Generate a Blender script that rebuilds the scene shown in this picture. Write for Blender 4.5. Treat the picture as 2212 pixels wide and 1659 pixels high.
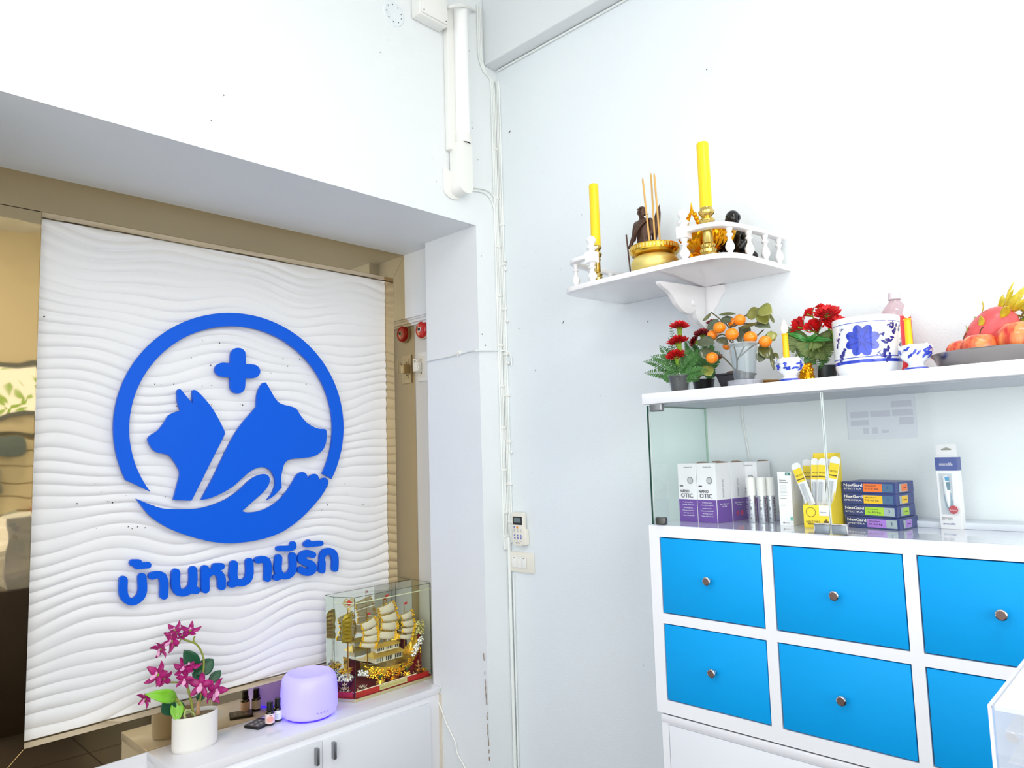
import bpy, bmesh, math, random
from mathutils import Vector as V, Matrix
from mathutils.geometry import tessellate_polygon
random.seed(7)
S = bpy.context.scene
COL = S.collection
for o in list(bpy.data.objects): bpy.data.objects.remove(o)

# ---------------------------------------------------------------- camera
YAW, PITCH, ROLL, FPX = 0.76748045, 0.09547714, -0.03003912, 1540.908
CF = V((-math.sin(YAW)*math.cos(PITCH), math.cos(YAW)*math.cos(PITCH), math.sin(PITCH)))
_r0 = V((math.cos(YAW), math.sin(YAW), 0)); _u0 = _r0.cross(CF)
CR = _r0*math.cos(ROLL) + _u0*math.sin(ROLL)
CU = -_r0*math.sin(ROLL) + _u0*math.cos(ROLL)
CP = V((2.176, -2.207, 1.6))
cam = bpy.data.objects.new('camera', bpy.data.cameras.new('camera'))
COL.objects.link(cam)
cam.matrix_world = Matrix(((CR.x, CU.x, -CF.x, CP.x), (CR.y, CU.y, -CF.y, CP.y), (CR.z, CU.z, -CF.z, CP.z), (0, 0, 0, 1)))
cam.data.sensor_width = 36; cam.data.lens = FPX/2212*36; cam.data.clip_start = 0.02
S.camera = cam

# ---------------------------------------------------------------- world, lights, exposure
S.view_settings.view_transform = 'Standard'; S.view_settings.look = 'None'
S.view_settings.gamma = 1; S.view_settings.use_curve_mapping = False
S.view_settings.exposure = 0.38
try: S.cycles.use_denoising = True; S.cycles.transparent_max_bounces = 32; S.cycles.max_bounces = 14
except Exception: pass
W = bpy.data.worlds.new('world'); S.world = W; W.use_nodes = True
bg = W.node_tree.nodes['Background']; bg.inputs[0].default_value = (0.97, 0.99, 1, 1); bg.inputs[1].default_value = 1.6
def area(name, loc, rot, sx, sy, power, col):
    l = bpy.data.lights.new(name, 'AREA'); l.shape = 'RECTANGLE'; l.size = sx; l.size_y = sy; l.energy = power; l.color = col
    o = bpy.data.objects.new(name, l); COL.objects.link(o); o.location = loc; o.rotation_euler = rot
    o['kind'] = 'structure'
    return o
H = math.pi/2
area('daylight_shopfront', (4.05, -2.6, 1.9), (0, H, 0), 2.0, 2.6, 38, (0.97, 0.99, 1.0))      # glazed front, facing the left wall
area('daylight_doorway', (2.3, -4.3, 1.8), (H, 0, 0), 3.0, 2.2, 10, (0.96, 0.98, 1.0))         # glazed doorway behind the camera
area('ceiling_lamp', (2.6, -1.25, 3.62), (0, 0, 0), 1.2, 0.3, 17, (1.0, 0.995, 0.965))
area('ceiling_lamp.001', (1.6, -3.0, 3.62), (0, 0, 0), 1.2, 0.3, 16, (1.0, 0.99, 0.96))

# ---------------------------------------------------------------- helpers
def ray(px, py): return CR*((px-1106)/FPX) - CU*((py-829.5)/FPX) + CF
def ax(px, py, x): d = ray(px, py); return CP + d*((x-CP.x)/d.x)
def ay(px, py, y): d = ray(px, py); return CP + d*((y-CP.y)/d.y)
def az(px, py, z): d = ray(px, py); return CP + d*((z-CP.z)/d.z)
def lin(c): return tuple((x/255/12.92 if x/255 <= .04045 else ((x/255+.055)/1.055)**2.4) for x in c)

MATS = {}
def mat(name, rgb=(200, 200, 200), rough=.5, metal=0., emit=None, es=1., bump=0., bscale=60., var=0., vscale=8., coat=0., sss=0., dist=.002, spec=None, trans=0., alpha=1.):
    if name in MATS: return MATS[name]
    m = bpy.data.materials.new(name); m.use_nodes = True; nt = m.node_tree; b = nt.nodes['Principled BSDF']
    c = lin(rgb)+(1,)
    b.inputs['Base Color'].default_value = c
    b.inputs['Roughness'].default_value = rough; b.inputs['Metallic'].default_value = metal
    if coat: b.inputs['Coat Weight'].default_value = coat; b.inputs['Coat Roughness'].default_value = .08
    if spec is not None: b.inputs['Specular IOR Level'].default_value = spec
    if trans: b.inputs['Transmission Weight'].default_value = trans
    if alpha < 1: b.inputs['Alpha'].default_value = alpha
    if sss: b.inputs['Subsurface Weight'].default_value = sss; b.inputs['Subsurface Radius'].default_value = (.01, .008, .006)
    if emit: b.inputs['Emission Color'].default_value = lin(emit)+(1,); b.inputs['Emission Strength'].default_value = es
    if bump or var:
        tc = nt.nodes.new('ShaderNodeTexCoord')
    if bump:
        n = nt.nodes.new('ShaderNodeTexNoise'); n.inputs['Scale'].default_value = bscale; n.inputs['Detail'].default_value = 4
        bp = nt.nodes.new('ShaderNodeBump'); bp.inputs['Strength'].default_value = bump; bp.inputs['Distance'].default_value = dist
        nt.links.new(tc.outputs['Object'], n.inputs['Vector']); nt.links.new(n.outputs['Fac'], bp.inputs['Height']); nt.links.new(bp.outputs['Normal'], b.inputs['Normal'])
    if var:
        n = nt.nodes.new('ShaderNodeTexNoise'); n.inputs['Scale'].default_value = vscale; n.inputs['Detail'].default_value = 5
        mx = nt.nodes.new('ShaderNodeMix'); mx.data_type = 'RGBA'
        d = lin(tuple(max(0, x*(1-var)) for x in rgb))+(1,); e = lin(tuple(min(255, x*(1+var*.6)) for x in rgb))+(1,)
        mx.inputs[6].default_value = d; mx.inputs[7].default_value = e
        nt.links.new(tc.outputs['Object'], n.inputs['Vector']); nt.links.new(n.outputs['Fac'], mx.inputs[0]); nt.links.new(mx.outputs[2], b.inputs['Base Color'])
    MATS[name] = m; return m
def glass(name, tint=(235, 245, 240), refl=.9, rough=.0, ior=1.45, haze=0.):
    if name in MATS: return MATS[name]
    m = bpy.data.materials.new(name); m.use_nodes = True; nt = m.node_tree; nt.nodes.clear()
    out = nt.nodes.new('ShaderNodeOutputMaterial'); tr = nt.nodes.new('ShaderNodeBsdfTransparent'); gl = nt.nodes.new('ShaderNodeBsdfGlossy')
    mx = nt.nodes.new('ShaderNodeMixShader'); fr = nt.nodes.new('ShaderNodeFresnel'); fr.inputs[0].default_value = ior
    tr.inputs[0].default_value = lin(tint)+(1,); gl.inputs[0].default_value = (refl, refl, refl, 1); gl.inputs['Roughness'].default_value = rough
    ge_ = nt.nodes.new('ShaderNodeNewGeometry'); sb_ = nt.nodes.new('ShaderNodeMath'); sb_.operation = 'SUBTRACT'; sb_.inputs[0].default_value = 1; sb_.use_clamp = True
    mu_ = nt.nodes.new('ShaderNodeMath'); mu_.operation = 'MULTIPLY'
    nt.links.new(ge_.outputs['Backfacing'], sb_.inputs[1]); nt.links.new(fr.outputs[0], mu_.inputs[0]); nt.links.new(sb_.outputs[0], mu_.inputs[1]); nt.links.new(mu_.outputs[0], mx.inputs[0]); nt.links.new(tr.outputs[0], mx.inputs[1]); nt.links.new(gl.outputs[0], mx.inputs[2])
    last = mx
    if haze:
        df = nt.nodes.new('ShaderNodeBsdfDiffuse'); df.inputs[0].default_value = (.9, .92, .95, 1); m2 = nt.nodes.new('ShaderNodeMixShader'); m2.inputs[0].default_value = haze
        nt.links.new(mx.outputs[0], m2.inputs[1]); nt.links.new(df.outputs[0], m2.inputs[2]); last = m2
    nt.links.new(last.outputs[0], out.inputs[0])
    MATS[name] = m; return m

def root_of(o):
    while o.parent: o = o.parent
    return o
def tag(o, label=None, cat=None, group=None, kind=None):
    if label: o['label'] = label
    if cat: o['category'] = cat
    if group: o['group'] = group
    if kind: o['kind'] = kind
    return o
def thing(name, label, cat, loc=(0, 0, 0), group=None):
    o = bpy.data.objects.new(name, None); COL.objects.link(o); o.location = loc; o.empty_display_size = .05
    return tag(o, label, cat, group)

class MB:
    def __init__(s): s.v = []; s.f = []; s.m = []; s.cm = 0
    def add(s, vs, fs):
        b = len(s.v); s.v += [V(p) for p in vs]
        for f in fs: s.f.append([i+b for i in f]); s.m.append(s.cm)
        return s
    def box(s, x0, x1, y0, y1, z0, z1):
        return s.add([(x0, y0, z0), (x1, y0, z0), (x1, y1, z0), (x0, y1, z0), (x0, y0, z1), (x1, y0, z1), (x1, y1, z1), (x0, y1, z1)],
                     [(0, 3, 2, 1), (4, 5, 6, 7), (0, 1, 5, 4), (1, 2, 6, 5), (2, 3, 7, 6), (3, 0, 4, 7)])
    def hexa(s, O, U, D, Z):
        O, U, D, Z = V(O), V(U), V(D), V(Z)
        return s.add([O, O+U, O+U+D, O+D, O+Z, O+U+Z, O+U+D+Z, O+D+Z], [(0, 3, 2, 1), (4, 5, 6, 7), (0, 1, 5, 4), (1, 2, 6, 5), (2, 3, 7, 6), (3, 0, 4, 7)])
    def quad(s, a, b, c, d): return s.add([a, b, c, d], [(0, 1, 2, 3)])
    def prism(s, poly, off, caps=True):
        n = len(poly); poly = [V(p) for p in poly]; off = V(off)
        fs = [(i, (i+1) % n, n+(i+1) % n, n+i) for i in range(n)]
        if caps:
            t = tessellate_polygon([poly])
            fs += [tuple(x) for x in t] + [tuple(i+n for i in reversed(x)) for x in t]
        return s.add(poly+[p+off for p in poly], fs)
    def lathe(s, prof, c, n=24, ax_=None, sx=1., sy=1., capb=True, capt=True, rot=0.):
        c = V(c); Z = V(ax_).normalized() if ax_ else V((0, 0, 1))
        X = Z.orthogonal().normalized() if ax_ else V((1, 0, 0)); Y = Z.cross(X)
        vs = []; fs = []
        for r, z in prof:
            for k in range(n):
                a = 2*math.pi*k/n+rot; vs.append(c + X*(r*sx*math.cos(a)) + Y*(r*sy*math.sin(a)) + Z*z)
        m = len(prof)
        for i in range(m-1):
            for k in range(n): fs.append((i*n+k, i*n+(k+1) % n, (i+1)*n+(k+1) % n, (i+1)*n+k))
        if capb and prof[0][0] > 1e-6: fs.append(tuple(range(n-1, -1, -1)))
        if capt and prof[-1][0] > 1e-6: fs.append(tuple((m-1)*n+k for k in range(n)))
        return s.add(vs, fs)
    def ball(s, c, r, n=12, sc=(1, 1, 1), m=8):
        c = V(c); vs = []; fs = []
        for i in range(m+1):
            t = math.pi*i/m
            for k in range(n):
                a = 2*math.pi*k/n
                vs.append(c+V((r*sc[0]*math.sin(t)*math.cos(a), r*sc[1]*math.sin(t)*math.sin(a), r*sc[2]*math.cos(t))))
        for i in range(m):
            for k in range(n): fs.append((i*n+k, (i+1)*n+k, (i+1)*n+(k+1) % n, i*n+(k+1) % n))
        return s.add(vs, fs)
    def tube(s, pts, r, n=8, closed=False):
        pts = [V(p) for p in pts]; m = len(pts); R = r if isinstance(r, (list, tuple)) else [r]*m
        vs = []; fs = []; X = None
        for i, p in enumerate(pts):
            if closed: t = pts[(i+1) % m]-pts[i-1]
            else: t = (pts[min(i+1, m-1)]-pts[max(i-1, 0)])
            t = t.normalized() if t.length > 1e-9 else V((0, 0, 1))
            X = t.orthogonal().normalized() if X is None else (X-t*X.dot(t)).normalized()
            Y = t.cross(X)
            for k in range(n):
                a = 2*math.pi*k/n; vs.append(p+X*(R[i]*math.cos(a))+Y*(R[i]*math.sin(a)))
        for i in range(m if closed else m-1):
            j = (i+1) % m
            for k in range(n): fs.append((i*n+k, i*n+(k+1) % n, j*n+(k+1) % n, j*n+k))
        if not closed: fs += [tuple(range(n-1, -1, -1)), tuple((m-1)*n+k for k in range(n))]
        return s.add(vs, fs)
    def build(s, name, material, parent=None, smooth=True, bevel=0., seg=2, label=None, cat=None, group=None, kind=None, ang=35, solid=0., recalc=True):
        me = bpy.data.meshes.new(name)
        org = root_of(parent).location if parent else V((0, 0, 0))
        if not parent:
            xs = [p.x for p in s.v]; ys = [p.y for p in s.v]; zs = [p.z for p in s.v]
            if cat: org = V(((min(xs)+max(xs))/2, (min(ys)+max(ys))/2, min(zs)))
        me.from_pydata([p-org for p in s.v], [], s.f)
        ms = material if isinstance(material, (list, tuple)) else [material]
        for m in ms: me.materials.append(m)
        if len(ms) > 1: me.polygons.foreach_set('material_index', s.m)
        bm = bmesh.new(); bm.from_mesh(me)
        if recalc: bmesh.ops.recalc_face_normals(bm, faces=bm.faces)
        if bevel:
            es = [e for e in bm.edges if len(e.link_faces) == 2 and e.calc_face_angle(0) > math.radians(30)]
            bmesh.ops.bevel(bm, geom=es, offset=bevel, segments=seg, profile=.5, affect='EDGES', clamp_overlap=True)
        bm.to_mesh(me); bm.free()
        if smooth:
            me.polygons.foreach_set('use_smooth', [True]*len(me.polygons)); me.set_sharp_from_angle(angle=math.radians(ang))
        o = bpy.data.objects.new(name, me); COL.objects.link(o)
        if parent: o.parent = parent
        else: o.location = org
        if solid:
            md = o.modifiers.new('solid', 'SOLIDIFY'); md.thickness = solid; md.offset = 0
        return tag(o, label, cat, group, kind)

def copy_tree(o, parent=None):
    c = o.copy(); COL.objects.link(c); c.parent = parent
    for ch in list(o.children): copy_tree(ch, c)
    return c
def text(parent, s, O, U, Vv, h, m, width=None, align='LEFT', depth=.0002, name='lettering', bold=0.):
    """flat lettering whose base line starts at O, running along U, rising along Vv, cap height about h"""
    cu = bpy.data.curves.new(name, 'FONT'); cu.body = s; cu.size = h*1.4; cu.extrude = depth; cu.align_x = align; cu.offset = bold
    cu.resolution_u = 2
    tmp = bpy.data.objects.new('tmp_text', cu); me = bpy.data.meshes.new_from_object(tmp); bpy.data.objects.remove(tmp); bpy.data.curves.remove(cu)
    me.name = name; me.materials.clear(); me.materials.append(m)
    o = bpy.data.objects.new(name, me); COL.objects.link(o)
    U = V(U).normalized(); Vv = V(Vv).normalized(); N = U.cross(Vv)
    sx = 1.
    if width and me.vertices:
        xs = [v.co.x for v in me.vertices]; w = max(xs)-min(xs)
        if w > 1e-6: sx = width/w
    org = root_of(parent).location if parent else V((0, 0, 0)); p = V(O)-org
    me.transform(Matrix(((U.x*sx, Vv.x, N.x, p.x), (U.y*sx, Vv.y, N.y, p.y), (U.z*sx, Vv.z, N.z, p.z), (0, 0, 0, 1))))
    o.parent = parent
    return o
def smooth_poly(pts, sub=5):
    """closed Catmull-Rom through pts; a point with a third element stays a corner"""
    n = len(pts); out = []
    P = [V((p[0], p[1], 0)) for p in pts]; C = [len(p) > 2 for p in pts]
    for i in range(n):
        p1, p2 = P[i], P[(i+1) % n]
        p0 = P[i-1] if not C[i] else p1+(p1-p2)*.3
        p3 = P[(i+2) % n] if not C[(i+1) % n] else p2+(p2-p1)*.3
        for k in range(sub):
            t = k/sub
            out.append(.5*((2*p1)+(p2-p0)*t+(2*p0-5*p1+4*p2-p3)*t*t+(3*p1-p0-3*p2+p3)*t**3))
    return [(q.x, q.y) for q in out]
def spline(pts, sub=6):
    P = [V(p) for p in pts]; out = []
    for i in range(len(P)-1):
        p1, p2 = P[i], P[i+1]; p0 = P[i-1] if i else p1*2-p2; p3 = P[i+2] if i+2 < len(P) else p2*2-p1
        for k in range(sub):
            t = k/sub; out.append(.5*((2*p1)+(p2-p0)*t+(2*p0-5*p1+4*p2-p3)*t*t+(3*p1-p0-3*p2+p3)*t**3))
    return out+[P[-1]]

# ---------------------------------------------------------------- materials
wall_m = mat('wall_paint', (236, 240, 242), .55, bump=.5, bscale=170, dist=.0016, var=.012, vscale=2.5)
wallr_m = mat('wall_paint_daylight_blue', (232, 239, 243), .55, bump=.55, bscale=170, dist=.0018, var=.012, vscale=2)  # bluish daylight on the right wall is put into this colour
trim_m = mat('white_paint', (238, 240, 242), .4)
lacq = mat('white_lacquer', (238, 238, 244), .16, coat=.3)
lacq2 = mat('white_laminate', (240, 241, 246), .32)
door_m = mat('white_door_laminate', (232, 235, 242), .3)
blue_m = mat('sky_blue_drawer_front', (0, 160, 234), .5, spec=.2, bump=.05, bscale=300, dist=.0004)
letter_m = mat('royal_blue_acrylic', (0, 94, 226), .36, spec=.22)
chrome = mat('chrome', (215, 210, 210), .15, 1.)
steel = mat('brushed_steel', (150, 152, 156), .32, .85)
dark = mat('dark_gap', (30, 28, 30), .7)
white_p = mat('white_plastic', (240, 240, 236), .35)
cream_p = mat('cream_plastic', (236, 232, 220), .4)
black_p = mat('black_plastic', (18, 18, 20), .3)
gold = mat('polished_gold', (235, 190, 70), .16, 1., bump=.08, bscale=90)
gold_m = mat('satin_gold', (232, 212, 130), .42, .75, bump=.1, bscale=140, dist=.0005)
gold_o = mat('orange_gold', (240, 168, 30), .2, 1., bump=.12, bscale=60)
brass = mat('brass', (214, 188, 110), .16, 1.)
wax = mat('yellow_wax', (250, 212, 12), .35, sss=.25, emit=(250, 200, 0), es=.0)
bronze_fig = mat('brown_bronze', (82, 56, 44), .35, .35, bump=.2, bscale=120)
black_fig = mat('black_lacquer', (16, 17, 20), .22)
glass_m = glass('clear_glass', (254, 255, 254))
glass_e = mat('green_glass_edge', (26, 74, 58), .15)
glass_le = mat('pale_glass_edge', (206, 232, 218), .2)
red_p = mat('red_enamel', (200, 22, 20), .22, coat=.4)

# ================================================================ SETTING
def struct(name, mb, m, parent=None, **k):
    return mb.build(name, m, parent, smooth=False, kind='structure', **k)
XM = -.57      # mirror plane
ZS = 2.578     # soffit height
YP = -.146     # pilaster face
f_m = mat('dark_floor_tile', (74, 66, 62), .35, var=.15, vscale=3)
fl = MB(); fl.box(-.7, 4.4, -4.6, .1, -.05, 0); floor = struct('floor', fl, mat('grout', (52, 48, 46), .8))
tile = None
tm = MB(); tm.box(0, .592, 0, .592, .0, .006)
for i in range(7):
    for j in range(8):
        if tile is None:
            tile = tm.build('tile', f_m, floor, smooth=False); tile.location = (.1, -4.5, 0)
        else:
            t2 = tile.copy(); COL.objects.link(t2); t2.location = (.1+i*.6, -4.5+j*.6, 0)
struct('ceiling', MB().box(-.7, 4.4, -4.6, .1, 3.72, 3.8), mat('ceiling_paint', (240, 241, 240), .7))
lw = MB(); lw.box(-.9, 0, -4.6, .1, ZS, 3.72)                         # lintel above the recess
lw.box(-.346, 0, YP, .1, 0, ZS)                                       # pilaster
lw.box(-.9, 0, -4.6, -1.98, 0, ZS)
lw.box(-.9, -.346, -.096, .1, 2.263, ZS)                              # small boxed-out soffit
struct('wall_left', lw, wall_m)
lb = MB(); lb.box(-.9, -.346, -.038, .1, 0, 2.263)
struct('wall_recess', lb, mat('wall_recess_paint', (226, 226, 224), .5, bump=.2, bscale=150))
struct('wall_recess_back', MB().box(-.9, -.66, -1.98, -.038, 0, ZS), wall_m)
struct('wall_dado', MB().box(-.66, XM-.001, -1.98, -.038, 0, .597), lacq2)
tr = MB(); tr.box(XM, -.346, -.075, -.038, 2.243, 2.256); tr.box(XM, -.346, -.062, -.038, 2.233, 2.243); tr.box(XM, -.346, -.085, -.038, 2.256, 2.263)
struct('trim_1', tr, trim_m)
struct('wall_right', MB().box(0, 4.4, 0, .1, 0, 3.72), wallr_m)
struct('wall_back', MB().box(-.9, .7, -4.6, -4.5, 0, 3.72).box(3.9, 4.4, -4.6, -4.5, 0, 3.72).box(.7, 3.9, -4.6, -4.5, 3.0, 3.72), wall_m)
# shop front on +x side: wall with a high window and a big glazed bay
fw = MB(); fw.box(4.2, 4.3, -1.15, 0, 0, 2.02); fw.box(4.2, 4.3, -4.5, 0, 2.95, 3.72); fw.box(4.2, 4.3, -1.15, 0, 2.53, 2.95); fw.box(4.2, 4.3, -4.5, -1.15, 0, .8); fw.box(4.2, 4.3, -.12, 0, 2.02, 2.53)
struct('wall_front', fw, mat('cream_wall', (244, 230, 200), .6))
wf = MB()
for a, b, c, d in ((-1.15, -.12, 2.02, 2.06), (-1.15, -.12, 2.49, 2.53), (-1.15, -1.1, 2.02, 2.53), (-.17, -.12, 2.02, 2.53)): wf.box(4.17, 4.3, a, b, c, d)
win = struct('window_1', wf, mat('window_frame', (120, 124, 126), .4))
MB().box(4.22, 4.226, -1.12, -.15, 2.05, 2.5).build('pane', glass_m, win, smooth=False)
# beam along the right wall under the ceiling
bz = ay(1060, 160, 0).z; byy = az(1039, 145, bz).y
struct('trim_2', MB().box(0, 4.2, byy, 0, bz, 3.72), mat('beam_paint', (226, 230, 232), .55, bump=.3, bscale=150), bevel=.006)
# corner settlement cracks and small marks on the paint
mk = MB()
def mark(mb, p, n, r, a=0., e=1.):
    n = V(n); X = n.orthogonal().normalized(); Y = n.cross(X); c = math.cos(a); s_ = math.sin(a)
    q = []
    for k in range(7):
        t = 2*math.pi*k/7; u = r*math.cos(t)*e; w = r*math.sin(t); q.append(p+n*.0012+X*(u*c-w*s_)+Y*(u*s_+w*c))
    mb.add(q, [tuple(range(7))])
for px, py, r in ((483, 206, .002), (456, 261, .0018), (821, 113, .0018), (838, 87, .0012), (933, 342, .0014), (942, 392, .0016), (950, 406, .0014), (1019, 265, .0018), (1021, 277, .002), (1032, 345, .0018), (1013, 110, .0015), (1008, 113, .0015), (1041, 722, .0025), (1048, 746, .003), (1013, 486, .002), (1040, 553, .0015)):
    mark(mk, ax(px, py, 0), (1, 0, 0), r, random.random()*3, 1.5)
for px, py, r, e in ((1527, 150, .003, 1), (1101, 285, .003, 3), (1161, 318, .0015, 1), (1133, 578, .0015, 1), (1157, 545, .001, 1), (1217, 696, .002, 4), (1465, 663, .003, 1.5), (1400, 695, .002, 2), (1157, 800, .0018, 2), (1297, 855, .0015, 1), (1212, 583, .0015, 1), (1257, 464, .0015, 1), (1172, 372, .0015, 1), (1148, 1022, .0015, 1), (1390, 1437, .002, 1), (1121, 710, .002, 2)):
    mark(mk, ay(px, py, 0), (0, -1, 0), r, random.random()*3, e)
mk.build('paint_chip', mat('paint_chip', (110, 106, 100), .8), bpy.data.objects['wall_right'], smooth=False, kind='stuff')
ck = MB(); pts = []
for i in range(34):
    t = i/33; px = 1044+(t*14)+random.uniform(-.6, .6); py = 1395+t*264; pts.append(ax(px, py, 0)+V((.0006, 0, 0)))
for i in range(0, 33):
    if random.random() < .62: ck.tube([pts[i], pts[i+1]], .0012+random.random()*.0012, 5)
ck.build('crack', mat('crack_dirt', (150, 132, 112), .9), bpy.data.objects['wall_left'], smooth=False, kind='stuff')

# ---- bronze mirror surround, four mitred panels in the recess
def mirror_mat(name, wob, sc):
    m = mat(name, (200, 180, 142), .025, 1.)
    nt = m.node_tree; tc = nt.nodes.new('ShaderNodeTexCoord'); n = nt.nodes.new('ShaderNodeTexNoise'); n.inputs['Scale'].default_value = sc; n.inputs['Detail'].default_value = 1
    bp = nt.nodes.new('ShaderNodeBump'); bp.inputs['Strength'].default_value = wob; bp.inputs['Distance'].default_value = .01
    nt.links.new(tc.outputs['Object'], n.inputs['Vector']); nt.links.new(n.outputs['Fac'], bp.inputs['Height']); nt.links.new(bp.outputs['Normal'], nt.nodes['Principled BSDF'].inputs['Normal'])
    return m
br = mirror_mat('bronze_mirror', .03, 2.); brl = mirror_mat('bronze_mirror_wavy', .05, 9.)
FY0, FY1, FZ0, FZ1 = -1.616, -.163, .718, 2.454
T = .065
sign = thing('mirror_surround', 'bronze mirror surround of mitred panels framing the white wave board in the recess', 'mirror', (XM, -.9, .598))
def panel(pts, m, label=None):
    return MB().prism([(XM, a, b) for a, b in pts], (-.006, 0, 0)).build('mirror_panel', m, sign, smooth=False, bevel=.0006, seg=1, label=label)
panel([(-1.96, FZ1), (FY0, FZ1), (FY1, FZ1), (-.096, ZS), (-1.96, ZS)], br, 'wide top mirror panel')
panel([(-1.96, .598), (-1.731, .598), (FY0, FZ0), (FY0, FZ1-.0015), (-1.96, FZ1-.0015)], brl, 'left mirror panel reflecting the shop front')
panel([(-1.73, .598), (-.04, .598), (-.10, .69), (FY1, FZ0), (FY0, FZ0)], br, 'low mirror strip above the cabinet')
panel([(FY1, FZ0), (-.101, .692), (-.04, .60), (-.04, 2.243), (-.096, 2.263), (-.096, ZS), (FY1, FZ1)], br, 'right mirror panel')
inn = MB()
inn.quad((XM, FY0, FZ0), (XM, FY1, FZ0), (XM-T-.01, FY1, FZ0), (XM-T-.01, FY0, FZ0))
inn.quad((XM, FY0, FZ1), (XM, FY1, FZ1), (XM-T-.01, FY1, FZ1), (XM-T-.01, FY0, FZ1))
inn.quad((XM, FY1, FZ0), (XM, FY1, FZ1), (XM-T-.01, FY1, FZ1), (XM-T-.01, FY1, FZ0))
inn.quad((XM, FY0, FZ0), (XM, FY0, FZ1), (XM-T-.01, FY0, FZ1), (XM-T-.01, FY0, FZ0))
inn.build('return_strip', br, sign, smooth=False, solid=.002)

# ---- white wave board with the blue emblem
board = thing('sign_board', 'white carved wave-texture sign board with blue pet emblem and Thai lettering', 'sign', (XM-T, -.9, FZ0))
XB = XM-T
ny, nz = 200, 860
vs = []; sub_y = (FY1-FY0-.004)/ny; sub_z = (FZ1-FZ0-.008)/nz
for j in range(nz+1):
    z = FZ0+.004+j*sub_z
    for i in range(ny+1):
        y = FY0+.002+i*sub_y
        ph = z/.0400 + .50*math.sin(2*math.pi*(y/.74+z*.42+.1)) + .30*math.sin(2*math.pi*(y/.43-z*1.15+.35)) + .2*math.sin(2*math.pi*(z*3.1+y*.5))
        fr = ph-math.floor(ph)
        am = .0062+.0026*math.sin(2*math.pi*(y/.61+z*2.3))
        h = am*math.sin(math.pi*fr**.82)**.75
        vs.append((XB-.008+h, y, z))
fs = [(j*(ny+1)+i, j*(ny+1)+i+1, (j+1)*(ny+1)+i+1, (j+1)*(ny+1)+i) for j in range(nz) for i in range(ny)]
wm = MB(); wm.add(vs, fs)
wave = wm.build('wave_panel', mat('satin_white_board', (240, 240, 242), .38), board, smooth=True, ang=80, recalc=False)
MB().box(XB-.022, XB-.012, FY0, FY1, FZ0, FZ1).build('backing', trim_m, board, smooth=False)
XL = -.613
def emblem(name, pxs, label, sub=5, conv=None, th=.012, sm=True):
    q = smooth_poly(pxs, sub) if sm else pxs
    pts = [ax(x, y, XL) for x, y in q]
    return MB().prism(pts, (-th, 0, 0)).build(name, letter_m, board, bevel=.0012, seg=1, label=label, ang=30)
def c6(l): return [((300+p[0]/3.95, 740+p[1]/3.95)+tuple(p[2:])) for p in l]
emblem('emblem_puppy', c6([(342, 398), (329, 412), (328, 470), (338, 530), (356, 580, 1), (300, 598), (255, 622), (225, 670), (185, 725), (150, 760), (100, 790), (82, 812), (80, 838), (100, 882), (130, 920), (165, 940), (220, 950), (260, 965), (300, 1010), (335, 1070), (350, 1110), (346, 1150), (320, 1250), (296, 1342, 1), (445, 1350, 1), (470, 1312), (600, 1050), (722, 808), (733, 765), (720, 730), (680, 650), (620, 550), (550, 465), (500, 417), (475, 404), (458, 412), (457, 460), (462, 522, 1), (400, 450), (360, 402)]), 'blue silhouette of a small head with two pointed ears facing left')
emblem('emblem_dog', c6([(1073, 340), (1050, 355), (1020, 410), (1008, 470), (1005, 545, 1), (960, 598), (890, 680), (820, 780), (740, 930), (640, 1140), (560, 1290), (533, 1342, 1), (600, 1330), (700, 1290), (800, 1230), (880, 1160), (950, 1100), (1010, 1070), (1060, 1063), (1110, 1080), (1145, 1120), (1165, 1180), (1160, 1230), (1135, 1290), (1092, 1345, 1), (1150, 1310), (1190, 1270), (1220, 1238, 1), (1217, 1180), (1220, 1120), (1240, 1040), (1265, 1010), (1300, 995), (1400, 985), (1480, 975), (1540, 945), (1580, 900), (1600, 840), (1604, 770), (1592, 740), (1540, 735), (1490, 718), (1430, 680), (1380, 620), (1350, 572), (1310, 548), (1210, 520), (1160, 470), (1120, 400), (1090, 350)]), 'blue silhouette of a larger animal head facing right')
emblem('emblem_cross', c6([(848, 45), (880, 52), (905, 75), (912, 105), (914, 183, 1), (985, 188), (1018, 205), (1037, 243), (1022, 282), (985, 302), (912, 303, 1), (908, 370), (900, 405), (875, 428), (845, 434), (812, 426), (788, 400), (780, 365), (779, 296, 1), (710, 290), (670, 272), (650, 232), (665, 192), (710, 172), (783, 177, 1), (786, 100), (795, 72), (818, 50)]), 'blue rounded cross')
emblem('emblem_hand', [(294.5, 1077.5, 1), (325, 1090), (351, 1098), (381, 1100), (421.5, 1099), (452, 1093), (487, 1079), (515, 1060), (535.4, 1041), (550.6, 1030), (568, 1024), (578.5, 1026.5), (583, 1035), (579.7, 1049), (568, 1064), (548, 1082), (523.3, 1104, 1), (535, 1107), (555.7, 1105), (578.5, 1097), (601, 1082), (621.5, 1059), (634, 1039), (641.8, 1026), (650.6, 1020), (659.5, 1021.5), (664, 1028), (665.3, 1035, 1), (671, 1027), (679.7, 1023.5), (687, 1027.5), (690, 1037.5, 1), (698.7, 1032), (706, 1033.7), (709.5, 1041), (707, 1050), (694, 1072), (672, 1098), (651, 1119), (630, 1136), (607.6, 1150), (582, 1160), (555.6, 1167), (523, 1172), (490, 1173.6), (462, 1171), (434, 1165), (400, 1155), (369, 1143), (344, 1129), (321, 1111)], 'blue open hand cradling the two heads')
ring = []
a0 = math.atan2((1.542-1.737)/.462, (-1.326+.893)/.474); a1 = math.atan2((1.509-1.737)/.462, (-.485+.893)/.474)
a0 += 2*math.pi
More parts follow.
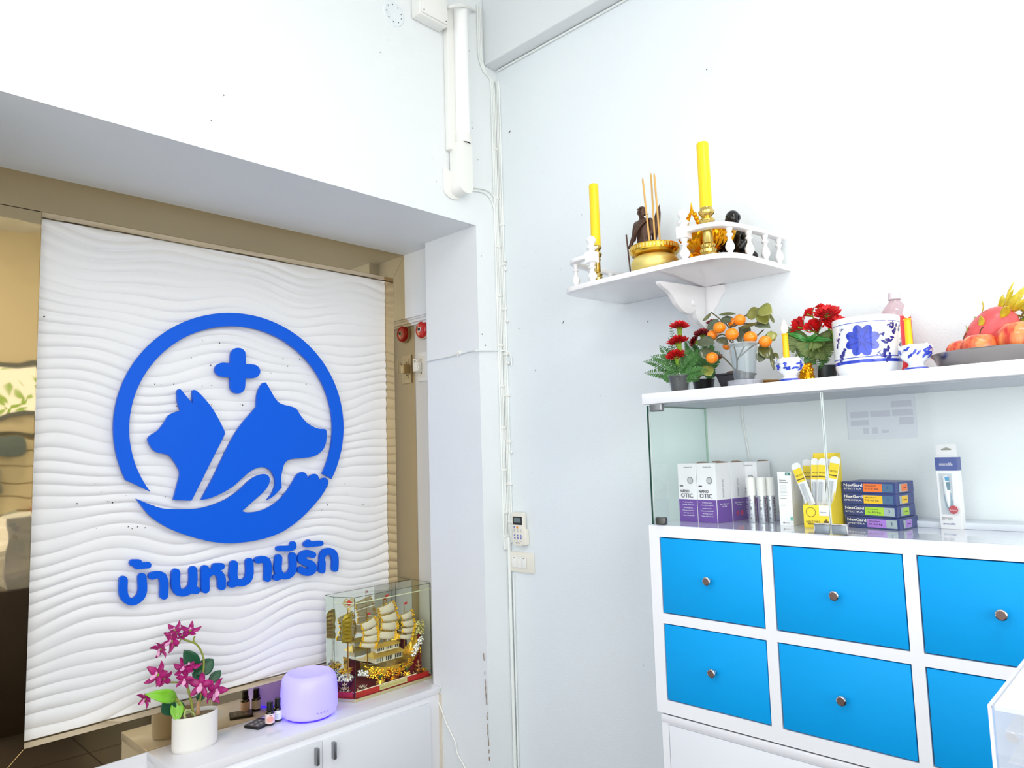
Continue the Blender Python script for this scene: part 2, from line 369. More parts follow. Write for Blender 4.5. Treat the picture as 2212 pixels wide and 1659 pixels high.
for k in range(91):
    a = a1+(a0-a1)*k/90; ring.append(V((XL, -.893+.474*math.cos(a), 1.737+.462*math.sin(a))))
b0 = math.atan2((1.497-1.733)/.412, (-1.239+.895)/.42)+2*math.pi; b1 = math.atan2((1.534-1.733)/.412, (-.532+.895)/.42)
for k in range(91):
    a = b0+(b1-b0)*k/90; w = max(0, (k/90-.8)/.2)
    ring.append(V((XL, -.895+(.42)*math.cos(a), 1.733+.412*math.sin(a))))
MB().prism(ring, (-.012, 0, 0)).build('emblem_ring', letter_m, board, bevel=.0012, seg=1, label='blue open circle around the heads', ang=30)
LET = '''-12637,12074 -12610,12073 -12583,12067 -12555,12055 -12532,12040 -12508,12019 -12490,11996 -12478,11975 -12466,11944 -12460,11915 -12448,11749 -12440,11681 -12437,11623 -12431,11564 -12433,11497 -12432,11439 -12434,11420 -12444,11374 -12457,11299 -12477,11245 -12503,11199 -12538,11150 -12577,11108 -12614,11076 -12665,11043 -12719,11016 -12782,10994 -12836,10983 -12908,10984 -12971,10998 -13034,11024 -13097,11059 -13155,11101 -13205,11146 -13250,11200 -13285,11253 -13311,11305 -13319,11325 -13335,11365 -13350,11414 -13360,11471 -13371,11520 -13378,11643 -13375,11699 -13376,11746 -13372,11801 -13369,11951 -13364,11978 -13353,12005 -13338,12025 -13321,12041 -13294,12055 -13268,12062 -13241,12063 -13215,12058 -13188,12048 -13161,12032 -13134,12006 -13114,11980 -13099,11949 -13093,11929 -13089,11910 -13085,11786 -13088,11740 -13087,11692 -13089,11645 -13087,11551 -13078,11464 -13066,11406 -13049,11353 -13037,11326 -13030,11315 -13013,11296 -12985,11272 -12949,11250 -12931,11242 -12913,11241 -12886,11248 -12862,11260 -12829,11283 -12806,11303 -12788,11324 -12777,11341 -12759,11376 -12750,11403 -12738,11458 -12732,11515 -12731,11562 -12734,11658 -12739,11706 -12742,11774 -12748,11832 -12751,11947 -12750,11966 -12746,11984 -12739,12002 -12730,12020 -12708,12046 -12693,12057 -12674,12066 -12656,12071;-12957,12599 -12935,12599 -12735,12575 -12717,12572 -12698,12565 -12670,12547 -12648,12522 -12633,12491 -12623,12451 -12419,12442 -12391,12435 -12363,12420 -12336,12395 -12325,12378 -12317,12363 -12307,12333 -12305,12313 -12306,12294 -12310,12275 -12318,12256 -12330,12239 -12339,12230 -12350,12222 -12369,12213 -12397,12208 -12774,12223 -12801,12229 -12829,12243 -12850,12260 -12868,12282 -12879,12303 -12892,12342 -12894,12345 -12921,12346 -12939,12350 -12958,12357 -12976,12366 -12994,12380 -13009,12396 -13024,12417 -13034,12437 -13043,12467 -13045,12496 -13040,12524 -13034,12542 -13023,12560 -13007,12577 -12989,12589;-12152,12077 -12130,12077 -12083,12073 -12036,12064 -11988,12050 -11940,12032 -11902,12012 -11873,11994 -11844,11971 -11823,11953 -11804,11931 -11781,11898 -11763,11866 -11748,11834 -11734,11793 -11711,11701 -11706,11671 -11701,11621 -11693,11571 -11692,11502 -11688,11453 -11692,11394 -11692,11335 -11696,11287 -11699,11131 -11702,11112 -11707,11093 -11720,11066 -11743,11040 -11771,11023 -11790,11017 -11809,11014 -11828,11013 -11848,11016 -11867,11020 -11886,11027 -11905,11038 -11924,11051 -11949,11074 -11966,11096 -11982,11128 -11990,11149 -11995,11179 -11997,11296 -11994,11344 -11994,11402 -11992,11450 -11993,11557 -11999,11646 -12016,11746 -12021,11766 -12026,11777 -12037,11788 -12059,11801 -12079,11809 -12098,11813 -12126,11812 -12201,11796 -12248,11790 -12276,11792 -12304,11799 -12323,11809 -12341,11821 -12366,11845 -12387,11877 -12395,11898 -12400,11918 -12403,11937 -12402,11957 -12396,11985 -12382,12012 -12367,12029 -12354,12039 -12336,12049 -12317,12054 -12197,12073;-10835,12081 -10808,12081 -10778,12075 -10747,12062 -10721,12046 -10696,12023 -10677,11999 -10664,11977 -10653,11945 -10648,11914 -10643,11823 -10642,11782 -10639,11741 -10639,11701 -10635,11650 -10637,11609 -10635,11559 -10640,11509 -10641,11458 -10647,11409 -10652,11369 -10664,11311 -10652,11299 -10626,11286 -10605,11272 -10584,11254 -10561,11224 -10549,11202 -10542,11181 -10537,11160 -10536,11139 -10537,11120 -10542,11100 -10555,11072 -10570,11054 -10582,11044 -10602,11032 -10622,11025 -10643,11022 -10663,11021 -10694,11027 -10856,11070 -10866,11069 -10936,11037 -10986,11023 -11045,11013 -11115,11010 -11154,11011 -11224,11022 -11293,11042 -11332,11058 -11392,11092 -11431,11123 -11451,11143 -11481,11179 -11508,11222 -11520,11244 -11539,11286 -11562,11349 -11573,11390 -11581,11450 -11592,11502 -11594,11570 -11599,11630 -11596,11688 -11596,11738 -11592,11796 -11590,11944 -11588,11963 -11583,11983 -11571,12011 -11558,12029 -11540,12046 -11513,12062 -11494,12069 -11465,12074 -11435,12072 -11406,12065 -11386,12057 -11366,12046 -11346,12032 -11326,12012 -11312,11995 -11299,11973 -11289,11952 -11283,11931 -11278,11901 -11275,11791 -11279,11732 -11278,11682 -11280,11633 -11278,11523 -11269,11432 -11252,11350 -11241,11319 -11228,11306 -11208,11295 -11188,11289 -11158,11287 -11128,11290 -11099,11298 -11079,11306 -11049,11323 -11030,11339 -11010,11360 -10982,11399 -10967,11437 -10959,11475 -10947,11574 -10944,11654 -10950,11815 -10954,11866 -10954,11956 -10950,11986 -10943,12005 -10933,12024 -10910,12051 -10879,12070 -10858,12077;-9928,12076 -9728,12055 -9696,12047 -9663,12031 -9634,12007 -9615,11984 -9598,11950 -9590,11918 -9590,11887 -9598,11857 -9608,11837 -9619,11824 -9640,11806 -9672,11792 -9693,11788 -9747,11787 -9754,11784 -9725,11760 -9682,11715 -9639,11658 -9602,11597 -9576,11541 -9568,11520 -9547,11444 -9538,11349 -9540,11131 -9545,11101 -9552,11081 -9569,11055 -9590,11035 -9622,11018 -9654,11010 -9687,11010 -9708,11013 -9729,11019 -9761,11034 -9792,11056 -9815,11080 -9826,11095 -9843,11126 -9850,11148 -9855,11169 -9860,11242 -9860,11365 -9866,11438 -9873,11470 -9884,11503 -9897,11536 -9916,11569 -9937,11594 -9952,11605 -9969,11615 -10011,11632 -10053,11640 -10074,11638 -10085,11634 -10105,11619 -10147,11581 -10180,11556 -10185,11546 -10176,11126 -10178,11106 -10182,11086 -10194,11058 -10214,11031 -10237,11013 -10266,11001 -10287,10996 -10307,10995 -10328,10996 -10349,11000 -10380,11012 -10411,11030 -10442,11058 -10463,11086 -10477,11112 -10484,11134 -10490,11165 -10507,11928 -10503,11958 -10497,11977 -10488,11996 -10474,12015 -10455,12033 -10433,12046 -10412,12053 -10391,12057 -10371,12058 -10340,12055 -10308,12045 -10287,12035 -10262,12017 -10237,11994 -10220,11971 -10204,11938 -10197,11916 -10192,11883 -10181,11879 -10140,11885 -10108,11885 -10098,11888 -10095,11892 -10085,11932 -10083,11973 -10079,11993 -10068,12020 -10052,12041 -10026,12062 -9995,12075 -9963,12079;-8621,12108 -8590,12108 -8567,12104 -8533,12092 -8510,12080 -8487,12063 -8470,12046 -8452,12022 -8439,11999 -8431,11977 -8426,11944 -8418,11782 -8411,11717 -8410,11652 -8404,11587 -8408,11534 -8408,11470 -8410,11449 -8423,11397 -8434,11334 -8444,11304 -8457,11274 -8478,11234 -8512,11186 -8551,11143 -8590,11112 -8607,11100 -8649,11078 -8697,11061 -8765,11045 -8821,11038 -8876,11037 -8943,11043 -9010,11057 -9087,11082 -9098,11080 -9125,11066 -9150,11059 -9274,11049 -9296,11049 -9318,11052 -9339,11058 -9361,11068 -9394,11090 -9423,11122 -9442,11156 -9449,11178 -9453,11199 -9453,11220 -9450,11240 -9443,11260 -9432,11279 -9407,11305 -9390,11315 -9371,11322 -9367,11332 -9379,11376 -9405,11452 -9408,11474 -9409,11505 -9415,11610 -9408,11672 -9405,11734 -9395,11806 -9384,11972 -9377,12003 -9369,12023 -9356,12042 -9337,12061 -9315,12075 -9293,12084 -9260,12091 -9238,12091 -9205,12086 -9172,12075 -9150,12063 -9127,12047 -9111,12032 -9092,12008 -9078,11985 -9069,11963 -9063,11941 -9061,11909 -9062,11793 -9069,11731 -9072,11657 -9077,11605 -9078,11511 -9075,11479 -9069,11436 -9061,11403 -9052,11381 -9034,11358 -9012,11341 -8978,11326 -8945,11319 -8912,11316 -8867,11320 -8834,11330 -8806,11345 -8795,11354 -8780,11373 -8767,11396 -8755,11423 -8739,11484 -8732,11536 -8729,11589 -8729,11674 -8734,11739 -8736,11803 -8742,11857 -8743,11984 -8740,12005 -8734,12026 -8725,12046 -8700,12075 -8669,12095 -8647,12103;-8112,12119 -8049,12118 -7991,12109 -7956,12100 -7909,12085 -7862,12065 -7826,12046 -7793,12025 -7767,12004 -7736,11974 -7701,11926 -7688,11902 -7673,11868 -7665,11845 -7654,11800 -7640,11710 -7637,11644 -7631,11578 -7634,11524 -7632,11469 -7638,11415 -7639,11372 -7645,11318 -7654,11167 -7660,11135 -7675,11104 -7702,11076 -7729,11061 -7764,11051 -7800,11049 -7835,11055 -7870,11068 -7905,11091 -7929,11113 -7952,11145 -7964,11171 -7972,11202 -7973,11224 -7971,11331 -7964,11385 -7963,11428 -7958,11481 -7954,11578 -7958,11676 -7973,11776 -7985,11810 -7996,11822 -8013,11833 -8037,11843 -8048,11844 -8072,11844 -8153,11837 -8211,11837 -8245,11842 -8269,11851 -8303,11872 -8331,11898 -8353,11933 -8364,11967 -8366,11999 -8359,12031 -8342,12061 -8316,12086 -8293,12098 -8270,12104;-6731,12100 -6704,12101 -6679,12098 -6654,12092 -6629,12081 -6604,12066 -6585,12049 -6564,12024 -6550,12000 -6541,11976 -6537,11953 -6527,11784 -6517,11704 -6516,11647 -6509,11579 -6513,11512 -6512,11445 -6542,11301 -6565,11250 -6593,11206 -6630,11161 -6676,11121 -6705,11101 -6742,11081 -6804,11057 -6865,11041 -6927,11033 -6988,11032 -7049,11038 -7110,11051 -7195,11079 -7208,11077 -7232,11064 -7256,11057 -7388,11041 -7412,11040 -7436,11043 -7472,11054 -7509,11075 -7525,11088 -7544,11110 -7554,11125 -7565,11149 -7573,11183 -7573,11205 -7569,11226 -7560,11246 -7546,11266 -7521,11288 -7468,11310 -7469,11321 -7478,11344 -7492,11401 -7511,11458 -7515,11481 -7516,11503 -7516,11547 -7521,11602 -7521,11624 -7514,11678 -7510,11743 -7499,11818 -7487,11982 -7479,12014 -7468,12034 -7452,12054 -7438,12066 -7414,12080 -7390,12089 -7366,12093 -7342,12093 -7306,12088 -7281,12080 -7257,12067 -7233,12051 -7218,12037 -7190,12000 -7179,11977 -7172,11954 -7170,11931 -7173,11799 -7181,11744 -7185,11679 -7192,11624 -7195,11525 -7188,11458 -7180,11424 -7171,11398 -7159,11379 -7147,11364 -7123,11343 -7086,11323 -7050,11311 -7013,11307 -6976,11312 -6939,11325 -6910,11343 -6881,11372 -6858,11413 -6842,11467 -6832,11543 -6832,11666 -6837,11733 -6839,11801 -6845,11857 -6846,11980 -6844,12002 -6833,12034 -6810,12065 -6779,12087;-6715,12557 -6689,12558 -6664,12556 -6639,12549 -6614,12537 -6589,12520 -6575,12508 -6556,12483 -6544,12459 -6535,12424 -6529,12378 -6527,12333 -6531,12300 -6538,12278 -6551,12253 -6565,12236 -6589,12217 -6608,12207 -6659,12191 -6702,12172 -6726,12165 -6751,12164 -6826,12165 -6875,12163 -6986,12177 -7035,12181 -7145,12200 -7255,12212 -7327,12219 -7364,12229 -7388,12243 -7400,12252 -7424,12280 -7439,12315 -7442,12337 -7440,12359 -7427,12391 -7412,12408 -7400,12417 -7376,12429 -7340,12434 -7194,12429 -7084,12414 -6937,12401 -6875,12400 -6826,12404 -6817,12411 -6815,12466 -6808,12488 -6796,12509 -6777,12530 -6764,12539;-6084,12123 -6013,12122 -5987,12118 -5923,12104 -5858,12081 -5793,12051 -5680,11996 -5650,11973 -5623,11943 -5609,11918 -5601,11894 -5598,11871 -5601,11837 -5615,11804 -5631,11783 -5651,11767 -5677,11754 -5703,11747 -5729,11744 -5755,11745 -5781,11750 -5859,11779 -5949,11820 -5975,11829 -5988,11830 -6014,11826 -6052,11812 -6081,11793 -6085,11782 -6023,11740 -5988,11722 -5872,11679 -5807,11651 -5756,11618 -5713,11587 -5678,11552 -5651,11522 -5626,11488 -5599,11446 -5581,11409 -5568,11373 -5561,11349 -5557,11314 -5557,11280 -5560,11257 -5571,11224 -5586,11192 -5627,11140 -5688,11092 -5732,11067 -5758,11056 -5797,11042 -5836,11033 -5874,11027 -5926,11025 -6003,11031 -6067,11042 -6144,11064 -6207,11091 -6258,11119 -6297,11143 -6403,11214 -6433,11241 -6453,11266 -6466,11290 -6473,11314 -6477,11337 -6475,11370 -6468,11392 -6457,11413 -6440,11433 -6422,11447 -6396,11459 -6371,11467 -6346,11469 -6321,11469 -6295,11464 -6257,11451 -6194,11415 -6117,11364 -6079,11345 -6053,11339 -6015,11339 -5978,11348 -5967,11358 -5978,11371 -6002,11389 -6130,11459 -6282,11553 -6346,11597 -6395,11641 -6421,11673 -6453,11727 -6462,11751 -6468,11774 -6471,11808 -6470,11842 -6463,11875 -6452,11907 -6421,11966 -6393,12001 -6374,12022 -6332,12054 -6294,12075 -6264,12088 -6218,12104 -6192,12109 -6141,12119;-5995,12547 -5970,12549 -5944,12547 -5906,12535 -5886,12524 -5867,12510 -5844,12485 -5828,12461 -5815,12457 -5368,12439 -5329,12431 -5302,12419 -5277,12400 -5262,12385 -5247,12362 -5238,12338 -5235,12314 -5237,12291 -5252,12258 -5276,12234 -5290,12226 -5316,12217 -5343,12213 -5449,12215 -6023,12225 -6061,12231 -6100,12248 -6123,12264 -6138,12279 -6157,12302 -6170,12327 -6178,12350 -6182,12374 -6181,12396 -6175,12418 -6157,12450 -6138,12469 -6035,12533;-5066,12093 -5014,12093 -4974,12090 -4933,12084 -4879,12072 -4825,12053 -4771,12029 -4730,12006 -4689,11979 -4635,11932 -4596,11886 -4578,11860 -4545,11797 -4526,11748 -4508,11687 -4495,11626 -4491,11579 -4482,11518 -4484,11472 -4481,11412 -4486,11366 -4486,11319 -4492,11273 -4494,11214 -4503,11110 -4510,11087 -4523,11065 -4545,11044 -4573,11028 -4600,11020 -4628,11016 -4655,11017 -4682,11022 -4723,11038 -4764,11065 -4777,11079 -4796,11103 -4813,11140 -4817,11164 -4818,11269 -4812,11327 -4812,11373 -4808,11419 -4807,11501 -4817,11584 -4833,11645 -4843,11669 -4868,11719 -4881,11738 -4901,11758 -4922,11773 -4949,11787 -4962,11791 -4989,11795 -5030,11790 -5057,11783 -5097,11765 -5117,11750 -5136,11729 -5151,11707 -5160,11685 -5169,11629 -5171,11582 -5168,11570 -5151,11545 -5140,11520 -5134,11497 -5133,11473 -5146,11139 -5154,11107 -5167,11084 -5195,11058 -5218,11045 -5235,11038 -5275,11032 -5301,11033 -5328,11038 -5371,11055 -5394,11069 -5412,11083 -5433,11106 -5444,11122 -5460,11159 -5465,11194 -5452,11526 -5445,11560 -5421,11603 -5428,11684 -5429,11753 -5419,11821 -5400,11877 -5379,11921 -5352,11964 -5314,12006 -5275,12036 -5229,12059 -5189,12073 -5135,12086'''
THAI = ['bo baimai', 'mai tho mark', 'sara aa', 'no nu', 'ho hip', 'mo ma', 'sara aa', 'mo ma', 'sara ii mark', 'ro ruea', 'mai han-akat mark', 'ko kai']
for nm, s_ in zip(THAI, LET.split(';')):
    pts = [V((XL, int(a)/1e4, int(b)/1e4)) for a, b in (t.split(',') for t in s_.split())]
    MB().prism(pts, (-.014, 0, 0)).build('letter', letter_m, board, bevel=.0014, seg=1, label='blue Thai letter '+nm, ang=30)
sp = MB()
SP = [(382, 877), (334, 830), (332, 1103-10), (205, 1045), (218, 1062), (232, 1083), (236, 1084), (243, 1086), (357, 1073), (166, 1088), (272, 1071), (208, 1141), (277, 1138), (285, 1142), (297, 1138), (313, 1140), (413, 773), (437, 736), (474, 741), (455, 789), (535, 755), (621, 791), (611, 775), (585, 806), (661, 830), (456, 833), (375, 830), (348, 831), (437, 834), (524, 875), (519, 873), (456, 875), (647, 777), (744, 1045), (750, 1067), (781, 1091), (784, 1090), (695, 1102), (690, 1076), (707, 1091), (707, 1050), (491, 1066), (587, 1050), (610, 1068), (95, 684)]
for px, py in SP: mark(sp, ax(px, py, XB+.001), (1, 0, 0), random.choice([.0012, .0018, .0024]), 0, random.uniform(1, 1.6))
sp.build('speck', dark, board, smooth=False, kind='stuff')

# ================================================================ LEFT CABINET
cabl = thing('low_cabinet', 'long low white lacquer cabinet under the mirror with two-door front', 'cabinet', (-.435, -.7, 0))
XC = -.3
MB().box(XM+.001, XC, -1.249, -.148, .572, .6).build('cabinet_top', lacq, cabl, bevel=.0015)
MB().box(XM+.001, -.348, -.148, -.04, .572, .6).build('top_return', lacq, cabl, smooth=False)
ed = MB().box(XM+.001, XC-.004, -1.247, -.148, .04, .5715); ed.build('body', lacq2, cabl, bevel=.001)
MB().box(XM+.001, XC-.03, -1.24, -.148, 0, .04).build('plinth', dark, cabl, smooth=False)
zt = .548
yd = ax(697, 1568, XC+.014).y
yr = ax(929, 1491, XC+.014).y
print('DOORS', yd, yr)
for a, b, hy in ((-1.235, yd-.0015, yd-.03), (yd+.0015, yr, yd+.042)):
    d = MB().box(XC-.004, XC+.014, a, b, .06, zt).build('door', door_m, cabl, bevel=.0012)
    MB().box(XC+.014, XC+.034, hy-.006, hy+.006, zt-.072-.0, zt-.012).build('handle', steel, d, bevel=.0015)
struct('trim_3', MB().box(-.346, -.29, YP-.006, YP, 0, .57), mat('wood_filler', (222, 212, 196), .7))

# ================================================================ RIGHT CABINET
YF = -.36
cab = thing('display_cabinet', 'white display cabinet with sky-blue drawers and glass showcase on top', 'cabinet', (1.485, -.18, 0))
X0, X1 = .948, 2.022
g = .003
fr = MB()
cols = [(.986, 1.295), (1.330, 1.641), (1.675, 1.986)]; rows = [(1.118, 1.334), (.871, 1.084)]
fr.box(X0, X1, YF+.02, -.002, .83, .85); fr.box(X0, X0+.018, YF+.02, -.002, .85, 1.369); fr.box(X1-.018, X1, YF+.02, -.002, .85, 1.369); fr.box(X0, X1, YF+.02, -.002, 1.345, 1.369); fr.box(X0+.02, X1-.02, -.02, -.002, .85, 1.345)
fr.build('carcass', lacq2, cab, smooth=False)
face = MB()
xs = [X0, .986-g, 1.295+g, 1.330-g, 1.641+g, 1.675-g, 1.986+g, X1]; zs = [.83, .871-g, 1.084+g, 1.118-g, 1.334+g, 1.369]
for i in range(7):
    for j in range(5):
        if i % 2 == 1 and j % 2 == 1: continue
        face.box(xs[i], xs[i+1], YF, YF+.02, zs[j], zs[j+1])
bmx = face.build('face_frame', lacq2, cab, smooth=False)
knob0 = None
for a, b in cols:
    for c, d in rows:
        dr = MB().box(a, b, YF+.001, YF+.018, c, d).build('drawer', blue_m, cab, bevel=.0012, label='sky-blue drawer front')
        MB().box(a+.002, b-.002, YF+.019, -.03, c+.002, c+.01).build('drawer_tray', dark, dr, smooth=False)
        kx, kz = (a+b)/2+.002, (c+d)/2
        MB().lathe([(.006, 0), (.006, .006), (.0045, .009), (.007, .013), (.0115, .0165), (.0125, .020), (.0115, .023), (.009, .0245), (.0, .0245)], (kx, YF+.001, kz), 24, (0, -1, 0)).build('knob', chrome, dr, label='chrome knob', ang=25)
        MB().lathe([(.0092, 0), (.0092, .0006), (0, .0006)], (kx, YF-.0238, kz), 20, (0, -1, 0)).build('knob_cap', mat('knob_face', (120, 98, 92), .35, .7), dr)
# base unit below
MB().box(.962, 2.03, YF+.004, -.002, .06, .822).build('base_unit', lacq2, cab, bevel=.001)
MB().box(.962, 2.03, YF-.003, YF+.004, .806, .8265).build('base_top_edge', lacq, cab, bevel=.001)
MB().box(.962, .984, YF-.0, YF+.004, .06, .806).box(.984, 2.03, YF-.0, YF+.004, .803, .806).build('base_frame', lacq2, cab, smooth=False)
MB().box(.964, 2.02, YF+.012, -.01, .822, .831).build('shadow_gap', mat('grey_gap', (150, 150, 156), .6), cab, smooth=False)
MB().box(.9865, 1.49, YF-.001, YF+.003, .07, .7995).build('door', door_m, cab, bevel=.0008, label='plain white lower door')
MB().box(1.493, 2.02, YF-.001, YF+.003, .07, .7995).build('door', door_m, cab, bevel=.0008, label='plain white lower door')
MB().box(.97, 2.02, YF+.02, -.01, 0, .06).build('plinth', dark, cab, smooth=False)
# glass showcase
MB().box(X0-.002, 2.03, YF-.001, -.002, 1.7335, 1.766).build('top_slab', lacq2, cab, bevel=.0012)
MB().box(X0+.004, 2.02, YF+.03, -.002, 1.7295, 1.7335).build('top_lining', mat('grey_lining', (190, 196, 206), .5), cab, smooth=False)
MB().box(X0+.002, 2.02, YF+.001, -.002, 1.369, 1.3712).build('shelf_floor', mat('gloss_shelf', (214, 218, 232), .06, coat=.6), cab, smooth=False)
MB().box(.96, 2.01, -.092, -.004, 1.3712, 1.388).build('rear_ledge', mat('ledge_white', (216, 222, 234), .3), cab, bevel=.002)
sg = MB().box(.957, .963, YF+.012, -.004, 1.372, 1.729).build('side_glass', glass('side_glass', (246, 252, 249)), cab, smooth=False, label='left end pane of pale green glass')
ge = MB(); ge.box(.957, .963, YF+.006, YF+.012, 1.372, 1.729)
ge.build('glass_edge', glass_e, sg, smooth=False, label='dark green front edge')
MB().box(.957, .963, -.004, -.001, 1.372, 1.729).box(.957, .963, YF+.012, -.004, 1.7255, 1.729).build('glass_edge', glass_le, sg, smooth=False, label='pale rear edge')
XJ = 1.484
glass_de = mat('door_glass_edge', (222, 232, 232), .2)
for a, b in ((.966, XJ-.0012), (XJ+.0012, 2.01)):
    gd = MB().box(a, b, YF+.001, YF+.006, 1.3725, 1.7285).build('glass_door', glass_m, cab, smooth=False)
    MB().box(a, a+.0012, YF+.001, YF+.006, 1.3725, 1.7285).build('glass_edge', glass_de, gd, smooth=False)
    MB().box(b-.0012, b, YF+.001, YF+.006, 1.3725, 1.7285).build('glass_edge', glass_de, gd, smooth=False)
def clip(x0, x1, z0, z1, m=steel):
    MB().box(x0, x1, YF-.006, YF+.013, z0, z1).build('hinge_clip', m, cab, bevel=.004, seg=3, label='metal glass clip')
clip(.975, 1.016, 1.709, 1.7325); clip(.975, 1.008, 1.372, 1.395, mat('smoked_steel', (110, 112, 108), .25, .9))
def catch(x0, x1):
    m = MB(); m.box(x0, x1, YF-.004, YF+.0005, 1.373, 1.396)
    o = m.build('glass_catch', mat('catch_grey', (140, 150, 160), .3, .5), cab, bevel=.001, label='grey rectangular glass catch')
    e = MB(); e.box(x0-.001, x1+.001, YF-.007, YF+.008, 1.396, 1.399); e.box(x1-.0005 if x1 > XJ else x0-.001, x1+.001 if x1 > XJ else x0+.0005, YF-.006, YF+.004, 1.373, 1.396)
    e.build('catch_rim', chrome, o, bevel=.0008)
catch(1.446, 1.482); catch(1.488, 1.525)

# ================================================================ WALL FITTINGS
# ---- fluorescent batten on the left wall
p_top = ax(993, -60, 0); p_bot = ax(990, 440, 0); yc = (ax(990, 330, 0).y)
fx = thing('batten_light', 'white vertical fluorescent batten light on the upper left wall', 'lamp', (0, yc, p_bot.z))
za = ax(992, 432, 0).z; zb = 3.5; zc_ = ax(992, 322, 0).z
ly0 = ax(958, 300, 0).y; ly1 = ax(1016, 300, 0).y
mid = (ly0+ly1)/2; hw = (ly1-ly0)/2
yL = ax(957, 100, 0).y
MB().box(.001, .030, yL, yL+.085, zc_-.03, zb).build('mounting_channel', white_p, fx, bevel=.004, seg=3)
MB().lathe([(.0, 0), (.030, .0), (.030, zb-zc_), (.0, zb-zc_)], (.048, yL+.060, zc_), 32, (0, 0, 1)).build('tube', mat('tube_glass_white', (250, 251, 250), .25), fx)
MB().lathe([(.0315, 0), (.033, .003), (.033, .035), (.0315, .04)], (.048, yL+.060, zc_), 32).build('tube_collar', white_p, fx)
ec = MB()
ye, ze0, ze1 = yL+.054, za+.006, zc_+.004
prof = []
for k in range(12):
    a = math.pi+math.pi*k/11; prof.append((ye+.036*math.cos(a), ze0+.03+.03*math.sin(a)))
prof += [(ye+.036, ze1-.02), (ye+.028, ze1), (ye-.028, ze1), (ye-.036, ze1-.02)]
ec.prism([(.006, a, b) for a, b in prof], (.064, 0, 0))
ec.build('end_cap', white_p, fx, bevel=.011, seg=4, ang=50)
bp_ = []
yb0 = ax(962, 400, 0).y-.004
for k in range(14):
    a = math.pi+math.pi*k/13; bp_.append((yb0+.042+.05*math.cos(a), za-.004+.03+.034*math.sin(a)))
bp_ += [(yb0+.092, za+.09), (yb0-.008, za+.12)]
MB().prism([(.001, a, b) for a, b in bp_], (.006, 0, 0)).build('wall_plate', white_p, fx, bevel=.002)
for py in (-8, 18): 
    pass
# flexible conduit loop round the batten
q = [ax(962, 22, .03), ax(975, 14, .078), ax(992, 12, .085), ax(1008, 14, .08), ax(1020, 20, .03), ax(1026, 24, .004)]
q = spline(q, 8); R_ = [.0058+.0012*(i % 2) for i in range(len(q))]
tag(MB().tube(q, R_, 8).build('conduit', white_p, None, cat='conduit', label='short ribbed white conduit looped across the batten light top', ang=80))
# junction box
jb = thing('junction_box', 'square white junction box at the top beside the batten light', 'junction box', (0, ax(925, 40, 0).y, ax(925, 55, 0).z))
j0 = ax(889, 33, 0); j1 = ax(948, 60, .0); 
jy0, jy1 = ax(888, 20, 0).y, ax(948, 62, 0).y; jz = ax(930, 62, 0.0).z
MB().box(.001, .055, jy0, jy1, jz, jz+.16).build('body', white_p, jb, bevel=.005, seg=3)
MB().box(.055, .064, jy0+.006, jy1-.004, jz+.006, jz+.156).build('lid', white_p, jb, bevel=.003, seg=2)
for yy, zz in ((jy0+.016, jz+.016), (jy1-.014, jz+.016)): MB().lathe([(.003, 0), (.003, .001), (0, .001)], (.064, yy, zz), 10, (1, 0, 0)).build('screw', mat('screw_grey', (110, 112, 112), .4, .8), jb)
# old ceiling-rose patch
rp = ax(850, 30, 0)
ro = MB(); ro.lathe([(.052, 0), (.05, .003), (.046, .0045), (.04, .003), (0, .003)], rp, 28, (1, 0, 0))
ro = ro.build('wall_patch', wallr_m, None, cat='wall patch', label='round painted-over fixing patch left of the junction box')
hm = MB()
for k in range(9):
    a = k*.72+.3; hm.add([rp+V((.0045, .036*math.cos(a)+.003*math.cos(t), .036*math.sin(a)+.003*math.sin(t))) for t in (0, 1.26, 2.5, 3.77, 5.03)], [(0, 1, 2, 3, 4)])
hm.build('screw_hole', mat('paint_chip'), ro, smooth=False, kind='stuff')

# ---- painted cable runs in the corner
cable_m = mat('painted_cable', (238, 242, 240), .45)
def cable(name, pts, r, label, grp=None):
    if name == 'corner_cable': return MB().tube(spline(pts, 5), r, 8).build('cable', cable_m, bun, ang=80)
    return MB().tube(spline(pts, 5), r*.85 if name == 'socket_cable' else r, 8).build(name, cable_m, None, cat='cable', label=label, group=grp, ang=80)
def clipm(mb, pts):
    pass
grp = None
bun = thing('cable_bundle', 'bundle of white painted cables clipped down the room corner', 'cables', (0, 0, 1.2))
xr = (.010, .020, .030)
runL = [(-.030, .0045), (-.020, .0045), (-.010, .0045)]
L1 = 'thin white painted cable running down the room corner beside identical ones'
z_hi = 3.6; z_lo = ax(1098, 1170, 0).z
kz = bz-.012
for i in range(3):   # on the left wall, swinging under the beam end
    o_ = i*.0095
    ya = ax(1030, 40, 0).y+o_
    cable('corner_cable', [(.0045, ya, z_hi), (.0045, ya, kz+.10), (.0045, ya+.004, kz+.03), (.0045, ya+.03, kz-.018-o_*.4), (.0045, -.045+o_, kz-.036-o_*.3), (.0045, -.034+o_, kz-.075), (.0045, -.034+o_, kz-.3), (.0045, -.034+o_, 2.4), (.0045, -.034+o_, z_lo+.06), (.0045, -.03+o_, z_lo+.03), (.0045, -.022+o_*.7, z_lo)], .0042, L1, grp)
for i in range(3):   # on the right wall
    x_ = .006+i*.0095
    cable('corner_cable', [(x_*.6+.004, -.0045, kz-.05-i*.01), (x_, -.0045, kz-.12), (x_, -.0045, 2.4), (x_, -.0045, 1.9-.05*i), (x_, -.0045, z_lo+.05), (x_+.004, -.0045, z_lo+.01)], .0042, L1, grp)
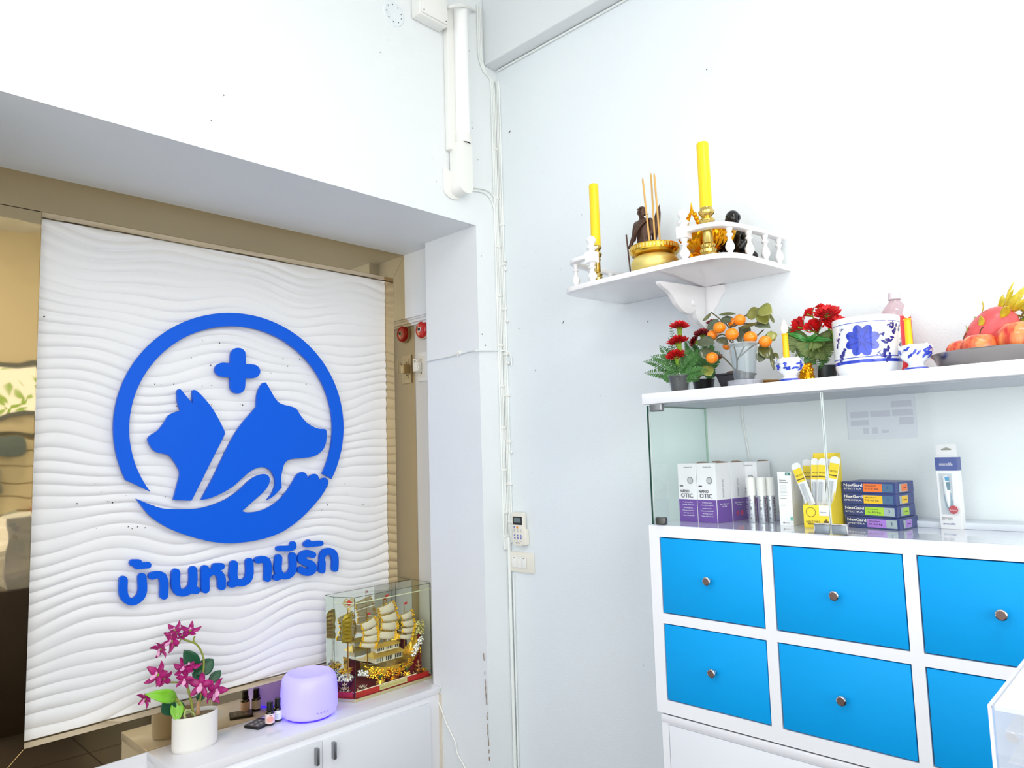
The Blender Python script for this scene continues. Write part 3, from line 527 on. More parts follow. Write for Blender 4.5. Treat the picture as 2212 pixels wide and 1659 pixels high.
cable('lamp_cable', [ax(1020, 405, .004), ax(1040, 407, .0045), ax(1056, 413, .0045), ax(1066, 424, .0045), ax(1071, 440, .0045), ax(1075, 480, .0045), ax(1079, 560, .0045), ax(1082, 700, .005)], .0042, 'white cable curving from the batten light into the corner bundle', None)
cable('lamp_cable', [ax(1022, 412, .004), ax(1040, 414, .0045), ax(1053, 421, .0045), ax(1062, 434, .0045), ax(1067, 450, .0045), ax(1072, 490, .0045), ax(1075, 560, .0045)], .0036, 'lower of the two white cables leaving the batten light end', None)
cable('conduit_cable', [(.012, -.012, z_lo+.02), (.010, -.011, .95), (.009, -.010, .4), (.009, -.010, 0.02)], .0075, 'white conduit in the corner below the light switch', None)
cable('conduit_cable', [(.030, -.005, 1.08), (.026, -.005, 1.0), (.024, -.005, .5), (.024, -.005, .02)], .0035, 'thin white cable beside the corner conduit below the switch', None)
cable('beam_cable', [(.02, -.006, bz-.008), (.3, -.006, bz-.008), (1.0, -.006, bz-.008), (2.4, -.006, bz-.008)], .0045, 'thin white cable along the underside of the ceiling beam', None)
# cable clips
for z in (2.95, 2.72, 2.50, 2.28, 2.06, 1.88, 1.70, 1.52, 1.34, 1.24):
    MB().box(.001, .0105, -.0375, -.0025, z, z+.012).build('cable_clip', white_p, bun, bevel=.002)
for z in (2.6, 2.42, 2.22, 2.02, 1.84, 1.64, 1.46, 1.3):
    MB().box(.0, .036, -.0105, -.001, z, z+.012).build('cable_clip', white_p, bun, bevel=.002)
for z, x in ((2.44, .034), (2.40, .036), (2.17, .037), (1.985, .037), (1.6, .037)):
    MB().ball((x, -.007, z), .007, 10, (1, .8, 1)).build('cable_nail', white_p, bun)
# cable across to the socket in the recess
yk = YP-.006
pts = [(-.350, -.10, ay(908, 800, -.05).z), ay(922, 781, yk), ay(935, 777, yk), ay(960, 772, yk), ay(990, 765, yk), ay(1015, 759, yk), ax(1030, 757, .006), ax(1050, 757, .006), ax(1080, 757, .006), ay(1094, 759, -.006), ay(1103, 766, -.006), ay(1105, 790, -.006)]
cable('socket_cable', pts, .0042, 'white cable crossing the pilaster from the recess socket to the corner', None)
kp = ay(991, 764, yk)
MB().tube([kp+V((-.008, 0, .004)), kp+V((.01, 0, .002))], .008, 8).tube([kp+V((-.004, -.003, -.01)), kp+V((.004, -.003, .012))], .004, 6).build('cable_knot', white_p, None, cat='cable tie', label='small knot of white tape on the cable across the pilaster', ang=60)
# loose cord below on the pilaster / left wall
pts = [ax(933, 1473, -.29)]
pts = [V((-.285, YP-.012, .6)), ay(945, 1507, YP-.006), ay(955, 1536, YP-.006), ay(963, 1560, YP-.006), ay(975, 1585, YP-.006), ay(984, 1605, YP-.006), ay(988, 1628, YP-.006), ay(1000, 1650, YP-.006), ay(1010, 1680, YP-.006), ay(1016, 1780, YP-.006), V((-.06, YP-.006, .02))]
MB().tube(spline(pts, 5), .0032, 8).build('power_cord', white_p, None, cat='cord', label='loose white power cord hanging down beside the low cabinet', ang=80)

# ---- alarm bell and socket inside the recess
yb = -.038
bc = ay(917, 713, yb); 
bell = thing('alarm_bell', 'round red alarm bell on the recess wall above the socket', 'alarm bell', (bc.x, yb, bc.z))
rb = .041
MB().lathe([(rb*1.08, 0), (rb*1.1, .01), (rb*1.1, .010), (rb, .012)], bc+V((0, -.001, 0)), 36, (0, -1, 0)).build('back_plate', mat('bell_plate', (205, 190, 165), .5), bell)
MB().lathe([(rb, .012), (rb, .018), (rb*.94, .024), (rb*.78, .029), (rb*.5, .032), (0, .033)], bc, 40, (0, -1, 0), capb=False).build('gong', red_p, bell, ang=60)
MB().lathe([(.012, .031), (.012, .0345), (.0105, .035), (0, .035)], bc, 20, (0, -1, 0)).build('hub_ring', mat('white_enamel', (235, 235, 235), .3), bell)
MB().lathe([(.009, .035), (.008, .0368), (.004, .037), (.004, .039), (0, .039)], bc, 16, (0, -1, 0)).build('hub', mat('black_hub', (30, 30, 32), .3, .4), bell)
s0 = ay(904, 763, yb); s1 = ay(906, 825, yb)
sock = thing('wall_socket', 'white wall socket with a plug in it below the red bell', 'socket', (s0.x+.03, yb, s1.z))
sx = s0.x
MB().box(sx, sx+.075, yb-.008, yb, s1.z, s0.z).build('plate', white_p, sock, bevel=.002)
MB().box(sx+.018, sx+.057, yb-.0095, yb-.008, s1.z+.02, s0.z-.02).build('outlet', cream_p, sock, bevel=.001)
hs = MB()
for dz in (.036, .058, .1): hs.box(sx+.028, sx+.034, yb-.0099, yb-.0094, s1.z+dz, s1.z+dz+.007)
hs.build('slot', dark, sock, smooth=False)
pg_z = ay(909, 795, yb).z
plug = MB(); plug.box(sx+.006, sx+.038, yb-.045, yb-.0096, pg_z-.022, pg_z+.028)
plug = plug.build('plug', cream_p, None, bevel=.007, seg=3, cat='plug', label='cream plug pushed into the recess socket')
MB().tube(spline([(sx+.024, yb-.047, pg_z+.02), (sx+.03, yb-.055, pg_z+.034), (sx+.045, yb-.05, pg_z+.03), (sx+.055, yb-.045, pg_z+.005), (sx+.05, yb-.046, pg_z-.018)], 5), .0035, 8).build('flex', cream_p, plug, ang=80)

# ---- air-conditioner remote in its holder
r0 = ay(1107, 1107, -.02); r1 = ay(1133, 1182, -.02)
x0, z0 = ay(1108, 1180, -.028).x, ay(1110, 1178, -.028).z
z1 = ay(1110, 1107, -.028).z
w_ = ay(1130, 1150, -.028).x-x0
rm = thing('remote_control', 'white air-conditioner remote with dark display in a wall holder above the switch', 'remote control', (x0+w_/2, -.02, z0))
hd = MB().box(x0+.002, x0+w_+.010, -.0265, -.001, z0+.002, z0+(z1-z0)*.5).build('holder', cream_p, rm, bevel=.004, seg=3)
def rrect(xa, xb, za_, zb_, y, r=.01, rt=None, n=6):
    rt = rt or r; out = []
    for cx, cz_, a0_, rr in ((xb-rt, zb_-rt, 0, rt), (xa+rt, zb_-rt, 90, rt), (xa+r, za_+r, 180, r), (xb-r, za_+r, 270, r)):
        for k in range(n+1):
            a = math.radians(a0_+90*k/n); out.append(V((cx+rr*math.cos(a), y, cz_+rr*math.sin(a))))
    return out
body = MB().prism(rrect(x0, x0+w_, z0, z1, -.029, .017, .006), (0, .020, 0)).build('body', cream_p, rm, bevel=.002)
hh = z1-z0
MB().prism(rrect(x0+.005, x0+w_-.004, z1-hh*.37, z1-hh*.12, -.0296, .001), (0, .001, 0)).build('display_bezel', black_p, rm)
MB().prism(rrect(x0+.012, x0+w_-.011, z1-hh*.30, z1-hh*.16, -.0300, .001), (0, .0006, 0)).build('display', mat('lcd', (104, 118, 122), .2), rm)
bt = mat('blue_key', (120, 130, 190), .5); bo = mat('orange_key', (240, 150, 40), .5); bgk = mat('grey_key', (190, 192, 196), .5)
def key(u, v_, r, m, ex=1.3):
    MB().lathe([(r, 0), (r*.9, .0015), (0, .0018)], (x0+w_*u, -.029, z1-hh*v_), 12, (0, -1, 0), sx=1, sy=ex).build('button', m, rm)
key(.2, .44, .0035, bt); key(.48, .445, .0045, bo)
for v_ in (.51, .56):
    for u in (.2, .52, .8): key(u, v_, .0025, bgk)
for v_ in (.69, .77):
    for u in (.22, .5, .8): key(u, v_, .0038, bt)
for u in (.22, .5, .8): key(u, .86, .002, bgk)
MB().box(x0+w_*.3, x0+w_*.68, -.0294, -.0289, z1-hh*.925, z1-hh*.905).build('logo_bar', black_p, rm, smooth=False)

# ---- switch plate
a = ay(1097, 1190, -.008); b = ay(1155, 1240, -.008)
sw = thing('light_switch', 'white three-gang light switch plate below the remote control', 'switch', ((a.x+b.x)/2, -.004, b.z))
xa, xb = a.x, b.x-.004; zb_, za_ = ay(1097, 1190, -.008).z, ay(1099, 1233, -.008).z
MB().box(xa, xb, -.009, -.001, za_, zb_).build('plate', cream_p, sw, bevel=.002)
MB().box(xa+(xb-xa)*.17, xb-(xb-xa)*.25, -.0096, -.009, za_+.018, zb_-.018).build('surround', mat('switch_grey', (214, 212, 206), .4), sw, smooth=False)
sx0 = xa+(xb-xa)*.18; sx1 = xb-(xb-xa)*.26; wd = (sx1-sx0)/3
for k in range(3):
    rk = MB().box(sx0+k*wd+.0005, sx0+(k+1)*wd-.0005, -.0125, -.0096, za_+.019, zb_-.019).build('rocker', white_p, sw, bevel=.0008)
    MB().box(sx0+k*wd+wd*.36, sx0+k*wd+wd*.64, -.0128, -.0124, zb_-.0255, zb_-.0235).build('indicator', dark, rk, smooth=False)

# ================================================================ ALTAR SHELF
ZSH = 2.142; TT = .016; ZT = ZSH+TT
sh = thing('altar_shelf', 'white wall-mounted altar shelf with turned balustrade and scroll bracket', 'shelf', (.95, 0, ZSH))
pl = smooth_poly([(.650, 0, 1), (.640, -.05), (.625, -.16), (.614, -.265), (.625, -.31), (.665, -.335), (.80, -.344), (1.00, -.346), (1.10, -.346), (1.17, -.340), (1.222, -.318), (1.252, -.27), (1.264, -.18), (1.278, -.05), (1.283, 0, 1)], 4)
pl = [p for p in pl if p[1] <= .0005]
shelf_m = mat('shelf_gloss_white', (240, 238, 240), .13, coat=.5)
MB().prism([(x, min(y, -.0005), ZSH) for x, y in pl], (0, 0, TT)).build('shelf_board', shelf_m, sh, bevel=.004, seg=3)
turn = mat('turned_white_wood', (246, 246, 248), .28, coat=.2)
# baluster profile (unit height)
BP = [(.42, 0), (.42, .05), (.30, .09), (.36, .14), (.62, .24), (.66, .34), (.50, .46), (.30, .56), (.26, .64), (.34, .70), (.52, .73), (.52, .77), (.34, .80), (.30, .84), (.44, .93), (.5, 1)]
def baluster(x, y, h=.083, w=.021):
    return MB().lathe([(r*w, z*h) for r, z in BP], (x, y, ZT), 16).build('baluster', turn, sh, ang=50)
def newel(x, y):
    m = MB(); m.lathe([(r*.025, z*.068) for r, z in BP], (x, y, ZT), 18)
    m.box(x-.0165, x+.0165, y-.0165, y+.0165, ZT+.068, ZT+.104)
    m.lathe([(.012, .104), (.010, .109), (.018, .116), (.018, .119), (.010, .126), (.0085, .130), (.015, .138), (.0165, .146), (.012, .155), (.004, .160), (0, .160)], (x, y, ZT), 18)
    return m.build('newel_post', turn, sh, ang=45, label='tall turned corner post with knob')
NR = (1.098, -.322); NL = (.748, -.322)
newel(*NR); newel(*NL)
for p in ((1.219, -.272), (1.243, -.195), (1.256, -.115), (1.266, -.04), (.66, -.300), (.647, -.2), (.660, -.1)): baluster(*p)
def rail(path, w=.028, h=.014, z=ZT+.083):
    P = spline([(x, y, z) for x, y in path], 6); m = MB(); n = len(P)
    vs = []
    for i, p in enumerate(P):
        t = (P[min(i+1, n-1)]-P[max(i-1, 0)]).normalized(); nn = V((-t.y, t.x, 0))
        vs += [p+nn*w/2, p-nn*w/2, p-nn*w/2+V((0, 0, h)), p+nn*w/2+V((0, 0, h))]
    fs = [(3, 2, 1, 0), tuple((n-1)*4+k for k in range(4))]
    for i in range(n-1):
        for k in range(4): fs.append((i*4+k, i*4+(k+1) % 4, (i+1)*4+(k+1) % 4, (i+1)*4+k))
    return m.add(vs, fs).build('handrail', turn, sh, bevel=.003, seg=2)
rail([(1.108, -.322), (1.15, -.322), (1.19, -.312), (1.218, -.28), (1.236, -.22), (1.252, -.14), (1.264, -.06), (1.268, -.012)])
rail([(.738, -.322), (.70, -.322), (.665, -.312), (.645, -.28), (.640, -.2), (.648, -.1), (.66, -.012)])
# bracket: scroll board square to the wall and shaped wall plate
XBk = .985
brd = [(az(1425, 607, ZSH))]
sc5 = lambda l: [(1200+p[0]/3.771, 280+p[1]/3.771)+tuple(p[2:]) for p in l]
fr5 = smooth_poly(sc5([(850, 1232, 1), (858, 1255), (880, 1280), (920, 1310), (955, 1350), (985, 1405), (1020, 1450), (1055, 1485), (1095, 1500), (1125, 1490), (1143, 1462), (1146, 1500), (1160, 1545), (1190, 1585), (1225, 1618, 1), (1216, 1286, 1)]), 4)
pts = [ax(x, y, XBk+.008) for x, y in fr5]
def fixp(p, i, n): return V((XBk+.008, min(p.y, -.0005), min(p.z, ZSH)))
pts = [fixp(p, 0, 0) for p in pts]
bpl = MB().prism(pts, (-.016, 0, 0)).build('bracket_arm', turn, sh, bevel=.0025, seg=2)
pc = ax(1200+1122/3.771, 280+1410/3.771, XBk+.008)
MB().lathe([(.012, 0), (.012, .004), (.0095, .0065), (0, .0065)], pc, 20, (1, 0, 0)).build('screw_cover', turn, bpl, ang=30)
wp = smooth_poly(sc5([(1216, 1286, 1), (1370, 1262, 1), (1380, 1290), (1372, 1320), (1340, 1370), (1315, 1430), (1290, 1480), (1300, 1520), (1295, 1560), (1260, 1610), (1226, 1632), (1180, 1620), (1120, 1585), (1080, 1540), (1065, 1490), (1100, 1440), (1150, 1380, 1)]), 4)
MB().prism([V((q.x, -.0005, min(q.z, ZSH))) for q in [ay(x, y, -.012) for x, y in wp]], (0, -.014, 0)).build('bracket_plate', turn, sh, bevel=.0025, seg=2)

# ---- things on the shelf
def candle(c, r, h, name='candle', label='', lean=(0, 0)):
    t = thing(name, label, 'candle', c)
    m = MB(); pr = [(r*.96, 0), (r, .006), (r, h-.004), (r*.9, h), (r*.5, h-.001), (0, h-.003)]
    m.lathe(pr, c, 20); m.build('wax_body', wax, t, ang=40)
    MB().tube([V(c)+V((0, 0, h-.004)), V(c)+V((.001, 0, h+.006)), V(c)+V((-.001, 0, h+.016))], .0012, 6).build('wick', mat('wick', (235, 232, 224), .8), t)
    return t
def stick(c, h, s, label):
    t = thing('candlestick', label, 'candlestick', c)
    P = [(.034, 0), (.035, .006), (.030, .012), (.024, .018), (.026, .026), (.021, .032), (.024, .040), (.016, .046), (.0155, .085), (.018, .094), (.016, .098), (.022, .106), (.024, .112), (.019, .118), (.015, .124), (.023, .132), (.024, .138), (.020, .143), (.019, .148), (.0, .148)]
    k = h/.148
    MB().lathe([(r*s, z*k) for r, z in P], c, 28).build('stem', brass, t, ang=30)
    return t
cb = (1.155, -.283, ZT)
stick(cb, .157, 1.0, 'tall ringed brass candlestick holding the big yellow candle on the altar shelf')
cz1 = ay(1523, 452, -.283).z
candle((cb[0]-.0, cb[1], ZT+.1475), .0185, ay(1516, 310, -.283).z-(ZT+.1475), 'candle', 'large yellow candle in the right-hand brass candlestick on the shelf')
cbl = ay(1291, 600, -.27); xl = ay(1284, 520, -.27).x
clx = (xl+.006, -.27, ZT)
stick(clx, .145, .8, 'slimmer brass candlestick behind the left corner post of the altar shelf')
candle((clx[0], clx[1], ZT+.136), .0165, ay(1268, 404, -.27).z-(ZT+.136), 'candle', 'yellow candle in the left-hand brass candlestick on the shelf')
# incense bowl
bc_ = V((.925, -.215, ZT))
ib = thing('incense_bowl', 'round satin gold incense bowl with a banded rim on the altar shelf', 'incense bowl', bc_)
MB().lathe([(.045, 0), (.058, .006), (.072, .02), (.079, .036), (.078, .050), (.070, .064), (.058, .071)], bc_, 48).build('belly', gold_m, ib, ang=60)
MB().lathe([(.058, .071), (.074, .074), (.080, .082), (.081, .100), (.079, .103), (.072, .103), (.070, .096), (0, .094)], bc_, 48, capb=False).build('rim', gold, ib, ang=30)
kb = MB()
for k in range(44):
    a = 2*math.pi*k/44; u = V((math.cos(a), math.sin(a), 0)); w = V((-u.y, u.x, 0))
    kb.hexa(bc_+u*.0808-w*.003+V((0, 0, .087)), w*.006, u*.0012, (0, 0, .011))
kb.build('key_band', gold_m, ib, smooth=False, kind='stuff')
MB().lathe([(.0695, .0962), (.05, .099), (0, .1)], bc_, 32, capb=False).build('sand', mat('ash_sand', (222, 214, 196), .9, bump=.4, bscale=300), ib)
st_m = mat('incense_tan', (214, 170, 98), .7)
for k, (px0, py0, px1, py1) in enumerate(((1388, 384, 1404, 524), (1406, 374, 1415, 522), (1413, 374, 1426, 521))):
    yy = -.215+(-.02, .0, -.01)[k]
    a = ay(px1, py1, yy); a.z = ZT+.096; b = ay(px0, py0, yy)
    tag(MB().tube([a, a.lerp(b, .96), b], [.0032, .0032, .0012], 8).build('incense_stick', st_m, None, cat='incense stick', label=('leftmost thick tan incense stick in the gold bowl', 'middle incense stick in the gold bowl', 'rightmost tan incense stick in the gold bowl')[k], ang=60))

def skin_body(name, verts, edges, radii, material, parent, sub=2, label=None):
    me = bpy.data.meshes.new(name); org = root_of(parent).location
    me.from_pydata([V(v)-org for v in verts], edges, [])
    me.materials.append(material)
    o = bpy.data.objects.new(name, me); COL.objects.link(o); o.parent = parent
    sk = o.modifiers.new('skin', 'SKIN'); sk.use_smooth_shade = True; sk.branch_smoothing = .3
    if not me.skin_vertices: me.skin_vertices.new()
    for i, r in enumerate(radii):
        r = r if isinstance(r, tuple) else (r, r)
        me.skin_vertices[0].data[i].radius = r
    me.skin_vertices[0].data[0].use_root = True
    sb = o.modifiers.new('sub', 'SUBSURF'); sb.levels = sub; sb.render_levels = sub
    return tag(o, label)
# standing monk figure: faces the room (-y), slightly towards the camera
mo = V((.822, -.115, ZT)); hM = .305
mk_ = thing('monk_statue', 'small brown bronze standing monk figure with staff behind the incense bowl', 'statue', mo)
def rel(o, s, l): return [o+V(p)*s for p in l]
s = hM
v = rel(mo, s, [(0, 0, .52), (0, .0, .63), (0, 0, .74), (0, -.005, .80), (0, -.008, .855), (0, -.01, .90), (0, -.008, .955),
    (.10, 0, .775), (.125, -.01, .64), (.10, -.07, .55), (-.095, 0, .77), (-.125, -.01, .63), (-.145, -.06, .51), (-.15, -.085, .47),
    (.045, 0, .40), (.05, 0, .2), (.05, 0, .045), (.055, -.05, .03), (-.045, 0, .40), (-.05, 0, .2), (-.05, 0, .045), (-.055, -.05, .03)])
e = [(0, 1), (1, 2), (2, 3), (3, 4), (4, 5), (5, 6), (2, 7), (7, 8), (8, 9), (2, 10), (10, 11), (11, 12), (12, 13), (0, 14), (14, 15), (15, 16), (16, 17), (0, 18), (18, 19), (19, 20), (20, 21)]
r = [(.085, .06), (.08, .055), (.095, .055), .03, (.052, .056), (.058, .062), (.035, .04), .04, .03, .022, .04, .03, .022, .02, (.06, .05), .045, .025, .02, (.06, .05), .045, .025, .02]
r = [(x*s, x*s) if not isinstance(x, tuple) else (x[0]*s, x[1]*s) for x in r]
skin_body('body', v, e, r, bronze_fig, mk_)
robe = MB(); n = 28; prof = [(.12, .10), (.125, .13), (.115, .3), (.105, .45), (.085, .56), (.09, .66), (.115, .72), (.11, .76), (.05, .80)]
vs = []; 
for rr, z in prof:
    for k in range(n):
        a = 2*math.pi*k/n; w = 1+.06*math.sin(a*7+z*9); vs.append(mo+V((rr*w*math.cos(a)*s, rr*.62*w*math.sin(a)*s, z*s)))
robe.add(vs, [(i*n+k, i*n+(k+1) % n, (i+1)*n+(k+1) % n, (i+1)*n+k) for i in range(len(prof)-1) for k in range(n)])
robe.build('robe', bronze_fig, mk_, ang=80)
sash = MB(); sash.tube(spline([mo+V(p)*s for p in ((.11, -.055, .77), (.04, -.085, .72), (-.04, -.085, .64), (-.10, -.05, .56))], 5), .018*s, 6)
sash.tube(spline([mo+V(p)*s for p in ((.075, -.065, .78), (.0, -.085, .71), (-.07, -.078, .63), (-.115, -.04, .585))], 5), .014*s, 6)
sash.build('sash', bronze_fig, mk_, ang=80)
fc = MB(); hc = mo+V((0, -.01, .90))*s
fc.ball(hc+V((0, -.058, -.005))*s, .013*s, 8, (.8, 1, 1.8)); fc.ball(hc+V((0, -.055, -.035))*s, .012*s, 8, (1.9, .6, .5))
for sg_ in (-1, 1): fc.ball(hc+V((.022*sg_, -.052, .012))*s, .010*s, 8, (1.5, .5, .6)); fc.ball(hc+V((.058*sg_, .0, -.01))*s, .018*s, 8, (.4, .7, 1.5))
fc.build('face', bronze_fig, mk_)
MB().tube([mo+V((-.125, -.10, .02))*s, mo+V((-.175, -.095, .64))*s], .009*s, 8).build('staff', bronze_fig, mk_)
um = MB(); um.lathe([(.0, 0), (.03*s, .03*s), (.045*s, .2*s), (.03*s, .34*s), (0, .44*s)], mo+V((.09, .06, .52))*s, 12, (.22, .02, .97)); um.build('folded_umbrella', bronze_fig, mk_, ang=40)
MB().lathe([(.19*s, 0), (.19*s, .02*s), (.17*s, .045*s)], mo, 20, sy=.8).build('base', bronze_fig, mk_)
# gold footed bowl
fb = ay(1528, 520, -.205); fbc = V((fb.x, -.205, ZT))
phan = thing('footed_bowl', 'fluted orange-gold footed offering bowl behind the brass candlestick', 'bowl', fbc)
MB().lathe([(.046, 0), (.050, .005), (.044, .012), (.026, .022), (.020, .034), (.026, .042), (.034, .046)], fbc, 32).build('foot', gold_o, phan, ang=40)
n = 96; vs = []; prof = [(.034, .046), (.058, .056), (.072, .074), (.082, .100), (.086, .106), (.080, .104), (.066, .078), (.0, .06)]
for i, (rr, z) in enumerate(prof):
    for k in range(n):
        a = 2*math.pi*k/n; w = 1+(.09*abs(math.sin(a*12)) if 0 < i < 4 else 0); vs.append(fbc+V((rr*w*math.cos(a), rr*w*math.sin(a), z)))
MB().add(vs, [(i*n+k, i*n+(k+1) % n, (i+1)*n+(k+1) % n, (i+1)*n+k) for i in range(len(prof)-1) for k in range(n)]).build('bowl', gold_o, phan, ang=50)
sc = MB()
for k in range(12):
    a = 2*math.pi*k/12; u = V((math.cos(a), math.sin(a), 0)); sc.tube([fbc+u*.03+V((0, 0, .036)), fbc+u*.048+V((0, 0, .03)), fbc+u*.052+V((0, 0, .016)), fbc+u*.044+V((0, 0, .012))], .0035, 6)
sc.build('foot_scroll', gold_o, phan, ang=60)
# gold spire arch (back ornament)
sp0 = ay(1496, 490, -.15); spc = V((sp0.x, -.15, ZT)); ztp = ay(1494, 438, -.15).z-ZT
spt = thing('spire_ornament', 'pointed openwork gold spire ornament between the right newel post and big candle', 'ornament', spc)
MB().lathe([(.03, 0), (.032, .01), (.022, .02), (.024, ztp*.5), (.03, ztp*.52)], spc, 20).build('base', gold_o, spt)
ar = MB()
for sg_ in (-1, 1):
    ar.tube(spline([spc+V((.034*sg_, 0, ztp*.5)), spc+V((.030*sg_, 0, ztp*.62)), spc+V((.014*sg_, 0, ztp*.78)), spc+V((.003*sg_, 0, ztp*.88)), spc+V((0, 0, ztp))], 5), [.011-.0095*i/20 for i in range(21)], 8)
    for k in range(6): ar.ball(spc+V((sg_*(.038-.005*k), -.004, ztp*(.54+.055*k))), .0085, 8)
ar.tube([spc+V((0, .0, ztp*.84)), spc+V((0, 0, ztp*1.0))], [.006, .0006], 8)
ar.build('arch', gold_o, spt, ang=60)
# black seated figure
bo_ = V((ay(1585, 470, -.115).x, -.115, ZT)); s = .2
bf = thing('seated_statue', 'small glossy black bald seated figure behind the right balustrade', 'statue', bo_)
v = rel(bo_, s, [(0, 0, .16), (0, -.01, .34), (0, -.03, .56), (0, -.03, .66), (0, -.04, .76), (0, -.04, .84),
    (.16, -.02, .56), (.22, -.06, .36), (.12, -.18, .24), (-.16, -.02, .56), (-.22, -.06, .36), (-.12, -.18, .24),
    (.16, -.02, .12), (.36, -.10, .10), (.12, -.26, .08), (-.16, -.02, .12), (-.36, -.10, .10), (-.12, -.26, .08)])
e = [(0, 1), (1, 2), (2, 3), (3, 4), (4, 5), (2, 6), (6, 7), (7, 8), (2, 9), (9, 10), (10, 11), (0, 12), (12, 13), (13, 14), (0, 15), (15, 16), (16, 17)]
r = [.15, .15, .15, .07, .10, .09, .08, .06, .04, .08, .06, .04, .11, .09, .05, .11, .09, .05]
skin_body('body', v, e, [x*s for x in r], black_fig, bf)
MB().ball(bo_+V((0, -.04, .80))*s, .118*s, 16, (.95, 1.0, 1.08), 12).build('head', black_fig, bf)
fc = MB(); hc = bo_+V((0, -.04, .80))*s
fc.ball(hc+V((0, -.125, -.01))*s, .02*s, 8, (.9, 1, 1.4)); fc.ball(hc+V((0, -.115, -.06))*s, .02*s, 8, (1.8, .5, .5))
for sg_ in (-1, 1): fc.ball(hc+V((.045*sg_, -.108, .025))*s, .016*s, 8, (1.5, .5, .6)); fc.ball(hc+V((.118*sg_, 0, -.01))*s, .03*s, 8, (.4, .7, 1.5))
fc.build('face', black_fig, bf)
MB().lathe([(.42*s, 0), (.42*s, .03*s), (.36*s, .06*s)], bo_+V((0, -.02, 0)), 24, sy=.75).build('base', black_fig, bf)

# ================================================================ OFFERINGS ON THE CABINET TOP
ZC = 1.766
leaf_m = mat('fern_green', (58, 112, 44), .5, var=.25, vscale=40)
leaf2_m = mat('leaf_bright_green', (110, 165, 50), .5)
stem_m = mat('stem_green', (120, 140, 60), .5)
red_f = mat('carnation_red', (214, 18, 26), .55, var=.12, vscale=90)
red_d = mat('carnation_dark_red', (160, 14, 30), .55, var=.15, vscale=90)
cal_m = mat('calyx_green', (140, 185, 60), .5)
clear_m = glass('clear_plastic', (238, 244, 244), haze=.06)
def rv(a): return random.uniform(-a, a)
def frame(d):
    d = V(d).normalized(); X = d.cross(V((0, 0, 1)))
    if X.length < .05: X = V((1, 0, 0))
    X.normalize(); return d, X, X.cross(d).normalized()
def carnation(parent, c, d, R, m=red_f):
    """ruffled bloom at c opening along d, calyx and stalk behind it"""
    c = V(c); D, X, Y = frame(d); mb = MB()
    for l in range(5):
        rr = R*(1-.16*l); n = 48; ph = random.random()*6; vs = []; rings = 4
        for i in range(rings+1):
            t = i/rings
            for k in range(n):
                a = 2*math.pi*k/n
                ruf = math.sin(a*(11-l)+ph)*.16*t+math.sin(a*23+ph*2)*.10*t*t
                rad = rr*t*(1+ruf*.5+(.05*(k % 2) if i == rings else 0)); hgt = R*(-.05+.13*l+(.28-.02*l)*t**1.5+ruf*.42*t)
                vs.append(c+X*rad*math.cos(a)+Y*rad*math.sin(a)+D*hgt)
        mb.add(vs, [(i*n+k, i*n+(k+1) % n, (i+1)*n+(k+1) % n, (i+1)*n+k) for i in range(rings) for k in range(n)])
    o = mb.build('flower', m, parent, ang=180)
    cm = MB(); cm.lathe([(R*.14, -R*1.0), (R*.22, -R*.8), (R*.25, -R*.3), (R*.34, R*.02), (R*.3, R*.1)], c, 12, D)
    cm.tube([c-D*R*.95, c-D*R*1.6], R*.09, 6)
    cm.build('calyx', cal_m, o, label='pale green calyx')
    return o
def rose(parent, c, d, R, m=red_f):
    c = V(c); D, X, Y = frame(d); mb = MB()
    for l, (cnt, r0, op) in enumerate(((3, .35, .1), (4, .6, .3), (5, .85, .6), (6, 1.0, .95))):
        for p in range(cnt):
            a0 = 2*math.pi*p/cnt+l*.7; w = 2.6/cnt*1.15
            vs = []; nu, nv = 5, 5
            for j in range(nv+1):
                t = j/nv
                for i in range(nu+1):
                    u = (i/nu-.5)*2; a = a0+u*w*.8*(.5+.5*t); edge = 1-.18*u*u*t
                    rad = R*r0*(.25+.75*t**(.7)*(.6+.4*op*t)); hgt = R*(-.5+1.3*t*edge*(1-.25*op)-.25*op*t*t)
                    vs.append(c+X*rad*math.cos(a)+Y*rad*math.sin(a)+D*hgt)
            mb.add(vs, [(j*(nu+1)+i, j*(nu+1)+i+1, (j+1)*(nu+1)+i+1, (j+1)*(nu+1)+i) for j in range(nv) for i in range(nu)])
    o = mb.build('flower', m, parent, ang=180)
    cm = MB()
    for k in range(5):
        a = 2*math.pi*k/5; u = X*math.cos(a)+Y*math.sin(a); w = D.cross(u)
        b = c-D*R*.55+u*R*.1; cm.add([b-w*R*.14, b+w*R*.14, c+u*R*.62-D*R*.1+w*R*.1, c+u*R*.74+D*R*.2, c+u*R*.62-D*R*.1-w*R*.1], [(0, 1, 2, 3, 4)])
    cm.lathe([(R*.06, -R*1.2), (R*.1, -R*.75), (R*.24, -R*.55), (R*.16, -R*.4)], c, 10, D)
    cm.build('sepal', cal_m, o, smooth=False, label='pale green sepals')
    return o
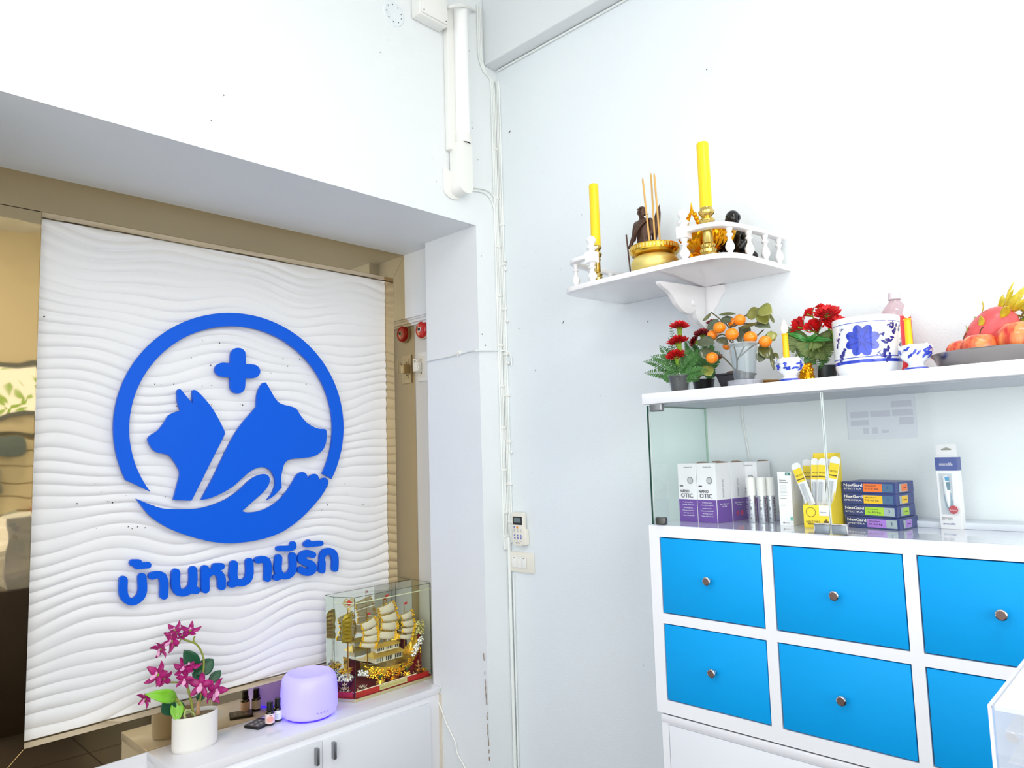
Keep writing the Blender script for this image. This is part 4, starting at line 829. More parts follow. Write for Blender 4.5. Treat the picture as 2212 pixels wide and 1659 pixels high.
def frond(parent, base, tip, sag=.2, w=.028, n=13, m=leaf_m):
    base = V(base); tip = V(tip); L = (tip-base).length; D = (tip-base).normalized()
    X = D.cross(V((0, 0, 1))); X = X.normalized() if X.length > .05 else V((1, 0, 0))
    # fronds spread in a plane facing the room
    N = V((.5, -.85, .2)); X = D.cross(N).normalized()
    P = [base.lerp(tip, i/(2*n))+V((0, 0, sag*L*math.sin(math.pi*i/(2*n)))) for i in range(2*n+1)]
    mb = MB(); mb.tube(P, [.0011*(1-.7*i/len(P)) for i in range(len(P))], 5)
    for i in range(2, 2*n+1):
        t = i/(2*n); ln = w*(math.sin(math.pi*min(1, .12+t*.9))**.7)*(1.1-t*.35); p = P[i]
        for sg_ in (-1, 1):
            d = (X*sg_+D*.55+V((rv(.1), rv(.1), rv(.1)))).normalized(); q = d.cross(N).normalized(); hw_ = ln*.10+.0005
            z = N.normalized()*.001
            mb.add([p, p+d*ln*.35+q*hw_, p+d*ln*.75+q*hw_*.8, p+d*ln, p+d*ln*.75-q*hw_*.8, p+d*ln*.35-q*hw_, p+d*ln*.5+z], [(0, 1, 6), (1, 2, 6), (2, 3, 6), (3, 4, 6), (4, 5, 6), (5, 0, 6)])
    return mb.build('fern_frond', m, parent, smooth=False)
def leaf(parent, base, tip, w, m, N=(.4, -.8, .4), cup=.15, bend=.1, name='leaf', seg=7, shape=1., vein=True):
    base = V(base); tip = V(tip); D = (tip-base); L = D.length; D = D.normalized(); N = V(N); X = D.cross(N).normalized(); N = X.cross(D).normalized()
    vs = []; 
    for i in range(seg+1):
        t = i/seg; ww = w*.5*math.sin(math.pi*t**shape)**.75 if 0 < t < 1 else w*.02
        c = base+D*L*t+N*(bend*L*math.sin(math.pi*t))
        for u in (-1, -.5, 0, .5, 1): vs.append(c+X*ww*u+N*(cup*ww*(u*u))+N*(-.0 if u else (-.06*ww)))
    mb = MB(); mb.add(vs, [(i*5+k, i*5+k+1, (i+1)*5+k+1, (i+1)*5+k) for i in range(seg) for k in range(4)])
    o = mb.build(name, m, parent, ang=180, solid=.0007)
    return o

# --- carnation pot 1
yq = -.27
pc_ = ay(1468, 830, yq); c0 = V((pc_.x, yq, ZC))
fl1 = thing('carnation_pot', 'small clear-cupped black pot with three stacked red carnations and fern, leftmost on the cabinet', 'flower pot', c0)
MB().lathe([(.024, 0), (.0245, .002), (.030, .046), (.033, .05), (.033, .053), (.0295, .052), (.0, .046)], c0, 28).build('pot', black_p, fl1, ang=30)
MB().lathe([(.027, 0), (.0335, .046), (.037, .056), (.038, .058), (.036, .058)], c0, 28, capt=False).build('clear_cup', clear_m, fl1, ang=40, label='clear plastic outer cup')
P1 = lambda x, y, dy=0.: ay(x, y, yq+dy)
for px, py, R, d in ((1461, 771, .0265, (.1, -.5, .85)), (1465, 741, .0285, (.05, -.4, .9)), (1468, 708, .0255, (.25, -.35, .9))):
    carnation(fl1, P1(px, py, -.01), d, R*1.18)
for x, y, s_ in ((1388, 781, .10), (1391, 806, .04), (1405, 769, .12), (1424, 746, .1), (1447, 694, .02), (1430, 816, .03), (1532, 801, .05), (1515, 765, .1), (1500, 790, .05), (1495, 752, .1), (1443, 728, .05), (1512, 822, .1), (1540, 748, .1)):
    frond(fl1, P1(1468+rv(5), 815, 0), P1(x, y, rv(.03)), s_, .024 if y > 740 else .015, 10)
MB().tube(spline([P1(1468, 830), P1(1463, 780), P1(1466, 745), P1(1469, 718)], 4), .0018, 6).build('stem', stem_m, fl1)
# --- carnation pot 2, behind the kumquat
yq2 = -.10; c1 = V((ay(1520, 830, yq2).x, yq2, ZC))
fl2 = thing('carnation_pot', 'darker red carnation arrangement with fern half hidden behind the orange kumquat branch', 'flower pot', c1)
MB().lathe([(.028, 0), (.035, .048), (.037, .052), (.0, .048)], c1, 24).build('pot', black_p, fl2, ang=30)
P2 = lambda x, y, dy=0.: ay(x, y, yq2+dy)
for px, py, R, d in ((1518, 724, .03, (.2, -.4, .9)), (1503, 738, .026, (-.6, -.5, .5)), (1540, 700, .022, (.2, -.3, .9))):
    carnation(fl2, P2(px, py), d, R, red_d)
for x, y, s_ in ((1480, 735, .1), (1490, 770, .1), (1505, 800, .1), (1470, 760, .1), (1555, 760, .1), (1545, 800, .1), (1500, 755, .05), (1535, 735, .1)):
    frond(fl2, P2(1520, 812), P2(x, y, rv(.03)), s_, .032)
# --- kumquat
yk_ = -.20; kc = V((ay(1590, 830, yk_).x, yk_, ZC))
km = thing('kumquat_plant', 'artificial kumquat branch with orange fruits and olive leaves in a black square pot', 'plant', kc)
pk = MB(); 
for z0_, z1_, w0, w1 in ((0, .044, .030, .042), (.044, .050, .046, .046)):
    pk.add([(kc.x-w0, yk_-w0, ZC+z0_), (kc.x+w0, yk_-w0, ZC+z0_), (kc.x+w0, yk_+w0, ZC+z0_), (kc.x-w0, yk_+w0, ZC+z0_), (kc.x-w1, yk_-w1, ZC+z1_), (kc.x+w1, yk_-w1, ZC+z1_), (kc.x+w1, yk_+w1, ZC+z1_), (kc.x-w1, yk_+w1, ZC+z1_)], [(0, 3, 2, 1), (4, 5, 6, 7), (0, 1, 5, 4), (1, 2, 6, 5), (2, 3, 7, 6), (3, 0, 4, 7)])
pk.build('pot', mat('black_pot', (34, 32, 40), .4), km, bevel=.0015)
MB().lathe([(.03, .0505), (.022, .057), (0, .06)], kc, 12).build('soil', mat('brown_soil', (90, 52, 36), .9, bump=.5, bscale=200), km)
PK = lambda x, y, dy=0.: ay(x, y, yk_+dy)
brn = mat('twig', (96, 92, 66), .6)
tw = [[(1590, 820, 0), (1592, 780, -.02), (1585, 745, -.03), (1575, 708, -.03), (1550, 685, -.03), (1537, 675, -.02)], [(1592, 780, -.02), (1610, 745, -.03), (1630, 730, -.02), (1650, 712, -.01)], [(1575, 708, -.03), (1600, 700, -.02), (1635, 697, -.02), (1640, 672, -.01)], [(1585, 745, -.03), (1560, 722, -.04), (1530, 745, -.04)], [(1590, 800, -.01), (1560, 770, -.03), (1535, 762, -.05)], [(1592, 775, 0), (1640, 740, 0), (1668, 765, 0)], [(1575, 708, -.03), (1605, 685, -.03), (1640, 666, -.02)]]
bmb = MB()
for l in tw: bmb.tube(spline([PK(*p) for p in l], 4), .0022, 6)
bmb.build('branch', brn, km)
or_m = mat('kumquat_orange', (255, 140, 14), .25, bump=.12, bscale=220, dist=.0006, coat=.3, sss=.0)
for px, py, r_, dy in ((1554, 708, .0175, -.06), (1598, 691, .0165, -.05), (1583, 697, .0145, -.02), (1581, 722, .0185, -.065), (1539, 724, .0155, -.04), (1621, 729, .0185, -.05), (1653, 738, .0175, -.05), (1538, 773, .0175, -.06), (1570, 748, .012, -.0)):
    c = PK(px, py, dy); fo = MB().ball(c, r_, 20, (1.05, 1.05, .98), 12).build('kumquat', or_m, km)
    MB().lathe([(.003, -.001), (.0035, .0005), (0, .001)], c+V((0, 0, r_*.97)), 8).build('fruit_stalk', brn, fo)
ol = mat('olive_leaf', (92, 98, 52), .28, coat=.3, var=.3, vscale=30); ol2 = mat('olive_leaf_grey', (86, 96, 72), .25, coat=.35, var=.25, vscale=30); ol3 = mat('olive_leaf_light', (134, 138, 62), .3, coat=.2, var=.3, vscale=25)
for i, (x0_, y0_, x1_, y1_, w, m_, dy) in enumerate(((1537, 675, 1517, 694, .012, ol, -.03), (1552, 690, 1528, 712, .035, ol2, -.04), (1556, 690, 1580, 694, .028, ol2, -.03), (1612, 683, 1640, 670, .040, ol3, -.03), (1638, 668, 1668, 676, .046, ol3, -.04), (1640, 672, 1656, 700, .040, ol3, -.03), (1664, 680, 1672, 698, .010, ol, -.04), (1630, 700, 1664, 708, .036, ol2, -.03), (1594, 708, 1640, 696, .010, ol, -.04), (1595, 708, 1622, 718, .034, ol2, 0), (1655, 722, 1674, 736, .03, ol3, -.02), (1600, 715, 1604, 745, .032, ol2, -.01), (1508, 736, 1544, 742, .040, ol2, -.06), (1548, 732, 1572, 746, .030, ol2, -.05), (1522, 750, 1531, 778, .044, ol2, -.06), (1520, 790, 1536, 812, .040, ol3, -.05), (1502, 795, 1510, 820, .02, ol, -.03), (1642, 745, 1660, 775, .038, ol, -.04), (1645, 760, 1640, 782, .03, ol2, -.05), (1664, 745, 1672, 800, .014, ol, -.03), (1672, 762, 1682, 775, .012, ol, -.03), (1665, 715, 1668, 735, .03, ol3, -.03), (1552, 680, 1590, 678, .012, ol, -.03), (1570, 682, 1576, 698, .03, ol, 0), (1668, 680, 1640, 690, .03, ol3, -.02), (1560, 765, 1550, 775, .016, mat('brown_leaf', (130, 60, 28), .4), -.02))):
    leaf(km, PK(x0_, y0_, dy), PK(x1_, y1_, dy-.01), w, m_, N=(.45+rv(.3), -.8, .3+rv(.3)), cup=.2, bend=rv(.15), seg=6)
# --- water glass on an acrylic coaster
yg = -.295
gc = V((ay(1608, 800, yg).x, yg, ZC))
co = MB().lathe([(.048, 0), (.048, .017), (.044, .017), (.044, .004), (0, .004)], gc, 40).build('glass_dish', glass('clear_acrylic', (226, 226, 236), haze=.22), None, cat='dish', label='clear acrylic round dish under the water glass', ang=30)
tg = thing('water_glass', 'clear tapered drinking glass of water in front of the kumquat plant', 'glass', gc+V((0, 0, .0045)))
gb = gc+V((0, 0, .0045))
hg = ay(1608, 742, yg).z-gb.z
MB().lathe([(.0, .001), (.027, .001), (.029, .01), (.039, hg-.006), (.040, hg), (.0375, hg), (.037, hg-.006), (.027, .014), (0, .012)], gb, 40).build('tumbler', glass('tumbler_glass', (246, 249, 250), ior=1.5, haze=.05), tg, ang=40)
MB().lathe([(.0395, 0), (.041, .002), (.0395, .004), (.037, .002), (.0395, 0)], gb+V((0, 0, hg-.003)), 40).build('rim', glass('rim_glass', (224, 232, 232), haze=.35), tg)
MB().lathe([(.0, .0), (.0265, .0), (.0355, hg*.72), (0, hg*.72)], gb+V((0, 0, .013)), 32).build('water', glass('water', (247, 249, 250), ior=1.15), tg, ang=30)
# --- items lying behind: tray of sweets / incense
yt = -.12
tpc = V((ay(1640, 822, yt).x, yt, ZC))
MB().lathe([(.07, 0), (.085, .012), (.088, .016), (.084, .016), (.068, .004), (0, .004)], tpc, 32, sx=1.2, sy=.8).build('saucer', mat('mottled_saucer', (150, 60, 50), .3, var=.8, vscale=30), None, cat='saucer', label='low dark reddish saucer behind the water glass', ang=40)
MB().lathe([(.0, 0), (.05, .0), (.055, .008), (.05, .012), (.0, .012)], tpc+V((-.0, 0, .0162)), 24, sx=1.2, sy=.7).build('wooden_dish', mat('olive_wood', (150, 118, 62), .4), None, cat='dish', label='flat olive-brown wooden dish resting on the reddish saucer', ang=40)
# --- porcelain
porc = mat('white_porcelain', (238, 242, 246), .12, coat=.5)
cob = mat('cobalt_glaze', (34, 62, 190), .14, coat=.5, var=.3, vscale=60); cobd = mat('dark_cobalt_glaze', (26, 28, 130), .14, coat=.5)
def patch(mb, c, rf, ang0, z0, du, dz, rot=0, nr=3, n=14, off=.0007, shape=None):
    """small painted ellipse lying on a round body of radius rf(z)"""
    vs = [None]; 
    def pt(u, w):
        z = z0+w; r_ = rf(z)+off; a = ang0+u/max(rf(z0), .01); return V((c[0]+r_*math.cos(a), c[1]+r_*math.sin(a), c[2]+z))
    vs[0] = pt(0, 0); ca, sa = math.cos(rot), math.sin(rot)
    for i in range(1, nr+1):
        for k in range(n):
            t = 2*math.pi*k/n; u = du*math.cos(t)*i/nr; w = dz*math.sin(t)*i/nr; vs.append(pt(u*ca-w*sa, u*sa+w*ca))
    fs = [(0, 1+k, 1+(k+1) % n) for k in range(n)]
    for i in range(nr-1): fs += [(1+i*n+k, 1+i*n+(k+1) % n, 1+(i+1)*n+(k+1) % n, 1+(i+1)*n+k) for k in range(n)]
    mb.add(vs, fs)
def toward(c): return math.atan2(CP.y-c[1], CP.x-c[0])
yp = -.225
pc2 = V((ay(1874, 760, yp).x, yp, ZC)); 
rad = (ay(1950, 750, yp)-ay(1797, 750, yp)).length/2*.93
hp = ay(1874, 690, yp).z-ZC
print('POT', pc2, rad, hp)
pot = thing('porcelain_incense_pot', 'large white porcelain cylinder pot painted with a cobalt blue peony', 'pot', pc2)
R0 = rad
prof = [(R0*.80, 0), (R0*.84, .004), (R0*.92, .014), (R0*.965, .024), (R0*.985, .04), (R0*.985, hp-.02), (R0*1.0, hp-.004), (R0*.985, hp), (R0*.95, hp-.003), (R0*.94, hp-.02), (R0*.93, hp*.7), (0, hp*.68)]
MB().lathe(prof, pc2, 64).build('body', porc, pot, ang=50)
rf = lambda z: R0*.985 if z > .04 else R0*(.92+.065*max(0, (z-.014))/.026)
for za_, zb_ in ((.0300, .041), (.0465, .0485), (hp-.0175, hp-.0160)):
    MB().lathe([(rf(za_)+.0006, za_), (rf((za_+zb_)/2)+.0008, (za_+zb_)/2), (rf(zb_)+.0006, zb_)], pc2, 64, capb=False, capt=False).build('painted_band', cob, pot)
tA = toward(pc2)+.0
fb_ = MB(); fc_ = tA-.13; fz = hp*.585
for k in range(8):
    a = 2*math.pi*k/8+.3; rr_ = .026
    patch(fb_, pc2, rf, fc_+rr_*math.cos(a)/R0, fz+rr_*math.sin(a)*.95, .017, .0125, a, 3)
patch(fb_, pc2, rf, fc_, fz, .02, .018)
fb_.build('painted_peony', cob, pot, ang=180)
fd = MB()
for du, dz, su, sv, ro_ in ((.062, -.004, .017, .008, -.2), (.052, -.034, .010, .016, .4), (.06, -.048, .008, .010, .9), (-.052, -.03, .010, .014, .3), (-.056, -.042, .006, .012, 0), (.078, .032, .010, .008, .6), (.086, .022, .008, .014, .2), (.072, .04, .008, .004, .3), (.112, -.01, .006, .012, .5), (.115, -.03, .006, .014, 0), (.108, .03, .004, .012, 0), (-.066, .012, .006, .010, .2), (-.072, -.004, .005, .008, 0), (-.052, .034, .004, .003, 0), (.036, -.036, .006, .004, 0), (.045, .012, .010, .006, .4)):
    for j in range(6):
        q_ = (j-2.5)/2.5; patch(fd, pc2, rf, tA-.13+(du+su*.8*q_*math.cos(ro_)+rv(.003))/R0, fz+dz+sv*.9*q_*(1 if j % 2 else .4)+rv(.003), su*.42, sv*.36, ro_+rv(.9), 2, 9, .0011+.00004*j)
fd.build('painted_leaf', cobd, pot, ang=180, kind='stuff')
vv = MB()
for k in range(8):
    a = 2*math.pi*k/8+.3
    for j in range(5):
        t0 = .008+.006*j; patch(vv, pc2, rf, fc_+t0*math.cos(a)/R0, fz+t0*math.sin(a)*.95, .0032, .0006, a, 1, 6, .0016)
vv.build('painted_vein', cobd, pot, ang=180, kind='stuff')
def lotus(px, label, yy, cpx):
    c = V((ay(px, 780, yy).x, yy, ZC)); t = thing('candle_holder', label, 'candle holder', c)
    P = [(.024, 0), (.027, .003), (.028, .007), (.022, .011), (.017, .017), (.019, .023), (.030, .032), (.0375, .045), (.0365, .058), (.029, .066)]
    MB().lathe(P, c, 36).build('bowl', porc, t, ang=60)
    pm = MB()
    for k in range(6):
        a = 2*math.pi*k/6+.5; u = V((math.cos(a), math.sin(a), 0)); w = V((-u.y, u.x, 0))
        vs = []
        for i, (z, rr_, hw_) in enumerate(((.048, .0375, .019), (.058, .0362, .016), (.063, .0365, .010), (.067, .039, .001))):
            for q_ in (-1, 0, 1): vs.append(c+u*rr_*(1 if q_ == 0 else .93)+w*hw_*q_+V((0, 0, z)))
        pm.add(vs, [(i*3+k2, i*3+k2+1, (i+1)*3+k2+1, (i+1)*3+k2) for i in range(3) for k2 in range(2)])
    pm.build('petal_rim', porc, t, ang=60, solid=.0015)
    rl = lambda z: .030+.0075*math.sin(min(1, max(0, (z-.03)/.03))*1.57) if z < .06 else .0375-.6*(z-.06)
    rl2 = lambda z: max(.018, .0378*math.sqrt(max(.05, 1-((z-.048)/.034)**2)))
    dm = MB(); A = toward(c)
    for k in range(14):
        patch(dm, c, rl2, A+rv(1.1), .046+rv(.013), .0065+rv(.002), .0028, .5+rv(.6), 2, 8, .0014)
    for k in range(5): patch(dm, c, rl2, A+1.1+rv(.25)-(2.2 if k % 2 else 0), .05+rv(.012), .003, .007, rv(.3), 2, 8, .0014)
    dm.build('painted_spray', cob, t, ang=180, kind='stuff')
    MB().lathe([(.0265, .001), (.0286, .004), (.0284, .008), (.024, .0105)], c, 36, capb=False, capt=False).build('painted_band', cob, t)
    return c, t
def lit_candle(c, z0_, ptop, pbot, label):
    b = c+V((0, 0, z0_)); h = ptop-b.z
    t = thing('lit_candle', label, 'candle', b)
    MB().lathe([(.0085, 0), (.0075, h-.002), (.009, h-.001), (.0088, h+.002), (.004, h+.001), (0, h)], b, 16).build('wax_body', mat('orange_wax', (255, 190, 0), .35, emit=(255, 170, 0), es=.12), t)
    MB().tube([b+V((0, 0, h)), b+V((0, 0, h+.008))], .0008, 6).build('wick', mat('burnt_wick', (60, 40, 30), .8), t)
    fl_ = MB().lathe([(0, .004), (.0045, .007), (.0072, .014), (.0068, .021), (.0042, .030), (.0015, .037), (0, .040)], b+V((0, 0, h)), 14).build('flame', mat('flame', (255, 235, 190), .5, emit=(255, 226, 170), es=9), t)
    MB().lathe([(0, .002), (.006, .005), (.0092, .014), (.0085, .022), (.0052, .032), (.0018, .041), (0, .044)], b+V((0, 0, h)), 14).build('flame_halo', flame_halo(), fl_)
    return t
def flame_halo():
    if 'flame_halo' in MATS: return MATS['flame_halo']
    m = bpy.data.materials.new('flame_halo'); m.use_nodes = True; nt = m.node_tree; nt.nodes.clear()
    o = nt.nodes.new('ShaderNodeOutputMaterial'); a = nt.nodes.new('ShaderNodeBsdfTransparent'); e_ = nt.nodes.new('ShaderNodeEmission'); ad = nt.nodes.new('ShaderNodeAddShader')
    e_.inputs[0].default_value = (1, .25, .08, 1); e_.inputs[1].default_value = .35
    nt.links.new(a.outputs[0], ad.inputs[0]); nt.links.new(e_.outputs[0], ad.inputs[1]); nt.links.new(ad.outputs[0], o.inputs[0]); MATS['flame_halo'] = m; return m
yl = -.29
cA, tA_ = lotus(1704, 'blue-and-white porcelain lotus candle holder left of the big porcelain pot', yl, 1704)
lit_candle(cA+V((-.006, 0, 0)), .055, ay(1693, 723, yl).z, 0, 'lit thin yellow candle left of the big porcelain pot')
yr_ = -.27
cB, tB_ = lotus(1979, 'blue-and-white porcelain lotus candle holder right of the big porcelain pot', yr_, 1979)
lit_candle(cB+V((-.012, 0, 0)), .055, ay(1970, 689, yr_).z, 0, 'lit thin yellow candle between the red-labelled bottle and fruit tray')
# gold crumpled figurine
gfc = V((ay(1742, 800, -.215).x, -.215, ZC))
gf = thing('gold_figurine', 'small crumpled gold figurine beside the left candle holder', 'ornament', gfc)
m_ = MB()
for k in range(60):
    t = random.random(); a = random.random()*6.28; rr_ = .022*(1-.55*t)
    m_.ball(gfc+V((rr_*math.cos(a)*.8, rr_*math.sin(a)*.8, .006+t*.046)), .006+random.random()*.004, 7, (1, 1, .8), 5)
m_.lathe([(.022, 0), (.024, .006), (.020, .024), (.010, .05), (.0, .054)], gfc, 14)
m_.build('body', gold_o, gf, ang=40)
# rose arrangement
yr2 = -.13; rc = V((ay(1782, 800, yr2).x, yr2, ZC))
ra = thing('rose_arrangement', 'red carnations over drooping fern in a frosted cup left of the big porcelain pot', 'flower pot', rc)
MB().lathe([(.026, 0), (.034, .05), (.036, .052), (.033, .052), (.0, .045)], rc, 24).build('pot', mat('dark_green_pot', (44, 52, 50), .35), ra, ang=30)
cc_ = V((ay(1762, 800, yr2).x, yr2-.05, ZC))
MB().lathe([(.020, 0), (.026, .05), (.028, .052)], cc_, 24, capt=False).build('frosted_cup', glass('frosted_cup', (225, 220, 205), rough=.3, haze=.4), ra, ang=40)
P4 = lambda x, y, dy=0.: ay(x, y, yr2-.04+dy)
for px, py, R, d, f_ in ((1787, 680, .036, (.15, -.55, .8), 1), (1725, 702, .030, (-.55, -.55, .6), 0), (1760, 706, .032, (.0, -.6, .6), 0), (1748, 676, .020, (-.5, -.3, .8), 0), (1773, 664, .016, (.0, -.1, 1), 0), (1805, 702, .034, (.4, -.5, .6), 1)):
    (carnation if f_ else rose)(ra, P4(px, py), d, R)
for x, y, w in ((1700, 720, .016), (1715, 728, .018), (1785, 732, .018), (1745, 725, .014), (1765, 722, .014), (1800, 735, .016)):
    leaf(ra, P4(1748, 738, 0), P4(x, y, -.01), w, mat('leaf_green', (50, 130, 50), .4, coat=.2), cup=.3)
for x, y, s_, w in ((1700, 750, .25, .05), (1715, 775, .3, .045), (1740, 770, .2, .04), (1765, 785, .25, .05), (1790, 780, .25, .055), (1795, 755, .25, .05), (1760, 750, .2, .05), (1780, 745, .2, .05), (1690, 765, .25, .03)):
    frond(ra, P4(1752, 735, .01), P4(x, y, rv(.02)), s_, w, 11, mat('fern_olive', (96, 118, 56), .5, var=.2, vscale=40))
frond(ra, P4(1752, 735), P4(1770, 800, 0), .1, .05, 11, leaf_m)
MB().tube([rc+V((0, 0, .045)), P4(1770, 760), P4(1760, 720)], .003, 6).build('stem', stem_m, ra)
# bottle
yb_ = -.085; bcx = V((ay(1938, 720, yb_).x, yb_, ZC)); 
bt_ = thing('drink_bottle', 'clear bottle with red label and white cap behind the big porcelain pot', 'bottle', bcx)
zt_ = ay(1932, 632, yb_).z-ZC; zn = ay(1932, 645, yb_).z-ZC; zl1 = ay(1945, 683, yb_).z-ZC
rb_ = .036
MB().lathe([(rb_*.9, 0), (rb_, .006), (rb_, zl1), (rb_*.95, zl1+.014), (rb_*.7, zn-.022), (.0135, zn-.008), (.0135, zn)], bcx, 32).build('glass_body', glass('bottle_pink_glass', (236, 206, 214), haze=.25), bt_, ang=50)
MB().lathe([(rb_+.0006, .02), (rb_+.0006, zl1-.004)], bcx, 32, capb=False, capt=False).build('label', mat('red_label', (212, 28, 40), .4), bt_)
pl_ = MB()
A = toward(bcx)
for du, z, su, sv in ((.0, .075, .012, .004), (.006, .06, .008, .008), (-.008, .05, .010, .003), (.01, .035, .004, .008)):
    patch(pl_, bcx, lambda z: rb_, A+.5+du/rb_, z, su, sv, .3, 2, 8, .0012)
pl_.build('label_print', mat('label_green', (60, 140, 60), .5), bt_, kind='stuff')
text(bt_, 'AB', bcx+V((rb_*1.04*math.cos(A+.35), rb_*1.04*math.sin(A+.35), .048)), (-math.sin(A+.35), math.cos(A+.35), 0), (0, 0, 1), .012, white_p) if False else None
MB().lathe([(.0155, zn-.004), (.017, zn-.003), (.017, zn-.0005), (.0155, zn), (.0148, zt_-.002), (.0135, zt_), (0, zt_)], bcx, 28).build('cap', mat('pinkish_cap', (222, 208, 216), .3), bt_, ang=30)
sa = ay(1943, 628, yb_-.005); sb_ = ay(1988, 498, yb_-.005)
MB().tube([bcx+V((.004, 0, zt_)), sb_], .0016, 8).build('straw', mat('white_straw', (248, 246, 248), .4), bt_)
# tray with fruit
yt2 = -.19
tc_ = V((ay(2150, 770, yt2).x, yt2, ZC)); xl_ = ay(2012, 765, yt2).x
print('TRAY', tc_, xl_)
rt = tc_.x-xl_
tray = thing('fruit_tray', 'oval stainless steel tray of fruit at the right end of the cabinet', 'tray', tc_)
htr = ay(2060, 765, yt2-.12).z; 
MB().lathe([(rt*.82, 0), (rt*.86, .003), (rt*.95, .030), (rt, .037), (rt*1.005, .039), (rt*.995, .040), (rt*.94, .033), (rt*.84, .006), (0, .005)], tc_, 64, sx=1.0, sy=.95).build('tray_dish', mat('steel_dark', (150, 146, 146), .25, 1.), tray, ang=40)
apm = bpy.data.materials.new('apple_skin'); apm.use_nodes = True; nt = apm.node_tree; b = nt.nodes['Principled BSDF']; tcn = nt.nodes.new('ShaderNodeTexCoord'); mp = nt.nodes.new('ShaderNodeMapping'); mp.inputs['Scale'].default_value = (60, 60, 9)
nz_ = nt.nodes.new('ShaderNodeTexNoise'); nz_.inputs['Scale'].default_value = 1.2; cr = nt.nodes.new('ShaderNodeValToRGB')
cr.color_ramp.elements[0].position = .35; cr.color_ramp.elements[0].color = lin((206, 40, 36))+(1,); cr.color_ramp.elements[1].position = .68; cr.color_ramp.elements[1].color = lin((250, 150, 84))+(1,)
for a_, b_ in ((tcn.outputs['Object'], mp.inputs['Vector']), (mp.outputs[0], nz_.inputs['Vector']), (nz_.outputs['Fac'], cr.inputs[0]), (cr.outputs[0], b.inputs['Base Color'])): nt.links.new(a_, b_)
b.inputs['Roughness'].default_value = .3; b.inputs['Coat Weight'].default_value = .3
def apple(px, py, yy, r_, label, lift=0):
    p = ay(px, py, yy); c = V((p.x, yy, ZC+.007+lift)); t = thing('apple', label, 'apple', c)
    P = []
    for k in range(17):
        a = -math.pi/2+math.pi*k/16; rr_ = r_*math.cos(a)*(1+.06*math.sin(a)); z = r_*.9+r_*.92*math.sin(a)-(.20*r_*math.exp(-(rr_/(.35*r_))**2) if a > 0 else -.12*r_*math.exp(-(rr_/(.3*r_))**2)); P.append((max(rr_, 0), z))
    MB().lathe(P, c, 32, capb=False, capt=False).build('flesh', apm, t, ang=80)
    MB().tube([c+V((0, 0, r_*1.55)), c+V((.004, 0, r_*1.95)), c+V((.010, 0, r_*2.15))], [.0016, .0014, .002], 6).build('stalk', mat('apple_stalk', (92, 66, 34), .7), t)
apple(2116, 740, -.245, .0405, 'striped red-orange apple at the left of the steel tray')
apple(2206, 735, -.235, .052, 'yellower apple right of the red apple on the steel tray')
apple(2080, 745, -.205, .038, 'dark red apple at the far left rim of the steel tray, mostly behind another')
drm = mat('dragon_fruit_pink', (232, 92, 96), .35, var=.22, vscale=14); scm = mat('dragon_scale_yellow', (214, 196, 50), .4, var=.3, vscale=60); scg = mat('dragon_scale_green', (150, 160, 50), .4)
def dragon(px, py, yy, r_, L, label, axis, lift):
    p = ay(px, py, yy); c = V((p.x, yy, p.z)); D, X, Y = frame(axis); t = thing('dragon_fruit', label, 'fruit', c-V((0, 0, r_)))
    P = [(0, -L)]+[(r_*math.cos(a)**.8, L*math.sin(a)) for a in [(-1.45+2.9*k/14) for k in range(15)]]+[(0, L)]
    MB().lathe(P, c, 28, D, capb=False, capt=False).build('flesh', drm, t, ang=80)
    for k in range(16):
        tt = -.75+1.6*k/15; a = k*2.4; z = L*tt; rr_ = r_*math.sqrt(max(.05, 1-tt*tt)); u = X*math.cos(a)+Y*math.sin(a); b0_ = c+D*z+u*rr_*.97
        leaf(t, b0_, b0_+(D*.9+u*.55).normalized()*(.028+.02*max(0, tt)), .02, scm if k % 3 else scg, N=u, cup=-.2, bend=-.1, name='scale', seg=4)
    for k in range(7):
        a = k*.9; u = X*math.cos(a)+Y*math.sin(a); b0_ = c+D*L*.93+u*.008
        leaf(t, b0_, b0_+(D+u*.35).normalized()*(.05+.02*(k % 2)), .017, scm, N=u, cup=-.3, bend=.1, name='crown_leaf', seg=5)
dragon(2140, 722, -.160, .050, .070, 'large pink dragon fruit with yellow-green scales behind the apples', (.62, -.1, .74), 0)
dragon(2290, 722, -.10, .05, .07, 'second dragon fruit at the right edge of the tray', (-.5, -.1, .8), 0)

